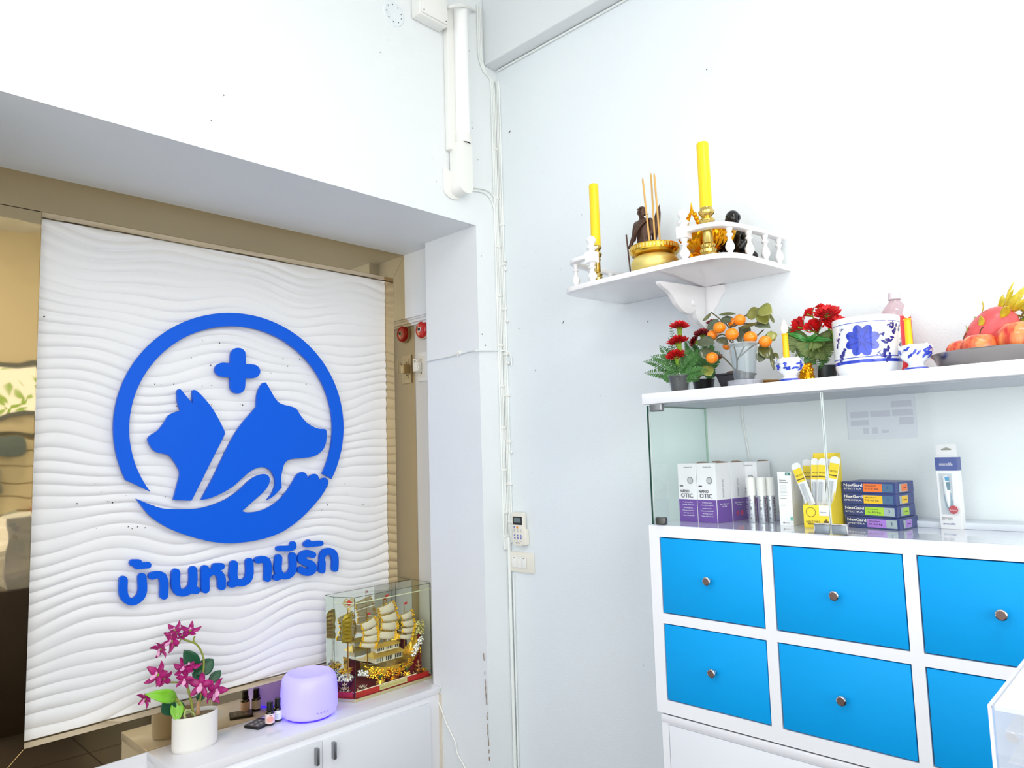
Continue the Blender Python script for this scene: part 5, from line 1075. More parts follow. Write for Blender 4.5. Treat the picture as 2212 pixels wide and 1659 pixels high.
# ================================================================ GOODS INSIDE THE SHOWCASE
ZI = 1.3714
ink = mat('ink_dark', (52, 44, 66), .6); inkg = mat('ink_grey', (120, 122, 128), .6); white_ink = mat('white_ink', (244, 244, 248), .5); purple = mat('carton_purple', (104, 62, 158), .35); wcard = mat('carton_white', (240, 240, 244), .4); pinki = mat('pink_ink', (240, 40, 110), .5)
Z = V((0, 0, 1))
class Carton:
    def __init__(s, name, label, O, fr_, bk, h, m, group=None, cat='box'):
        """O front-left base corner, fr_ = vector along the front edge, bk = vector to the back"""
        s.O = V(O); s.f = V(fr_); s.b = V(bk); s.h = h
        c = s.O+s.f/2+s.b/2; s.t = thing(name, label, cat, c, group)
        s.body = MB().hexa(s.O, s.f, s.b, (0, 0, h)).build('carton', m, s.t, smooth=False, bevel=.0006, seg=1)
        s.nf = s.f.normalized().cross(Z)*1.; 
        if s.nf.dot(s.b) > 0: s.nf = -s.nf
        s.nr = s.b.normalized().cross(Z)*1.
        if s.nr.dot(s.f) < 0: s.nr = -s.nr
    def front(s, u, v): return s.O+s.f*u+Z*(s.h*v)+s.nf*.0004
    def side(s, u, v): return s.O+s.f+s.b*u+Z*(s.h*v)+s.nr*.0004
    def patch(s, face, u0, u1, v0, v1, m, k=1, name='print'):
        F = s.front if face == 'f' else s.side; n = (s.nf if face == 'f' else s.nr)*(.0003*k)
        a, b, c, d = F(u0, v0)+n, F(u1, v0)+n, F(u1, v1)+n, F(u0, v1)+n
        return MB().quad(a, b, c, d).build(name, m, s.body, smooth=False, recalc=False)
    def text(s, face, st, u, v, hgt, m, width=None, k=2, align='LEFT', bold=0.):
        F = s.front if face == 'f' else s.side; n = (s.nf if face == 'f' else s.nr)*(.0003*k); U = s.f if face == 'f' else s.b
        wd = None if width is None else width*U.length
        return text(s.body, st, F(u, v)+n, U, Z, hgt*s.h, m, width=wd, align=align, depth=.0001, bold=bold)
HN = ay(1511, 1001, -.24).z-ZI
fv = V((.0665, -.006, 0)); bv = V((.009, .074, 0))
def nano(O, label, k):
    c = Carton('medicine_carton', label, O, fv, bv, HN, wcard)
    hp_ = .385
    c.patch('f', 0.01, .99, .002, hp_, purple); c.patch('s', 0.01, .99, .002, hp_, purple)
    c.text('f', 'NANO', .09, .50, .055, ink, .50, bold=.0002); c.text('f', 'OTIC', .12, .415, .072, ink, .66, bold=.0001)
    c.patch('f', .09, .28, .605, .622, ink)
    for r_, m__ in ((.0105, mat('ball_grey', (140, 142, 146), .5)), (.008, mat('ball_light', (196, 198, 200), .5))):
        MB().lathe([(0, 0), (r_, 0)], c.front(.68, .71)+c.nf*(.0006 if r_ > .009 else .0012), 24, c.nf, capb=False, capt=False).build('round_print', m__, c.body, smooth=False)
    c.text('f', 'Formulated for pets', .36, .93, .018, inkg, .44)
    for j, st in enumerate(('Triple action', 'Cleaning, Drying and', 'antiseptic', 'Non-toxic', 'No sting, no oil', 'Healthy, Fresh clean ears')):
        c.text('f', st, .5, .33-.043*j-(.012 if j > 1 else 0), .017, white_ink, .52+.1*(j % 2), align='CENTER')
    for v_ in (.31, .213, .125): c.patch('f', .1, .86, v_, v_+.004, white_ink)
    c.text('s', 'NANO OTIC', .55, .45, .0, inkg, .3) if False else None
    sd = text(c.body, 'NANO OTIC', c.side(.5, .42)+c.nr*.0005, Z, -c.b.normalized(), .006, inkg, width=HN*.3, depth=.0001)
    c.text('s', 'Ear Cleaner', .2, .30, .022, white_ink, .6); c.text('s', 'for Pet', .35, .26, .022, white_ink, .3)
    # curved dark tuck flap visible on top
    tp = c.O+c.f+c.b*.5+Z*HN
    MB().prism([tp-c.b*.42+Z*.0, tp+c.b*.42, tp+c.b*.2-c.f*.10+Z*.003, tp-c.b*.2-c.f*.10+Z*.003], Z*.0012).build('tuck_flap', mat('card_brown', (150, 118, 96), .7), c.body, smooth=False)
    return c
A0 = V((.981, -.234, ZI))
nano(A0, 'white and purple ear-cleaner carton at the front left of the glass case', 0)
nano(A0+fv+V((.0016, 0, 0)), 'second white and purple ear-cleaner carton from the left, in the front row', 1)
c3 = nano(A0+fv+V((.0016, 0, 0))+bv*1.03, 'white and purple carton directly behind the second front carton', 2)
c4 = nano(A0+bv*1.03, 'white and purple carton hidden behind the leftmost front carton', 3)
c5 = nano(A0+fv*1.62+bv*2.06+V((.0016, -.0, 0)), 'white and purple carton rearmost right of the group, beside the silver tubes', 4)
for c in (c3, c5):
    for du in (.25, .55): c.patch('s', du, du+.2, .09, .17, pinki)
# silver topped spray tubes
def tube(px, yy, label):
    p = ay(px, 1125, yy); c = V((p.x, yy, ZI)); t = thing('spray_tube', label, 'bottle', c)
    ht = ay(px-5, 1031, yy).z-ZI; r_ = .0125
    MB().lathe([(r_*.96, 0), (r_, .002), (r_, ht*.60)], c, 28).build('body', mat('silver_foil', (196, 200, 208), .22, .75), t, ang=30)
    MB().lathe([(r_*1.04, ht*.60), (r_*1.04, ht-.003), (r_*.95, ht), (0, ht)], c, 28).build('cap', white_p, t, ang=30)
    A = toward(c)
    s_ = MB(); 
    for du, z, su, sv in ((-.35, ht*.5, .0016, .0022), (-.2, ht*.5, .0012, .0018), (-.3, ht*.42, .005, .0010), (-.35, ht*.32, .003, .006), (-.3, ht*.18, .005, .0008), (-.35, ht*.1, .002, .003)): patch(s_, c, lambda z: r_, A+du, z, su, sv, 0, 1, 8, .0005)
    s_.build('print', inkg, t, kind='stuff')
    a = A+.75; u = V((math.cos(a), math.sin(a), 0)); w = V((-u.y, u.x, 0))
    text(t, 'PHYTO CARE', c+u*(r_+.0012)+w*.003+Z*(.005), Z, -w, .0052, mat('plum_ink', (96, 34, 58), .5), width=ht*.52, depth=.0001, bold=.0002)
tube(1627, -.170, 'white-capped silver spray tube, leftmost of the three beside the purple cartons')
tube(1649, -.170, 'middle of the three white-capped silver spray tubes')
tube(1668, -.150, 'shaded rightmost silver spray tube next to the tall white ointment box')
# ointment box
hO = ay(1683, 1019, -.215).z-ZI
o = Carton('ointment_box', 'tall plain white ointment box left of the yellow display box', (1.293, -.219, ZI), (.036, .0, 0)+V((0, 0, 0)) if False else V((.037, .004, 0)), V((-.004, .085, 0)), hO, wcard)
o.patch('f', .6, .98, .93, .985, mat('teal_ink', (20, 120, 110), .5)); o.text('f', 'V', .70, .94, .03, white_ink)
o.text('f', 'Otomax', .14, .83, .028, inkg, .5, bold=.0001); o.text('f', 'Ointment', .14, .79, .028, inkg, .6, bold=.0001)
for j in range(8): o.patch('f', .14, .62+.06*(j % 2), .74-.026*j, .745-.026*j, mat('pale_ink', (170, 174, 180), .6))
o.patch('f', .14, .6, .50, .51, inkg)
for j in range(3): o.patch('f', .14, .5, .40-.03*j, .404-.03*j, mat('pale_ink'))
MB().lathe([(0, 0), (.0025, 0)], o.front(.3, .06)+o.nf*.0006, 12, o.nf, capb=False, capt=False).build('round_print', inkg, o.body, smooth=False); o.text('f', 'virbac' if False else 'vetcare', .38, .05, .018, inkg, .35)
o.patch('f', .8, .97, .10, .17, mat('teal_pale', (110, 190, 180), .5))
# yellow counter display with paste syringe packs
yel = mat('display_yellow', (246, 216, 0), .45); yel2 = mat('display_yellow_inner', (222, 192, 20), .5)
yo = V((1.371, -.244, ZI)); yf = V((.070, .009, 0)); yb2 = V((.0, .095, 0))
yd_ = thing('display_box', 'open yellow display box holding the paste syringe packs', 'box', yo+yf/2+yb2/2)
hf = .062; hb = .2
ym = MB(); th = .0018
ym.hexa(yo, yf, yb2, (0, 0, th)); ym.hexa(yo, yf, V((0, th, 0)), (0, 0, hf))
ym.prism([yo+Z*0, yo+yb2, yo+yb2+Z*hb, yo+yb2*.45+Z*hf*1.1, yo+Z*hf], V((th, 0, 0)))
ym.prism([yo+yf, yo+yf+yb2, yo+yf+yb2+Z*hb, yo+yf+yb2*.8+Z*hb*.98, yo+yf+yb2*.25+Z*hf*1.2, yo+yf+Z*hf], V((th, 0, 0)))
ym.hexa(yo+yb2, yf, V((0, th, 0)), (0, 0, hb))
ym.build('tray_box', yel, yd_, smooth=False)
fN = yf.normalized().cross(Z); 
def yfp(u, v): return yo+yf*u+Z*(hf*v)+fN*.0006
MB().prism([yfp(.58, .55), yfp(.995, .55), yfp(.995, .985), yfp(.58, .985)], fN*.0003).build('white_panel', wcard, yd_, smooth=False)
MB().quad(yfp(.02, .0), yfp(.99, .0), yfp(.99, .06), yfp(.02, .06)).build('print', yel2, yd_, smooth=False)
text(yd_, 'VIRTORS', yfp(.08, .22)+fN*.0004, yf, Z, .007, mat('brown_ink', (96, 72, 10), .5), width=.036, depth=.0001)
text(yd_, 'Horses', yfp(.60, .66)+fN*.0007, yf, Z, .006, inkg, width=.016, depth=.0001)
rg = [yfp(.28+.17*math.cos(a), .70+.2*math.sin(a))+fN*.0005 for a in [2*math.pi*k/24 for k in range(24)]]
MB().tube(rg, .0006, 5, closed=True).build('print_ring', mat('brown_ink'), yd_)
hr = MB(); hr.prism([yfp(.72, .22), yfp(.86, .20), yfp(.93, .30), yfp(.84, .34), yfp(.82, .44), yfp(.78, .34), yfp(.72, .32)], fN*.0006).build('horse_print', mat('brown_ink'), yd_, smooth=False)
MB().box(yo.x+.012, yo.x+.052, yo.y-.0035, yo.y-.0015, ZI+.011, ZI+.0135).build('slot_print', mat('brown_ink'), yd_, smooth=False)
def pack(pb, pt, yy, w, label, hide=False):
    b = ay(pb[0], pb[1], yy); t_ = ay(pt[0], pt[1], yy+.01); D = (t_-b).normalized(); X = D.cross(V((0, -1, 0))).normalized(); N = X.cross(D).normalized()
    if N.y > 0: N = -N
    if X.x < 0: X = -X
    L = (t_-b).length; c = b
    t = thing('syringe_pack', label, 'package', b, 'paste syringe packs in the yellow display')
    out = []
    for k in range(9):
        a = math.pi*k/8; out.append(c+D*(L-w*.35+w*.35*math.sin(a))+X*(w/2*math.cos(a)))
    out += [c-X*w/2, c+X*w/2]
    cd = MB().prism(out, N*-.0015).build('card', wcard, t, bevel=.0004, seg=1)
    MB().prism([c+D*L*.55+X*w*.46+N*.0003, c+D*L*.86+X*w*.46+N*.0003, c+D*L*.86-X*w*.46+N*.0003, c+D*L*.55-X*w*.46+N*.0003], N*.0002).build('yellow_band', yel, cd, smooth=False)
    text(cd, 'VIRTORS', c+D*L*.68-X*w*.38+N*.0008, X, D, w*.2, mat('brown_ink'), width=w*.76, depth=.0001)
    MB().prism([c+D*L*.60+X*w*.4+N*.0006, c+D*L*.625+X*w*.4+N*.0006, c+D*L*.625-X*w*.4+N*.0006, c+D*L*.60-X*w*.4+N*.0006], N*.0002).build('brown_bar', mat('brown_ink'), cd, smooth=False)
    MB().tube([c+D*L*.08+N*.005, c+D*L*.5+N*.006], w*.22, 10).build('blister', glass('blister', (225, 230, 235), haze=.35), cd)
    return t
pack((1752, 1092), (1716, 1000), -.215, .026, 'syringe pack tilted far left out of the yellow display box')
pack((1746, 1090), (1742, 992), -.165, .024, 'syringe pack upright at the back left of the yellow display')
pack((1760, 1092), (1760, 990), -.20, .021, 'upright syringe pack second from the left in the yellow display')
pack((1772, 1092), (1777, 990), -.205, .022, 'syringe pack just left of the glass door joint')
pack((1790, 1095), (1791, 991), -.17, .020, 'syringe pack just right of the glass door joint')
pack((1790, 1092), (1805, 986), -.205, .026, 'rightmost syringe pack leaning in the yellow display box')
# stack of four blue boxes
navy = mat('carton_navy', (36, 56, 128), .35); navy2 = mat('carton_navy_light', (70, 110, 150), .4)
nf_ = V((.144, -.034, 0)); nb = V((.012, .112, 0)); hN = (ay(1824, 1039, -.17).z-ay(1828, 1137, -.166).z)/4
cols_ = [((176, 126, 226), 'lilac', 'bottom of the stack of four'), ((174, 220, 50), 'lime green', 'second from the bottom of the stack of four'), ((250, 200, 20), 'yellow', 'second from the top of the stack of four'), ((250, 122, 36), 'orange', 'topmost of the stack of four')]
for k, (rgb, nm, pos) in enumerate(cols_):
    off = V((-.0055, .006, 0)) if k else V((0, 0, 0))
    if k == 2: off += V((-.001, 0, 0))
    c = Carton('tablet_box', 'dark blue NexGard tablet box with %s panel, %s' % (nm, pos) if False else 'dark blue box with %s panel, %s' % (nm, pos), V((1.453, -.164, ZI+.0002+k*(hN)))+off, nf_, nb, hN-.0008, navy, 'stack of blue tablet boxes')
    pm = mat('panel_'+nm.replace(' ', '_'), rgb, .4); g2 = mat('pale_panel', (168, 184, 190), .4)
    c.text('f', 'NexGard', .03, .58, .25, white_ink, .36, bold=.0002); c.text('f', 'SPECTRA', .03, .30, .14, white_ink, .34)
    c.patch('f', .41, .76, .12, .84, pm); c.patch('f', .76, .955, .12, .84, navy2 if k > 1 else g2)
    c.text('f', 'afoxolaner', .44, .62, .10, ink, .22, k=3); c.text('f', ('30-60 kg', '15-30 kg', '7.5-15 kg', '2-3.5 kg')[k], .43, .34, .14, ink, .26, k=3); c.text('f', '3', .84, .4, .26, navy, k=3)
    c.patch('s', .18, .64, .12, .82, g2); c.patch('s', .3, .62, .16, .78, pm, 2)
    c.text('s', '3 tabs', .36, .4, .14, ink, .2, k=3)
# thermometer pack
yT = -.1; t0 = V((1.665, -.101, ZI)); 
zT = ay(2035, 960, -.08).z-ZI; wT = .050
tp_ = Carton('thermometer_pack', 'white and blue hanging thermometer pack standing behind the right glass door', t0, V((wT, -.007, 0)), V((.004, .022, 0)), zT*.86, wcard)
print('THERM', zT)
tp_.patch('f', -.01, 1.01, .80, .985, mat('pack_blue', (34, 66, 150), .35)); tp_.patch('s', 0, 1, .80, .985, mat('pack_blue')); tp_.text('f', 'microlife', .5, .87, .045, white_ink, .62, align='CENTER', k=3)
MB().hexa(t0+Z*zT*.86+tp_.b*.45, tp_.f*.95, tp_.b*.06, (0, 0, zT*.14)).build('hang_tab', wcard, tp_.t, smooth=False)
MB().prism([t0+tp_.b*.45+tp_.nf*.0006+tp_.f*u+Z*zT*w for u, w in ((.25, .93), (.72, .93), (.72, .945), (.5, .965), (.25, .945))], tp_.nf*.0003).build('hang_slot', mat('slot_grey', (150, 148, 140), .6), tp_.t, smooth=False)
tp_.patch('f', .12, .72, .20, .76, mat('window_grey', (196, 204, 212), .3))
th_ = MB(); p0 = tp_.front(.5, .30)+tp_.nf*.001; p1 = tp_.front(.42, .73)+tp_.nf*.001
th_.tube([p0, p0.lerp(p1, .25), p0.lerp(p1, .5), p1], [.003, .006, .0075, .007], 12); th_.build('thermometer', mat('therm_white', (232, 238, 246), .3), tp_.t)
tp_.patch('f', .44, .64, .66, .72, mat('therm_blue', (60, 150, 200), .4), 26); tp_.patch('f', .44, .66, .54, .645, mat('therm_display', (90, 130, 150), .3), 26)
MB().prism([tp_.front(.30, .47)+tp_.nf*.0008, tp_.front(.62, .5)+tp_.nf*.0008, tp_.front(.68, .36)+tp_.nf*.0008, tp_.front(.55, .24)+tp_.nf*.0008, tp_.front(.36, .30)+tp_.nf*.0008], tp_.nf*.002).build('cap_sleeve', mat('sleeve_blue', (130, 160, 178), .4), tp_.t, smooth=False)
MB().lathe([(.0, .0), (.0105, 0), (.0105, .0008), (0, .0008)], tp_.front(.74, .27)+tp_.nf*.009, 20, tp_.nf).build('round_sticker', mat('sticker_red', (186, 36, 58), .4), tp_.t, smooth=False)
text(tp_.t, '10 sec', tp_.front(.74, .255)+tp_.nf*.0102, tp_.f, Z, .004, white_ink, width=.015, align='CENTER', depth=.0001)
tp_.text('f', 'Digital thermometer', .1, .145, .018, inkg, .5); tp_.text('f', 'MT 550', .1, .12, .018, inkg, .5); tp_.text('f', 'microlife', .14, .06, .028, mat('pack_blue'), .56)
# wire hanging on the wall inside the case
MB().tube(spline([ay(1603, 866, -.006), ay(1603, 900, -.006), ay(1608, 930, -.006), ay(1618, 985, -.006), ay(1624, 1010, -.006), ay(1628, 1080, -.006), ay(1629, 1118, -.006)], 5), .002, 6).build('wall_wire', white_p, None, cat='cable', label='thin white wire running down the wall inside the glass case', ang=80)
# poster reflection in the glass door, put in as a pale sheet on the wall
a = ay(1828, 855, -.003); b = ay(1979, 945, -.003)
xa, xb = ay(1830, 900, -.003).x, ay(1979, 900, -.003).x; za_, zb_ = ay(1830, 950, -.003).z, ay(1830, 858, -.003).z
ps = thing('poster_reflection', 'faint printed paper notice on the wall behind the right glass door', 'paper', ((xa+xb)/2, -.002, za_))
pa = MB().box(xa, xb, -.0022, -.0012, za_, zb_).build('sheet', mat('paper', (222, 228, 238), .6), ps, smooth=False)  # pale sheet stands for the reflected poster
pm_ = mat('reflected_print', (204, 208, 222), .6)
for u0, u1, v0, v1 in ((.66, .95, .70, .84), (.05, .32, .50, .64), (.35, .64, .50, .64), (.67, .96, .50, .64), (.05, .32, .32, .44), (.76, .96, .30, .46), (.23, .31, .12, .26), (.36, .44, .12, .26), (.5, .6, .13, .2)):
    MB().quad(V((xa+(xb-xa)*u0, -.0025, za_+(zb_-za_)*v0)), V((xa+(xb-xa)*u1, -.0025, za_+(zb_-za_)*v0)), V((xa+(xb-xa)*u1, -.0025, za_+(zb_-za_)*v1)), V((xa+(xb-xa)*u0, -.0025, za_+(zb_-za_)*v1))).build('print', pm_, pa, smooth=False)

# ================================================================ THINGS ON THE LOW CABINET
ZL = .6
# --- orchid in oval pot
oc = az(420, 1606, ZL); oc = V((-.475, oc.y, ZL)); 
oc.y = ax(421, 1590, oc.x).y
zr = ax(421, 1556, oc.x).z-ZL
hw_ = (ax(462, 1580, oc.x)-ax(379, 1580, oc.x)).length/2
print('ORCHID', oc, zr, hw_)
orc = thing('potted_orchid', 'artificial magenta orchid with bright green leaves in an oval white pot', 'plant', oc)
pw, pd_ = .078, .050
hP = .118
MB().lathe([(.90, 0), (.96, .004), (1.0, .014), (1.0, hP-.004), (.985, hP), (.95, hP), (.93, hP-.006), (.93, hP-.014), (0, hP-.014)], oc, 48, sx=pd_, sy=pw).build('pot', mat('matt_white_ceramic', (238, 236, 230), .4), orc, ang=40)
MB().lathe([(.93, hP-.013), (.5, hP-.008), (0, hP-.007)], oc, 40, sx=pd_, sy=pw, capb=False).build('soil', mat('clay_soil', (128, 108, 78), .9, bump=.5, bscale=200), orc)
O = lambda x, y, dx=0.: ax(x, y, oc.x+dx)
gm = mat('orchid_leaf_bright', (128, 200, 36), .35, coat=.2, var=.12, vscale=40); gd = mat('orchid_leaf_dark', (22, 84, 52), .4, coat=.1, var=.15, vscale=30)
NL_ = (.9, -.3, .35)
for x0_, y0_, x1_, y1_, w, m_, bd, nm in ((382, 1509, 313, 1500, .036, gm, .22, 'bright green leaf arching left'), (380, 1508, 384, 1558, .034, gm, -.06, 'bright green leaf hanging over the pot rim'), (428, 1448, 397, 1404, .042, gd, .05, 'dark green leaf behind the flowers'), (424, 1460, 461, 1424, .044, gd, .05, 'dark green leaf behind the flowers'), (450, 1478, 477, 1448, .028, gd, .05, 'narrow dark green leaf at the right'), (437, 1460, 415, 1455, .05, gd, .05, 'dark green leaf behind the flowers'), (436, 1494, 430, 1516, .024, gd, 0, None), (372, 1545, 355, 1510, .04, gd, 0, None), (395, 1545, 378, 1512, .03, gd, 0, None)):
    o = leaf(orc, O(x0_, y0_, -.01), O(x1_, y1_, -.01 if m_ is gd else .02), w*1.25, m_, N=NL_, cup=.25, bend=bd, seg=9)
    if nm: o['label'] = nm
os_ = mat('orchid_stem', (150, 158, 70), .5)
st = MB()
st.tube(spline([O(418, 1545), O(412, 1510), O(404, 1480), O(402, 1470, .01)], 5), .0045, 8)
st.tube(spline([O(428, 1545), O(434, 1500), O(440, 1440), O(439, 1420), O(432, 1402), O(422, 1390), O(405, 1384), O(391, 1378)], 5), .0036, 8)
st.tube(spline([O(400, 1540), O(396, 1530), O(388, 1520), O(380, 1508)], 5), .005, 8)
st.tube(spline([O(422, 1390), O(418, 1382), O(421, 1374)], 4), .003, 6); st.tube(spline([O(391, 1380), O(384, 1392), O(368, 1402)], 4), .0026, 6)
st.tube(spline([O(402, 1472), O(385, 1474), O(362, 1474)], 4), .003, 6); st.tube(spline([O(402, 1478), O(412, 1472), O(420, 1466)], 4), .003, 6)
st.build('stem', os_, orc)
rt_ = MB(); rt_.tube([O(410+13*math.cos(a*.5)*(1-.012*a), 1548+10*math.sin(a*.5), .02) for a in range(0, 20)], .0032, 7); rt_.tube(spline([O(420, 1552), O(412, 1538, .02), O(402, 1534, .03), O(398, 1545, .03), O(402, 1556, .03)], 4), .0036, 7)
rt_.build('aerial_root', mat('root_green', (176, 186, 120), .5), orc)
hk = MB(); 
for k, (a, b) in enumerate(((424, 428), (428, 431), (433, 429))): hk.tube(spline([O(a, 1556, .0), O(b-2, 1535, .005), O(b, 1516-3*k, .0)], 4), [.009, .008, .0075, .006, .005, .004, .003, .002, .001][:9], 8)
hk.build('husk', mat('dry_husk', (190, 150, 110), .7, var=.2, vscale=60), orc)
mg = mat('orchid_magenta', (176, 22, 116), .45, var=.25, vscale=45); mgp = mat('orchid_pale', (236, 170, 210), .5); mgl = mat('orchid_lip', (206, 40, 140), .45)
def orchid(x, y, dx, D, R, roll=0):
    c = O(x, y, dx); D, X, Y = frame(D); a0 = roll; 
    mb = MB()
    for k in range(5):
        a = a0+math.pi/2+2*math.pi*k/5; u = X*math.cos(a)+Y*math.sin(a); w = D.cross(u).normalized(); wd = R*(.62 if k in (1, 4) else .5)
        vs = []; sg = 6
        for i in range(sg+1):
            t = i/sg; ww = wd*math.sin(math.pi*min(.97, t*.9+.07))**.7*.5; pz = R*(.45*t*t+.08*math.sin(6*t))
            for q in (-1, -.5, 0, .5, 1): vs.append(c+u*R*1.05*t+w*ww*q+D*(pz-.25*ww*q*q+R*.04*math.sin(9*q+k)*t))
        mb.add(vs, [(i*5+k2, i*5+k2+1, (i+1)*5+k2+1, (i+1)*5+k2) for i in range(sg) for k2 in range(4)])
    o = mb.build('flower', mg, orc, ang=180, solid=.0008)
    lp = MB(); u = -Y; vs = []
    for i in range(6):
        t = i/5; ww = R*.24*math.sin(math.pi*(.15+.75*t))
        for q in (-1, -.5, 0, .5, 1): vs.append(c+(Y*-math.cos(a0)+X*math.sin(a0))*R*.5*t+X*ww*q+D*(R*.25+R*.35*t+.8*ww*q*q/R*R*.5))
    lp.add(vs, [(i*5+k2, i*5+k2+1, (i+1)*5+k2+1, (i+1)*5+k2) for i in range(5) for k2 in range(4)])
    lp.ball(c+D*R*.28+Y*R*.06, R*.11, 10, (1, 1, 1.3))
    lp.build('lip', mgp, o, ang=180, label='pale pink lip')
    MB().lathe([(R*.05, -R*.5), (R*.14, -R*.32), (R*.2, -R*.08), (R*.12, R*.1)], c, 10, D).build('flower_base', cal_m, o)
for f in ((378, 1362, 0, (.3, -.55, .8), .032, .1), (372, 1385, 0, (.5, -.8, .1), .036, .6), (348, 1402, 0, (.4, -.8, -.35), .032, 0), (411, 1363, 0, (.5, -.1, .85), .034, .3), (394, 1374, 0, (.5, -.3, .8), .022, .3),
          (342, 1458, .01, (.5, -.75, .45), .042, .2), (355, 1466, 0, (.6, -.5, .5), .03, .9), (408, 1440, 0, (.5, -.2, .85), .040, .5), (396, 1446, 0, (.6, -.3, .6), .034, .2), (398, 1467, .02, (.8, -.3, -.2), .03, .3),
          (434, 1480, .03, (.85, -.5, .15), .042, .15), (464, 1492, .02, (.7, .1, .1), .042, .5), (458, 1500, .02, (.7, .2, -.3), .030, .2), (315, 1510, 0, (.4, -.8, -.2), .028, .4)):
    orchid(*f)
# --- bottles
def oil(px, py, x_, hpx, lab, label):
    c = az(px, py, ZL); c = V((x_, ax(px, py-8, x_).y, ZL)); t = thing('oil_bottle', label, 'bottle', c)
    h = .084; r_ = .0175
    MB().lathe([(r_*.9, 0), (r_, .003), (r_, h*.52), (r_*.9, h*.58), (r_*.55, h*.63), (r_*.55, h*.68)], c, 28).build('glass_body', mat('amber_glass_dark', (26, 14, 10), .08, coat=.6), t, ang=40)
    MB().lathe([(r_*.82, h*.645), (r_*.82, h*.69), (r_*.66, h*.70), (r_*.66, h*.98), (r_*.58, h), (0, h)], c, 28).build('cap', black_p, t, ang=30)
    MB().lathe([(r_+.0004, h*.10), (r_+.0004, h*.50)], c, 28, capb=False, capt=False).build('label', lab, t, smooth=True)
    A = toward(c); u = V((math.cos(A), math.sin(A), 0)); w = V((-u.y, u.x, 0))
    return t, c, u, w, r_, h
t, c, u, w, r_, h = oil(583, 1556, -.468, 0, mat('pale_pink_label', (246, 222, 220), .5), 'small dark oil bottle with pink label, left of the pair')
m_ = MB(); patch(m_, c, lambda z: r_, toward(c)+.1, h*.27, .012, h*.13, 0, 3, 16, .0008); m_.build('label_print', mat('salmon_print', (240, 168, 156), .5), t)
m_ = MB(); patch(m_, c, lambda z: r_, toward(c)+.1, h*.44, .006, .0015, 0, 1, 8, .0008); m_.build('label_text', ink, t)
t, c, u, w, r_, h = oil(600, 1550, -.482, 0, mat('white_label', (236, 240, 246), .5), 'small dark oil bottle with white label, right of the pair')
text(t, 'E', c+u*(r_+.001)-w*.006+V((0, 0, h*.16)), w, (0, 0, 1), .017, mat('pale_blue_print', (170, 196, 226), .5), depth=.0001)
# --- small black remote on the counter
p0 = az(530, 1563, ZL); cs = [az(*p, ZL+.008) for p in ((530, 1560), (554, 1554.5), (587, 1560), (567, 1571))]
cen = sum(cs, V())/4
rmt = thing('small_remote', 'flat black card-shaped remote lying on the low cabinet before the oil bottles', 'remote control', V((cen.x, cen.y, ZL)))
U_ = (cs[3]-cs[0]).normalized(); U_ = V((.92, .38, 0)).normalized(); V_ = V((-U_.y, U_.x, 0))
a_, b_ = .036, .026
def rr(a, b, r, n=4):
    o = []
    for cx, cy, s0_ in ((a-r, b-r, 0), (-a+r, b-r, 90), (-a+r, -b+r, 180), (a-r, -b+r, 270)):
        for k in range(n+1): q = math.radians(s0_+90*k/n); o.append((cx+r*math.cos(q), cy+r*math.sin(q)))
    return o
cen = V((cen.x, cen.y, ZL)); print('RM', cs, cen)
MB().prism([cen+U_*x+V_*y for x, y in rr(.036, .043, .006)], (0, 0, .0085)).build('body', black_p, rmt, bevel=.0012)
fp = MB().prism([cen+U_*x+V_*(y-.004)+V((0, 0, .0086)) for x, y in rr(.031, .033, .003)], (0, 0, .0005)).build('face_plate', mat('face_grey', (96, 94, 96), .35), rmt)
for i in range(2):
    for j in range(3): MB().lathe([(.0055, .0), (.005, .0012), (0, .0014)], cen+U_*(-.012+.024*i)+V_*(-.022+.02*j)+V((0, 0, .009)), 14).build('button', mat('button_pale', (150, 148, 150), .4), fp)
# --- diffuser
dx = -.437; dc = V((dx, ax(668, 1495, dx).y, ZL)); dr = (ax(725, 1490, dx)-ax(612, 1490, dx)).length/2*.93
dh = ax(668, 1441, dx-.02).z-ZL
print('DIFF', dc, dr, dh)
dif = thing('aroma_diffuser', 'glowing lilac cylindrical aroma diffuser on the low cabinet', 'diffuser', dc)
R1 = min(dr, .112); Hd = min(dh, .165)
dif_m = mat('lilac_glow_plastic', (200, 196, 240), .3, emit=(116, 96, 255), es=.6)
pr = [(R1*.80, .006), (R1*.93, .014), (R1*.985, .035), (R1, .06), (R1*.985, Hd*.62), (R1*.96, Hd*.8), (R1*.92, Hd*.9), (R1*.84, Hd*.97), (R1*.76, Hd), (R1*.72, Hd-.003), (R1*.66, Hd-.012), (0, Hd-.020)]
MB().lathe(pr, dc, 64).build('body', dif_m, dif, ang=60)
MB().lathe([(R1*.78, 0), (R1*.80, .006), (0, .006)], dc, 48).build('light_ring', mat('blue_ring', (60, 40, 255), .3, emit=(40, 20, 255), es=2.2), dif)
bs = MB()
for k in range(4):
    a = toward(dc)+.28+.13*k; bs.ball(dc+V((R1*.985*math.cos(a), R1*.985*math.sin(a), .036)), .004, 8, (1, 1, .5))
bs.build('buttons', mat('button_lilac', (150, 130, 245), .3, emit=(90, 70, 255), es=.5), dif)
MB().tube([dc+V((R1*.62*math.cos(toward(dc)+t), R1*.62*math.sin(toward(dc)+t), Hd-.015)) for t in (-.5, -.3, -.1, .1)], .0015, 6).build('mist_slot', mat('slot_purple', (120, 90, 210), .5), dif)
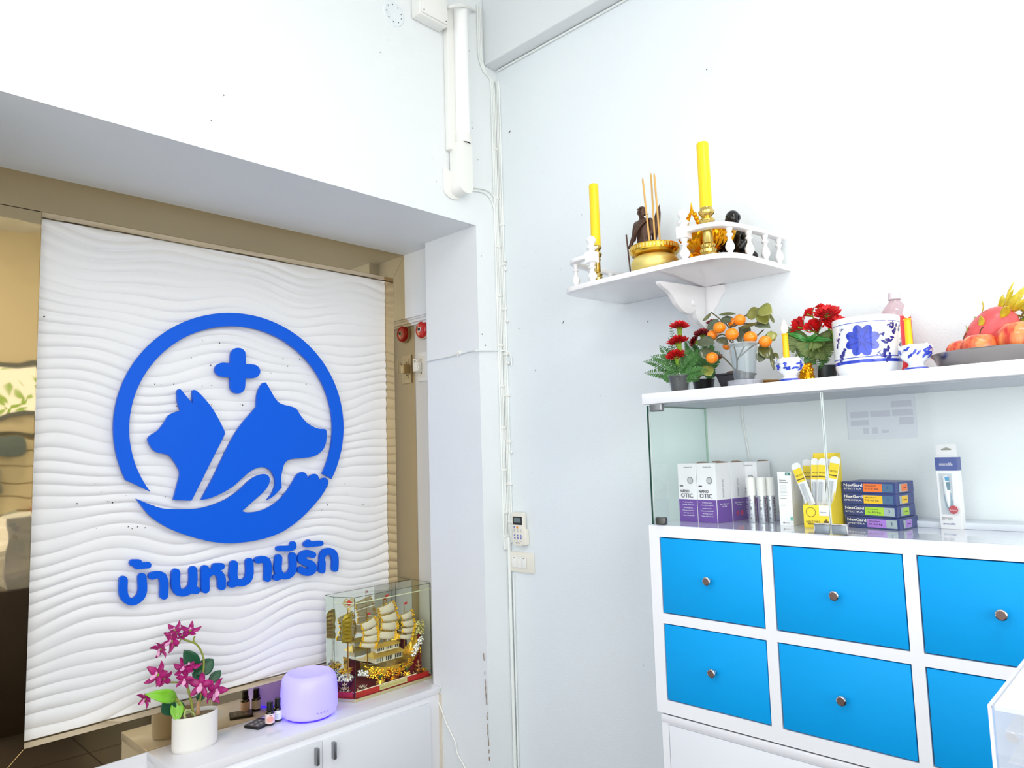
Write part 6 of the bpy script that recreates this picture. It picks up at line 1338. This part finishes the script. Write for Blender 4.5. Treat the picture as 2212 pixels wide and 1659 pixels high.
# --- display case with model ship
cy0, cy1 = -.545, -.085; cxb, cxf = -.567, -.415; zb_c = ZL+.012; ztc = ax(765.5, 1291, -.418).z
print('CASE top', ztc)
foot = [(cxb, cy0+.0), (-.50, cy0), (cxf, cy0+.045), (cxf, cy1-.012), (cxf-.02, cy1), (cxb, cy1)]
case = thing('display_case', 'clear mirrored-back display case holding a golden model junk ship', 'display case', (-.49, -.35, ZL))
MB().prism([(x, y, ZL) for x, y in foot], (0, 0, .012)).build('base', mat('case_base_gold', (206, 196, 150), .25, .4), case, bevel=.002)
def inset(k): 
    cx_, cy_ = -.49, -.35; return [(cx_+(x-cx_)*(1-k*1.6), cy_+(y-cy_)*(1-k*.8)) for x, y in foot]
MB().prism([(x, y, ZL+.0122) for x, y in inset(.02)], (0, 0, .002)).build('red_floor', mat('red_velvet', (150, 16, 34), .8, var=.1, vscale=60), case, smooth=False)
g2 = glass('case_glass', (252, 253, 250), ior=1.3); n = len(foot)
for i in range(1, 5):
    a = V((*foot[i], ZL+.012)); b = V((*foot[(i+1) % n], ZL+.012)) if i < 5 else None
    nn = (b-a).normalized().cross(Z)*.0015
    MB().prism([a, b, V((b.x, b.y, ztc)), V((a.x, a.y, ztc))], -nn).build('glass_pane', g2, case, smooth=False)
a, b = V((*foot[0], ZL+.012)), V((*foot[1], ZL+.012)); MB().prism([a, b, V((b.x, b.y, ztc)), V((a.x, a.y, ztc))], (0, .0015, 0)).build('glass_pane', g2, case, smooth=False)
MB().prism([(x, y, ztc) for x, y in foot], (0, 0, .002)).build('glass_lid', g2, case, smooth=False)
ej = MB(); cem = mat('case_edge', (60, 66, 50), .2); 
for i in range(1, 6): x, y = foot[i]; ej.hexa((x-.001, y-.001, ZL+.012), (.002, 0, 0), (0, .002, 0), (0, 0, ztc-ZL-.012))
for i in range(0, 6):
    a = V((*foot[i], ztc)); b = V((*foot[(i+1) % 6], ztc)); ej.tube([a, b], .0013, 4)
ej.build('edge_strip', cem, case, smooth=False)
hl = MB()
for i in range(1, 4):
    a = V((*foot[i], ztc-.026 if i != 1 else ztc-.022)); b = V((*foot[(i+1) % 6], ztc-.026)); a += V((-.004, .0, 0)); b += V((-.004, 0, 0)); hl.tube([a, b], .0022, 6)
hl.build('inner_frame', mat('pale_edge_strip', (226, 232, 196), .2), case, smooth=False)
MB().box(cxb, cxb+.003, cy0+.002, cy1-.002, ZL+.0145, ztc-.002).build('mirror_back', mat('case_mirror', (244, 247, 243), .03, 1.), case, smooth=False)
# front strips with plaque
fs_ = MB(); fs_.hexa((cxf-.012, cy0+.052, ZL+.0145), (.004, 0, 0), (0, cy1-cy0-.075, 0), (0, 0, .020)); fs_.build('red_border', mat('red_border', (196, 40, 34), .5, var=.25, vscale=150), case, smooth=False)
dS = (V((*foot[2], 0))-V((*foot[1], 0))).normalized(); MB().hexa(V((*foot[1], ZL+.0145))+V((-.006, .008, 0)), dS*.08, V((-.004, .002, 0)), (0, 0, .020)).build('red_border', mat('red_border'), case, smooth=False)
rp_ = MB(); 
for k in range(60): rp_.ball((cxf-.013, cy0+.055+k*.0053, ZL+.036), .003, 6, (1, 1, 1), 4)
rp_.build('bead_trim', mat('silver_beads', (226, 216, 196), .3, .6), case, kind='stuff')
py0 = ax(820, 1490, cxf-.008).y; py1 = ax(879, 1475, cxf-.008).y
pq = MB().hexa((cxf-.008, py0, ZL+.016), (.002, 0, 0), (0, py1-py0, 0), (0, 0, .020)).build('plaque', mat('plaque_gold', (214, 204, 140), .4), case, smooth=False)
MB().tube([V((cxf-.0055, py0+.006+(py1-py0-.012)*k/80, ZL+.026+.003*math.sin(k*1.1)*math.cos(k*.37))) for k in range(81)], .0005, 4).build('engraved_script', mat('plaque_ink', (160, 140, 70), .5), pq, kind='stuff')
# ---- the ship
K = lambda x, y, X_=-.485: ax(700+x/5.53, 1230+y/5.53, X_)
shc = V((-.498, K(800, 1150).y, ZL+.0148))
ship = thing('model_ship', 'golden model junk ship with cream sails and red flags inside the glass case', 'model ship', shc)
sail_m = mat('cream_sail', (232, 222, 196), .35); lump = mat('gold_foliage', (240, 196, 50), .18, 1.)
hull = MB(); hs_ = []
y0h, y1h = K(480, 1100).y, min(-.115, K(1150, 800).y)
N_ = 14
for i in range(N_+1):
    t = i/N_; y = y0h+(y1h-y0h)*t; w = .042*math.sin(math.pi*(.08+.84*t))**.6; up = .03*max(0, .35-t)**1.5*6+.15*max(0, t-.62)**1.6*3
    zt2 = shc.z+.075+up*.9; zb2 = shc.z+.02+up*.8
    hs_ += [(shc.x-w, y, zt2), (shc.x-w*.8, y, zb2+.015), (shc.x, y, zb2), (shc.x+w*.8, y, zb2+.015), (shc.x+w, y, zt2)]
hull.add(hs_, [(i*5+k, i*5+k+1, (i+1)*5+k+1, (i+1)*5+k) for i in range(N_) for k in range(4)]+[(i*5+4, i*5, (i+1)*5, (i+1)*5+4) for i in range(N_)]+[(4, 3, 2, 1, 0), tuple(N_*5+k for k in range(5))])
hull.build('hull', gold, ship, ang=40)
fo = MB()
for k in range(420):
    t = random.random(); y = y0h+(y1h-y0h)*t; w = .046*math.sin(math.pi*(.08+.84*t))**.6; up = .03*max(0, .35-t)**1.5*6+.15*max(0, t-.62)**1.6*3
    fo.ball((shc.x+w*(.6+.35*random.random()), y, shc.z+.022+up*.85+random.random()*.05), .002+random.random()*.0028, 6, (1, 1.3, .7), 4)
fo.build('gold_foliage', lump, ship, smooth=False, kind='stuff')
fo = MB()
for k in range(120):
    t = random.random(); p = K(1050+120*t+rv(25), 1030-220*t+rv(25), -.475+rv(.01)); p.y = min(p.y, -.1); fo.ball(p, .003+random.random()*.004, 5, (1, 1, 1), 4)
for k in range(60):
    p = K(470+rv(60), 1240+rv(30), -.45+rv(.008)); fo.ball(p, .003+random.random()*.003, 5, (1, 1, 1), 4)
fo.build('silver_foam', mat('silver_foam', (226, 226, 220), .3, .7), ship, smooth=False, kind='stuff')
# pavilion
def roof(ya, yb_, xa_, xb_, z, h, ov=.008):
    m = MB(); a = [(xa_-ov, ya-ov, z), (xb_+ov, ya-ov, z), (xb_+ov, yb_+ov, z), (xa_-ov, yb_+ov, z)]; xm = (xa_+xb_)/2; r_ = [(xm, ya+.012, z+h), (xm, yb_-.012, z+h)]
    m.add(a+r_, [(0, 1, 4), (1, 2, 5, 4), (2, 3, 5), (3, 0, 4, 5), (3, 2, 1, 0)])
    o = m.build('roof', mat('roof_gold', (226, 200, 110), .3, .7), ship, smooth=False)
    rb = MB(); nn_ = 24
    for k in range(nn_):
        y = ya-ov+(yb_-ya+2*ov)*(k+.5)/nn_; ym_ = min(max(y, ya+.012), yb_-.012); f = 1
        top_ = V((xm, ym_, z+h+.001)); bot = V((xb_+ov, y, z+.001)); rb.tube([bot, top_.lerp(bot, .08)], .0011, 4)
    rb.build('roof_rib', mat('roof_gold'), o, smooth=False, kind='stuff')
    return o
za1 = K(600, 1110, -.46).z; zl0 = shc.z+.075
yA, yB = K(640, 1110, -.455).y, K(935, 1040, -.455).y
z_low0 = K(700, 1105, -.455).z; z_low1 = K(700, 1040, -.455).z; z_up0 = K(700, 975, -.455).z; z_up1 = K(700, 935, -.455).z; z_top = K(760, 870, -.47).z
print('ship z', zl0, z_low0, z_low1, z_up0, z_up1, z_top)
wl = mat('pavilion_wall', (232, 226, 196), .4)
b1 = MB().box(-.515, -.455, yA-.012, yB, z_low0, z_low1).build('pavilion_wall', wl, ship, smooth=False); roof(yA-.016, yB+.004, -.515, -.455, z_low1, z_up0-z_low1)
b2 = MB().box(-.505, -.464, yA+.0, yB-.012, z_up0-.006, z_up1).build('pavilion_wall', wl, ship, smooth=False); roof(yA, yB-.014, -.505, -.464, z_up1, z_top-z_up1)
for bb, xx, ya_, yb2_, z0__, z1__, nn_ in ((b1, -.4548, yA-.008, yB-.004, z_low0+.003, z_low1-.002, 14), (b2, -.4638, yA+.004, yB-.016, z_up0, z_up1-.002, 12)):
    dm = MB()
    for k in range(nn_):
        if k % 5 == 4: continue
        y = ya_+(yb2_-ya_)*(k+.3)/nn_; dm.box(xx, xx+.0006, y, y+(yb2_-ya_)/nn_*.5, z0__, z1__)
    dm.build('window_opening', dark, bb, smooth=False)
masts = [((520, 600), (520, 1150), [((430, 655), (600, 565), (638, 650), (465, 730)), ((455, 745), (625, 672), (645, 758), (472, 792)), ((455, 805), (640, 765), (640, 858), (460, 865)), ((435, 878), (620, 872), (615, 935), (425, 925))], (520, 545)),
         ((740, 385), (750, 900), [((640, 465), (820, 375), (862, 475), (660, 548)), ((662, 562), (868, 500), (885, 600), (688, 622)), ((678, 640), (870, 615), (875, 712), (678, 715)), ((655, 737), (855, 735), (842, 825), (638, 822))], (740, 330)),
         ((955, 480), (960, 950), [((915, 545), (1042, 482), (1062, 558), (930, 608)), ((920, 622), (1062, 590), (1085, 668), (930, 682)), ((930, 702), (1078, 682), (1062, 745), (930, 757)), ((898, 777), (1058, 765), (1042, 835), (888, 822))], (960, 420))]
for (m0, m1, sails, fg) in masts:
    mm = MB().tube([K(*m1, -.487), K(m0[0], m0[1]-30, -.487), K(fg[0]-8, fg[1]-30, -.487)], [.0025, .002, .0012], 8).build('mast', gold, ship)
    for q in sails:
        c4 = [K(*p, -.478) for p in q]; vs = []; nu, nv = 8, 4
        for j in range(nv+1):
            for i in range(nu+1):
                u, w_ = i/nu, j/nv; p = c4[0].lerp(c4[1], u).lerp(c4[3].lerp(c4[2], u), w_); vs.append(p+V((.008*math.sin(math.pi*u)*1+.003*math.sin(math.pi*w_), 0, -.002*math.sin(math.pi*u))))
        sl = MB().add(vs, [(j*(nu+1)+i, j*(nu+1)+i+1, (j+1)*(nu+1)+i+1, (j+1)*(nu+1)+i) for j in range(nv) for i in range(nu)]).build('sail', sail_m, ship, ang=180, solid=.0008)
        lm = MB()
        for side, cnt, sp_ in ((((c4[1], c4[2])), 44, .0065), ((c4[0], c4[3]), 22, .004)):
            for k in range(cnt): t = random.random(); lm.ball(side[0].lerp(side[1], t)+V((.004+rv(.002), rv(sp_), rv(.002))),   .0016+random.random()*.0016, 5, (1, 1, 1), 4)
        lm.tube([c4[3]+V((.004, 0, -.001)), c4[2]+V((.004, 0, -.001))], .0011, 5); lm.tube([c4[0]+V((.002, 0, .001)), c4[1]+V((.002, 0, .001))], .0011, 5)
        lm.build('sail_fringe', lump, sl, smooth=False)
        cm_ = c4[0].lerp(c4[2], .5)+V((.0095, 0, 0)); ik = MB(); ik.box(cm_.x, cm_.x+.0004, cm_.y-.005, cm_.y+.005, cm_.z-.0006, cm_.z+.0008); ik.box(cm_.x, cm_.x+.0004, cm_.y-.003, cm_.y-.002, cm_.z-.003, cm_.z); ik.build('sail_mark', dark, sl, smooth=False)
    f0 = K(fg[0], fg[1]-25, -.486); MB().prism([f0, f0+V((0, .017, .001)), f0+V((0, .012, -.004)), f0+V((0, .015, -.009)), f0+V((0, 0, -.009))], (.001, 0, 0)).build('flag', mat('flag_red', (206, 24, 44), .4), mm, smooth=False)
# ornaments in the case
def orn(name, label, cat, px, py, X_, grp=None): 
    p = K(px, py, X_); return thing(name, label, cat, V((X_, min(p.y, -.115), ZL+.0148)), grp)
def pine(px, label):
    t = orn('pineapple_ornament', label, 'ornament', px, 1300, -.447); c = t.location
    b = MB(); b.lathe([(.006, 0), (.014, .006), (.017, .02), (.013, .034), (.006, .039)], c, 16); 
    for i in range(5):
        for k in range(10):
            a = 2*math.pi*(k+.5*(i % 2))/10; z = .006+i*.007; rr_ = (.0145, .0165, .0165, .015, .0115)[i]; b.ball(c+V((rr_*math.cos(a), rr_*math.sin(a), z)), .0026, 5, (1, 1, 1), 4)
    b.build('fruit', gold, t, ang=40)
    gm_ = mat('crown_green', (60, 110, 60), .35)
    for k in range(8):
        a = k*.8; u = V((math.cos(a), math.sin(a), 0)); leaf(t, c+V((0, 0, .037)), c+V((0, 0, .047+.004*(k % 3)))+u*(.013+.002*(k % 2)), .006, gm_, N=(0, 0, 1), cup=.2, bend=.2, seg=4, name='crown_leaf')
    return t
pine(672, 'gold pineapple ornament with green crown near the case plaque'); pine(993, 'gold pineapple ornament with green crown right of the gold ingot')
t = orn('ingot_ornament', 'shiny gold boat-shaped ingot with figure at the front centre of the case', 'ornament', 822, 1262, -.448); c = V(t.location)
ig = MB(); vs = []
for i in range(13):
    u = -1+2*i/12; y = u*.034; z = .012+.030*u*u; w = .012*(1-.55*u*u)
    vs += [c+V((-w, y, z)), c+V((-w*.5, y*.8, z*.35)), c+V((w*.5, y*.8, z*.35)), c+V((w, y, z)), c+V((0, y, z+.004*(1-u*u)))]
ig.add(vs, [(i*5+k, i*5+(k+1) % 5, (i+1)*5+(k+1) % 5, (i+1)*5+k) for i in range(12) for k in range(5)]+[(0, 1, 2, 3, 4), (64, 63, 62, 61, 60)])
ig.ball(c+V((0, 0, .022)), .012, 14, (1, 1.2, 1)); ig.build('ingot', gold_o, t, ang=50)
fg_ = MB(); fg_.ball(c+V((0, 0, .040)), .008, 10); fg_.ball(c+V((0, 0, .052)), .0055, 10); fg_.tube([c+V((0, -.003, .044)), c+V((.002, -.016, .052))], .002, 6); fg_.tube([c+V((0, .003, .044)), c+V((.002, .016, .052))], .002, 6); fg_.build('figure', gold, t, ang=60)
sil = mat('silver_leaf', (222, 206, 190), .25, .8)
def lotus_stack(px, py, X_, s_, label, tiers=3, m=sil):
    t = orn('lotus_ornament', label, 'ornament', px, py, X_); c = V(t.location)
    for j in range(tiers):
        mb = MB(); z = .006+j*.014*s_; R_ = (.022-.005*j)*s_
        for k in range(7):
            a = 2*math.pi*k/7+j*.4; u = V((math.cos(a), math.sin(a), 0)); w = V((-u.y, u.x, 0)); b = c+V((0, 0, z))
            mb.add([b, b+u*R_*.6+w*R_*.28, b+u*R_+V((0, 0, R_*.45)), b+u*R_*.6-w*R_*.28], [(0, 1, 2, 3)])
        mb.lathe([(R_*.3, -.004), (R_*.38, .004*s_), (0, .010*s_)], c+V((0, 0, z)), 10); mb.build('petal_tier', m, t, smooth=False)
    MB().lathe([(.012*s_, 0), (.006*s_, .004), (.004*s_, .012)], c, 12).build('foot', m, t)
    return t
lotus_stack(245, 1380, -.495, 1.15, 'pale silver lotus stack at the left end of the display case')
lotus_stack(300, 1400, -.462, .9, 'smaller silver lotus ornament in front of the left stack', 1)
lotus_stack(460, 1290, -.452, 1.2, 'wide silver lotus with coral bits left of the ship bow wave', 2)
lotus_stack(560, 1360, -.438, .9, 'gold lotus with red beads before the ship stern', 1, gold)
lotus_stack(430, 1400, -.432, .8, 'low gold leaf ornament at the front left of the case', 2, gold)
lotus_stack(1125, 1180, -.455, 1.25, 'gold vase-like flower stack right of the second pineapple', 4, mat('rose_gold', (222, 180, 130), .25, .9))
lotus_stack(1215, 1150, -.45, 1.0, 'gold lotus ornament at the right end of the case', 2, gold)
tb = orn('bonsai_ornament', 'tall gold leafy bonsai ornament in the right rear of the case', 'ornament', 1215, 900, -.485); c = V(tb.location)
MB().tube(spline([c, c+V((0, .004, .07)), c+V((0, -.006, .13)), c+V((0, 0, .20))], 4), .005, 8).build('trunk', mat('dark_red_trunk', (120, 30, 30), .4), tb)
fo = MB()
for k in range(160): a = random.random()*6.28; q_ = random.random()**.5; fo.ball(c+V((.022*q_*math.cos(a), .032*q_*math.sin(a), .20+rv(.028))), .004+random.random()*.003, 5, (1, 1, .6), 4)
fo.build('foliage', mat('pale_gold_leaf', (214, 206, 140), .35, .6), tb, smooth=False, kind='stuff')
rb = orn('red_mound', 'dark red velvet mound with gold figures at the right of the case', 'ornament', 1200, 1000, -.50); c = V(rb.location)
MB().prism([c+V((0, -.05, 0)), c+V((0, .03, 0)), c+V((0, .03, .19)), c+V((0, .02, .15)), c+V((0, -.02, .06))], (-.02, 0, 0)).build('mound', mat('red_velvet'), rb, bevel=.004)
gf_ = MB()
for z, y in ((.05, .015), (.085, .018), (.12, .018)): gf_.lathe([(.008, 0), (.004, .008), (.007, .016), (.003, .024), (0, .030)], c+V((.004, y, z)), 10)
gf_.build('gold_figures', gold, rb)
# coral bowl at left rear
bw = orn('pearl_bowl', 'dark purple bowl heaped with silver pearls and coral behind the lotus stacks', 'bowl', 255, 1200, -.525); c = V(bw.location)
MB().lathe([(.012, 0), (.014, .01), (.026, .02), (.036, .042), (.038, .05)], c, 24, sx=.8).build('bowl', mat('plum_bowl', (96, 40, 84), .3, .4), bw, ang=60)
fo = MB()
for k in range(110): a = random.random()*6.28; q_ = random.random()**.5; fo.ball(c+V((.027*q_*math.cos(a), .034*q_*math.sin(a), .050+.028*(1-q_)+rv(.004))), .0035+random.random()*.003, 6, (1, 1, 1), 5)
fo.build('pearls', mat('silver_foam'), bw, smooth=False, kind='stuff')
fo = MB()
for k in range(26): a = random.random()*6.28; q_ = random.random()**.5; fo.ball(c+V((.02*q_*math.cos(a), .03*q_*math.sin(a), .088+rv(.008))), .006, 5, (1, 1.6, .5), 4)
fo.build('gold_leaf', lump, bw, smooth=False, kind='stuff')
# ship's rear sail reflected in the mirror back, modelled as a solid sail
s2 = orn('reflected_sail', 'narrow gold ribbed sail on a thin pole in the left corner of the case', 'ornament', 265, 1000, -.505); c = V(s2.location); Ks = lambda x, y: K(x, y, -.50)
MB().tube([V((-.503, Ks(290, 960).y, c.z)), Ks(290, 510)], .0016, 6).build('pole', gold, s2)
rbz = MB()
pts_ = [((250, 545), (325, 520)), ((218, 610), (330, 580)), ((215, 660), (335, 640)), ((220, 700), (325, 700)), ((215, 745), (335, 745)), ((222, 790), (325, 790)), ((212, 835), (335, 830)), ((215, 880), (330, 885))]
for (a, b), (c_, d) in zip(pts_[:-1], pts_[1:]):
    A_, B_, C_, D_ = Ks(*a), Ks(*b), Ks(*d), Ks(*c_); M_ = (A_+B_+C_+D_)/4+V((.006, 0, 0)); rbz.add([A_, B_, C_, D_, M_], [(0, 1, 4), (1, 2, 4), (2, 3, 4), (3, 0, 4)]); rbz.tube([A_+V((.002, 0, 0)), B_+V((.002, 0, 0))], .0013, 5)
rbz.build('ribbed_sail', mat('sail_gold', (206, 180, 70), .3, .85), s2, smooth=False)
# red knot charm hanging inside the left panes
kn = thing('knot_charm', 'red and gold diamond knot charm hanging at the upper left of the case', 'charm', K(300, 400, -.452))
KC = V(kn.location); Yk = V((.55, .83, 0)).normalized()
def kp_(u, w): return KC+Yk*u+Z*w
MB().prism([kp_(0, -.0135), kp_(.0125, 0), kp_(0, .0135), kp_(-.0125, 0)], V((.0025, -.0018, 0))).build('diamond', mat('charm_red', (206, 44, 36), .4), kn, bevel=.0006)
lp = MB()
for sx_, sz_ in ((-1, 0), (1, 0), (-.6, -.8), (.6, -.8), (-.6, .8), (.6, .8)):
    cx_, cz_ = sx_*.019, sz_*.014; lp.tube([kp_(cx_+.0075*math.cos(a), cz_+.006*math.sin(a)) for a in [2*math.pi*k/14 for k in range(14)]], .0014, 6, closed=True); lp.tube([kp_(cx_+.0042*math.cos(a), cz_+.0034*math.sin(a)) for a in [2*math.pi*k/12 for k in range(12)]], .0011, 6, closed=True)
for w in (-.022, -.027, -.032): lp.tube([kp_(-.006+.012*t/6, w+.001*(t % 2)) for t in range(7)], .0018, 6)
lp.tube([kp_(0, -.013), kp_(0, -.04)], .0012, 5); lp.tube([kp_(0, .013), kp_(0, ztc-KC.z)], .0007, 5)
lp.build('cord_loop', gold_m, kn, ang=60)

# ================================================================ ACRYLIC BOX AT THE RIGHT EDGE
ya = -1.2; a = ay(2135, 1523, ya); x0_ = a.x; zt3 = a.z
yb3 = -.86
cnt = MB().box(x0_-.02, 2.6, ya-.15, yb3+.1, 0, .86).build('reception_counter', mat('dark_counter', (62, 50, 44), .45, var=.2, vscale=6), None, bevel=.004, cat='counter', label='dark counter under the acrylic box at the right edge')
ab = thing('acrylic_box', 'clear acrylic box with frosted lid at the lower right corner', 'box', ((x0_+2.5)/2, (ya+yb3)/2, .861))
acr = glass('acrylic', (252, 253, 255), haze=.24); t_ = .005; X3 = 2.48
fz = mat('frosted_lid', (244, 246, 252), .35)
MB().box(x0_+t_, X3-t_, ya+t_, yb3-t_, zt3-.006, zt3-.001).build('lid', glass('frosted_acrylic', (250, 250, 254), rough=.3, haze=.85), ab, smooth=False, label='milky lid panel')
for b_ in ((x0_, x0_+t_, ya, yb3), (X3-t_, X3, ya, yb3), (x0_+t_, X3-t_, ya, ya+t_), (x0_+t_, X3-t_, yb3-t_, yb3)):
    MB().box(b_[0], b_[1], b_[2], b_[3], .861, zt3).build('side_panel', acr, ab, smooth=False)
em = MB(); 
em.box(x0_-.0008, x0_+.003, ya-.0008, ya+.003, .861, zt3); em.box(x0_-.0008, x0_+.003, ya, yb3, zt3-.003, zt3+.0005)
em.build('polished_edge', mat('acrylic_edge', (214, 216, 236), .2), ab, smooth=False)
for k in range(4):
    z = zt3-.030-.035*k; MB().box(x0_+.012, X3-.02, ya+.015, yb3-.02, z-.0015, z).build('inner_shelf', glass('shelf_acrylic', (250, 250, 254), haze=.3), ab, smooth=False)
cdm = mat('tan_card', (196, 178, 150), .6); gry = mat('grey_card', (160, 168, 182), .5)
for k, (dx_, dz, w_, h_, m_) in enumerate(((.045, -.030, .012, .020, gry), (.030, -.048, .014, .016, gry), (.060, -.098, .012, .05, cdm), (.044, -.115, .010, .03, cdm), (.075, -.06, .012, .025, mat('pink_card', (226, 206, 226), .5)))):
    zz = zt3+dz; b = MB().box(x0_+dx_, x0_+dx_+w_, ya+.02+.01*k, ya+.05+.01*k, zz-h_, zz)
    b.build('card_pack', m_, None, smooth=True, bevel=.001, cat='package', label=('small grey pack near the top corner inside the acrylic box', 'lower small grey pack inside the acrylic box', 'tall tan pack inside the acrylic box', 'short tan pack beside the tall one in the acrylic box', 'pale pink pack inside the acrylic box')[k])

# ================================================================ SHOP SIDE SEEN ONLY IN THE MIRRORS
slat = thing('slat_wall_display', 'cream slat wall with hung goods seen reflected in the left mirror', 'display', (4.19, -.8, .66))
zz = .70
cs_ = mat('cream_slat', (250, 236, 204), .5)
sl0 = None
while zz < 1.86:
    if sl0 is None: sl0 = MB().box(4.165, 4.199, -2.6, -.02, zz, zz+.115).build('slat', cs_, slat, smooth=False)
    else:
        s_ = sl0.copy(); COL.objects.link(s_); s_.parent = slat; s_.location = (0, 0, zz-.70)
    zz += .13
MB().box(4.15, 4.199, -2.6, -.02, 1.88, 1.90).build('shelf_edge', mat('shelf_grey', (110, 108, 100), .5), slat, smooth=False)
hb = MB()
hb.box(4.02, 4.16, -.95, -.70, 1.70, 1.86)
hb.build('storage_box', mat('grey_blue_pack', (120, 136, 142), .5), None, cat='box', label='grey-blue pack high on the cream slat wall', bevel=.01)
for k, (y_, z_, w_, h_, rgb) in enumerate(((-1.02, 1.36, .16, .22, (150, 160, 160)), (-.86, 1.12, .12, .10, (206, 214, 214)), (-1.0, .78, .22, .26, (52, 58, 64)), (-.74, .86, .08, .22, (120, 124, 110)), (-.60, .90, .07, .35, (222, 160, 150)))):
    MB().box(4.06, 4.164, y_, y_+w_, z_, z_+h_).build('hanging_pack', mat('goods_%s' % ('a', 'b', 'c', 'd', 'e')[k], rgb, .4, bump=.3, bscale=20, dist=.01), None, bevel=.02, cat='package', label=('large grey pack hung on the cream slat wall', 'small white pack on the cream slat wall', 'black pack low on the cream slat wall', 'olive pack on the slat wall', 'pink pack at the end of the slat wall')[k])
MB().box(3.6, 4.19, -2.6, -.02, 0.008, .64).build('shop_counter', mat('dark_wood', (70, 50, 40), .4, var=.3, vscale=10), None, cat='counter', label='dark wooden counter below the cream slat wall', bevel=.01)
# greenery outside the high window
gb = thing('street_bush', 'bright green bush outside the high shop window', 'bush', (6.2, .2, 1.2))
gl_ = MB()
for k in range(160):
    p = V((6.6+rv(.5), .3+rv(1.1), 2.2+rv(.5))); d = V((rv(1), rv(1), rv(1))).normalized(); q = d.orthogonal().normalized()*.045
    gl_.add([p-q, p+d*.06, p+q, p-d*.06], [(0, 1, 2, 3)])
gl_.build('foliage', mat('bush_leaf', (150, 190, 70), .5), gb, smooth=False, kind='stuff')
MB().lathe([(.06, -1.2), (.05, 0), (.03, .9)], (6.2, .1, 1.2), 10).build('trunk', mat('bark', (90, 70, 50), .8), gb)
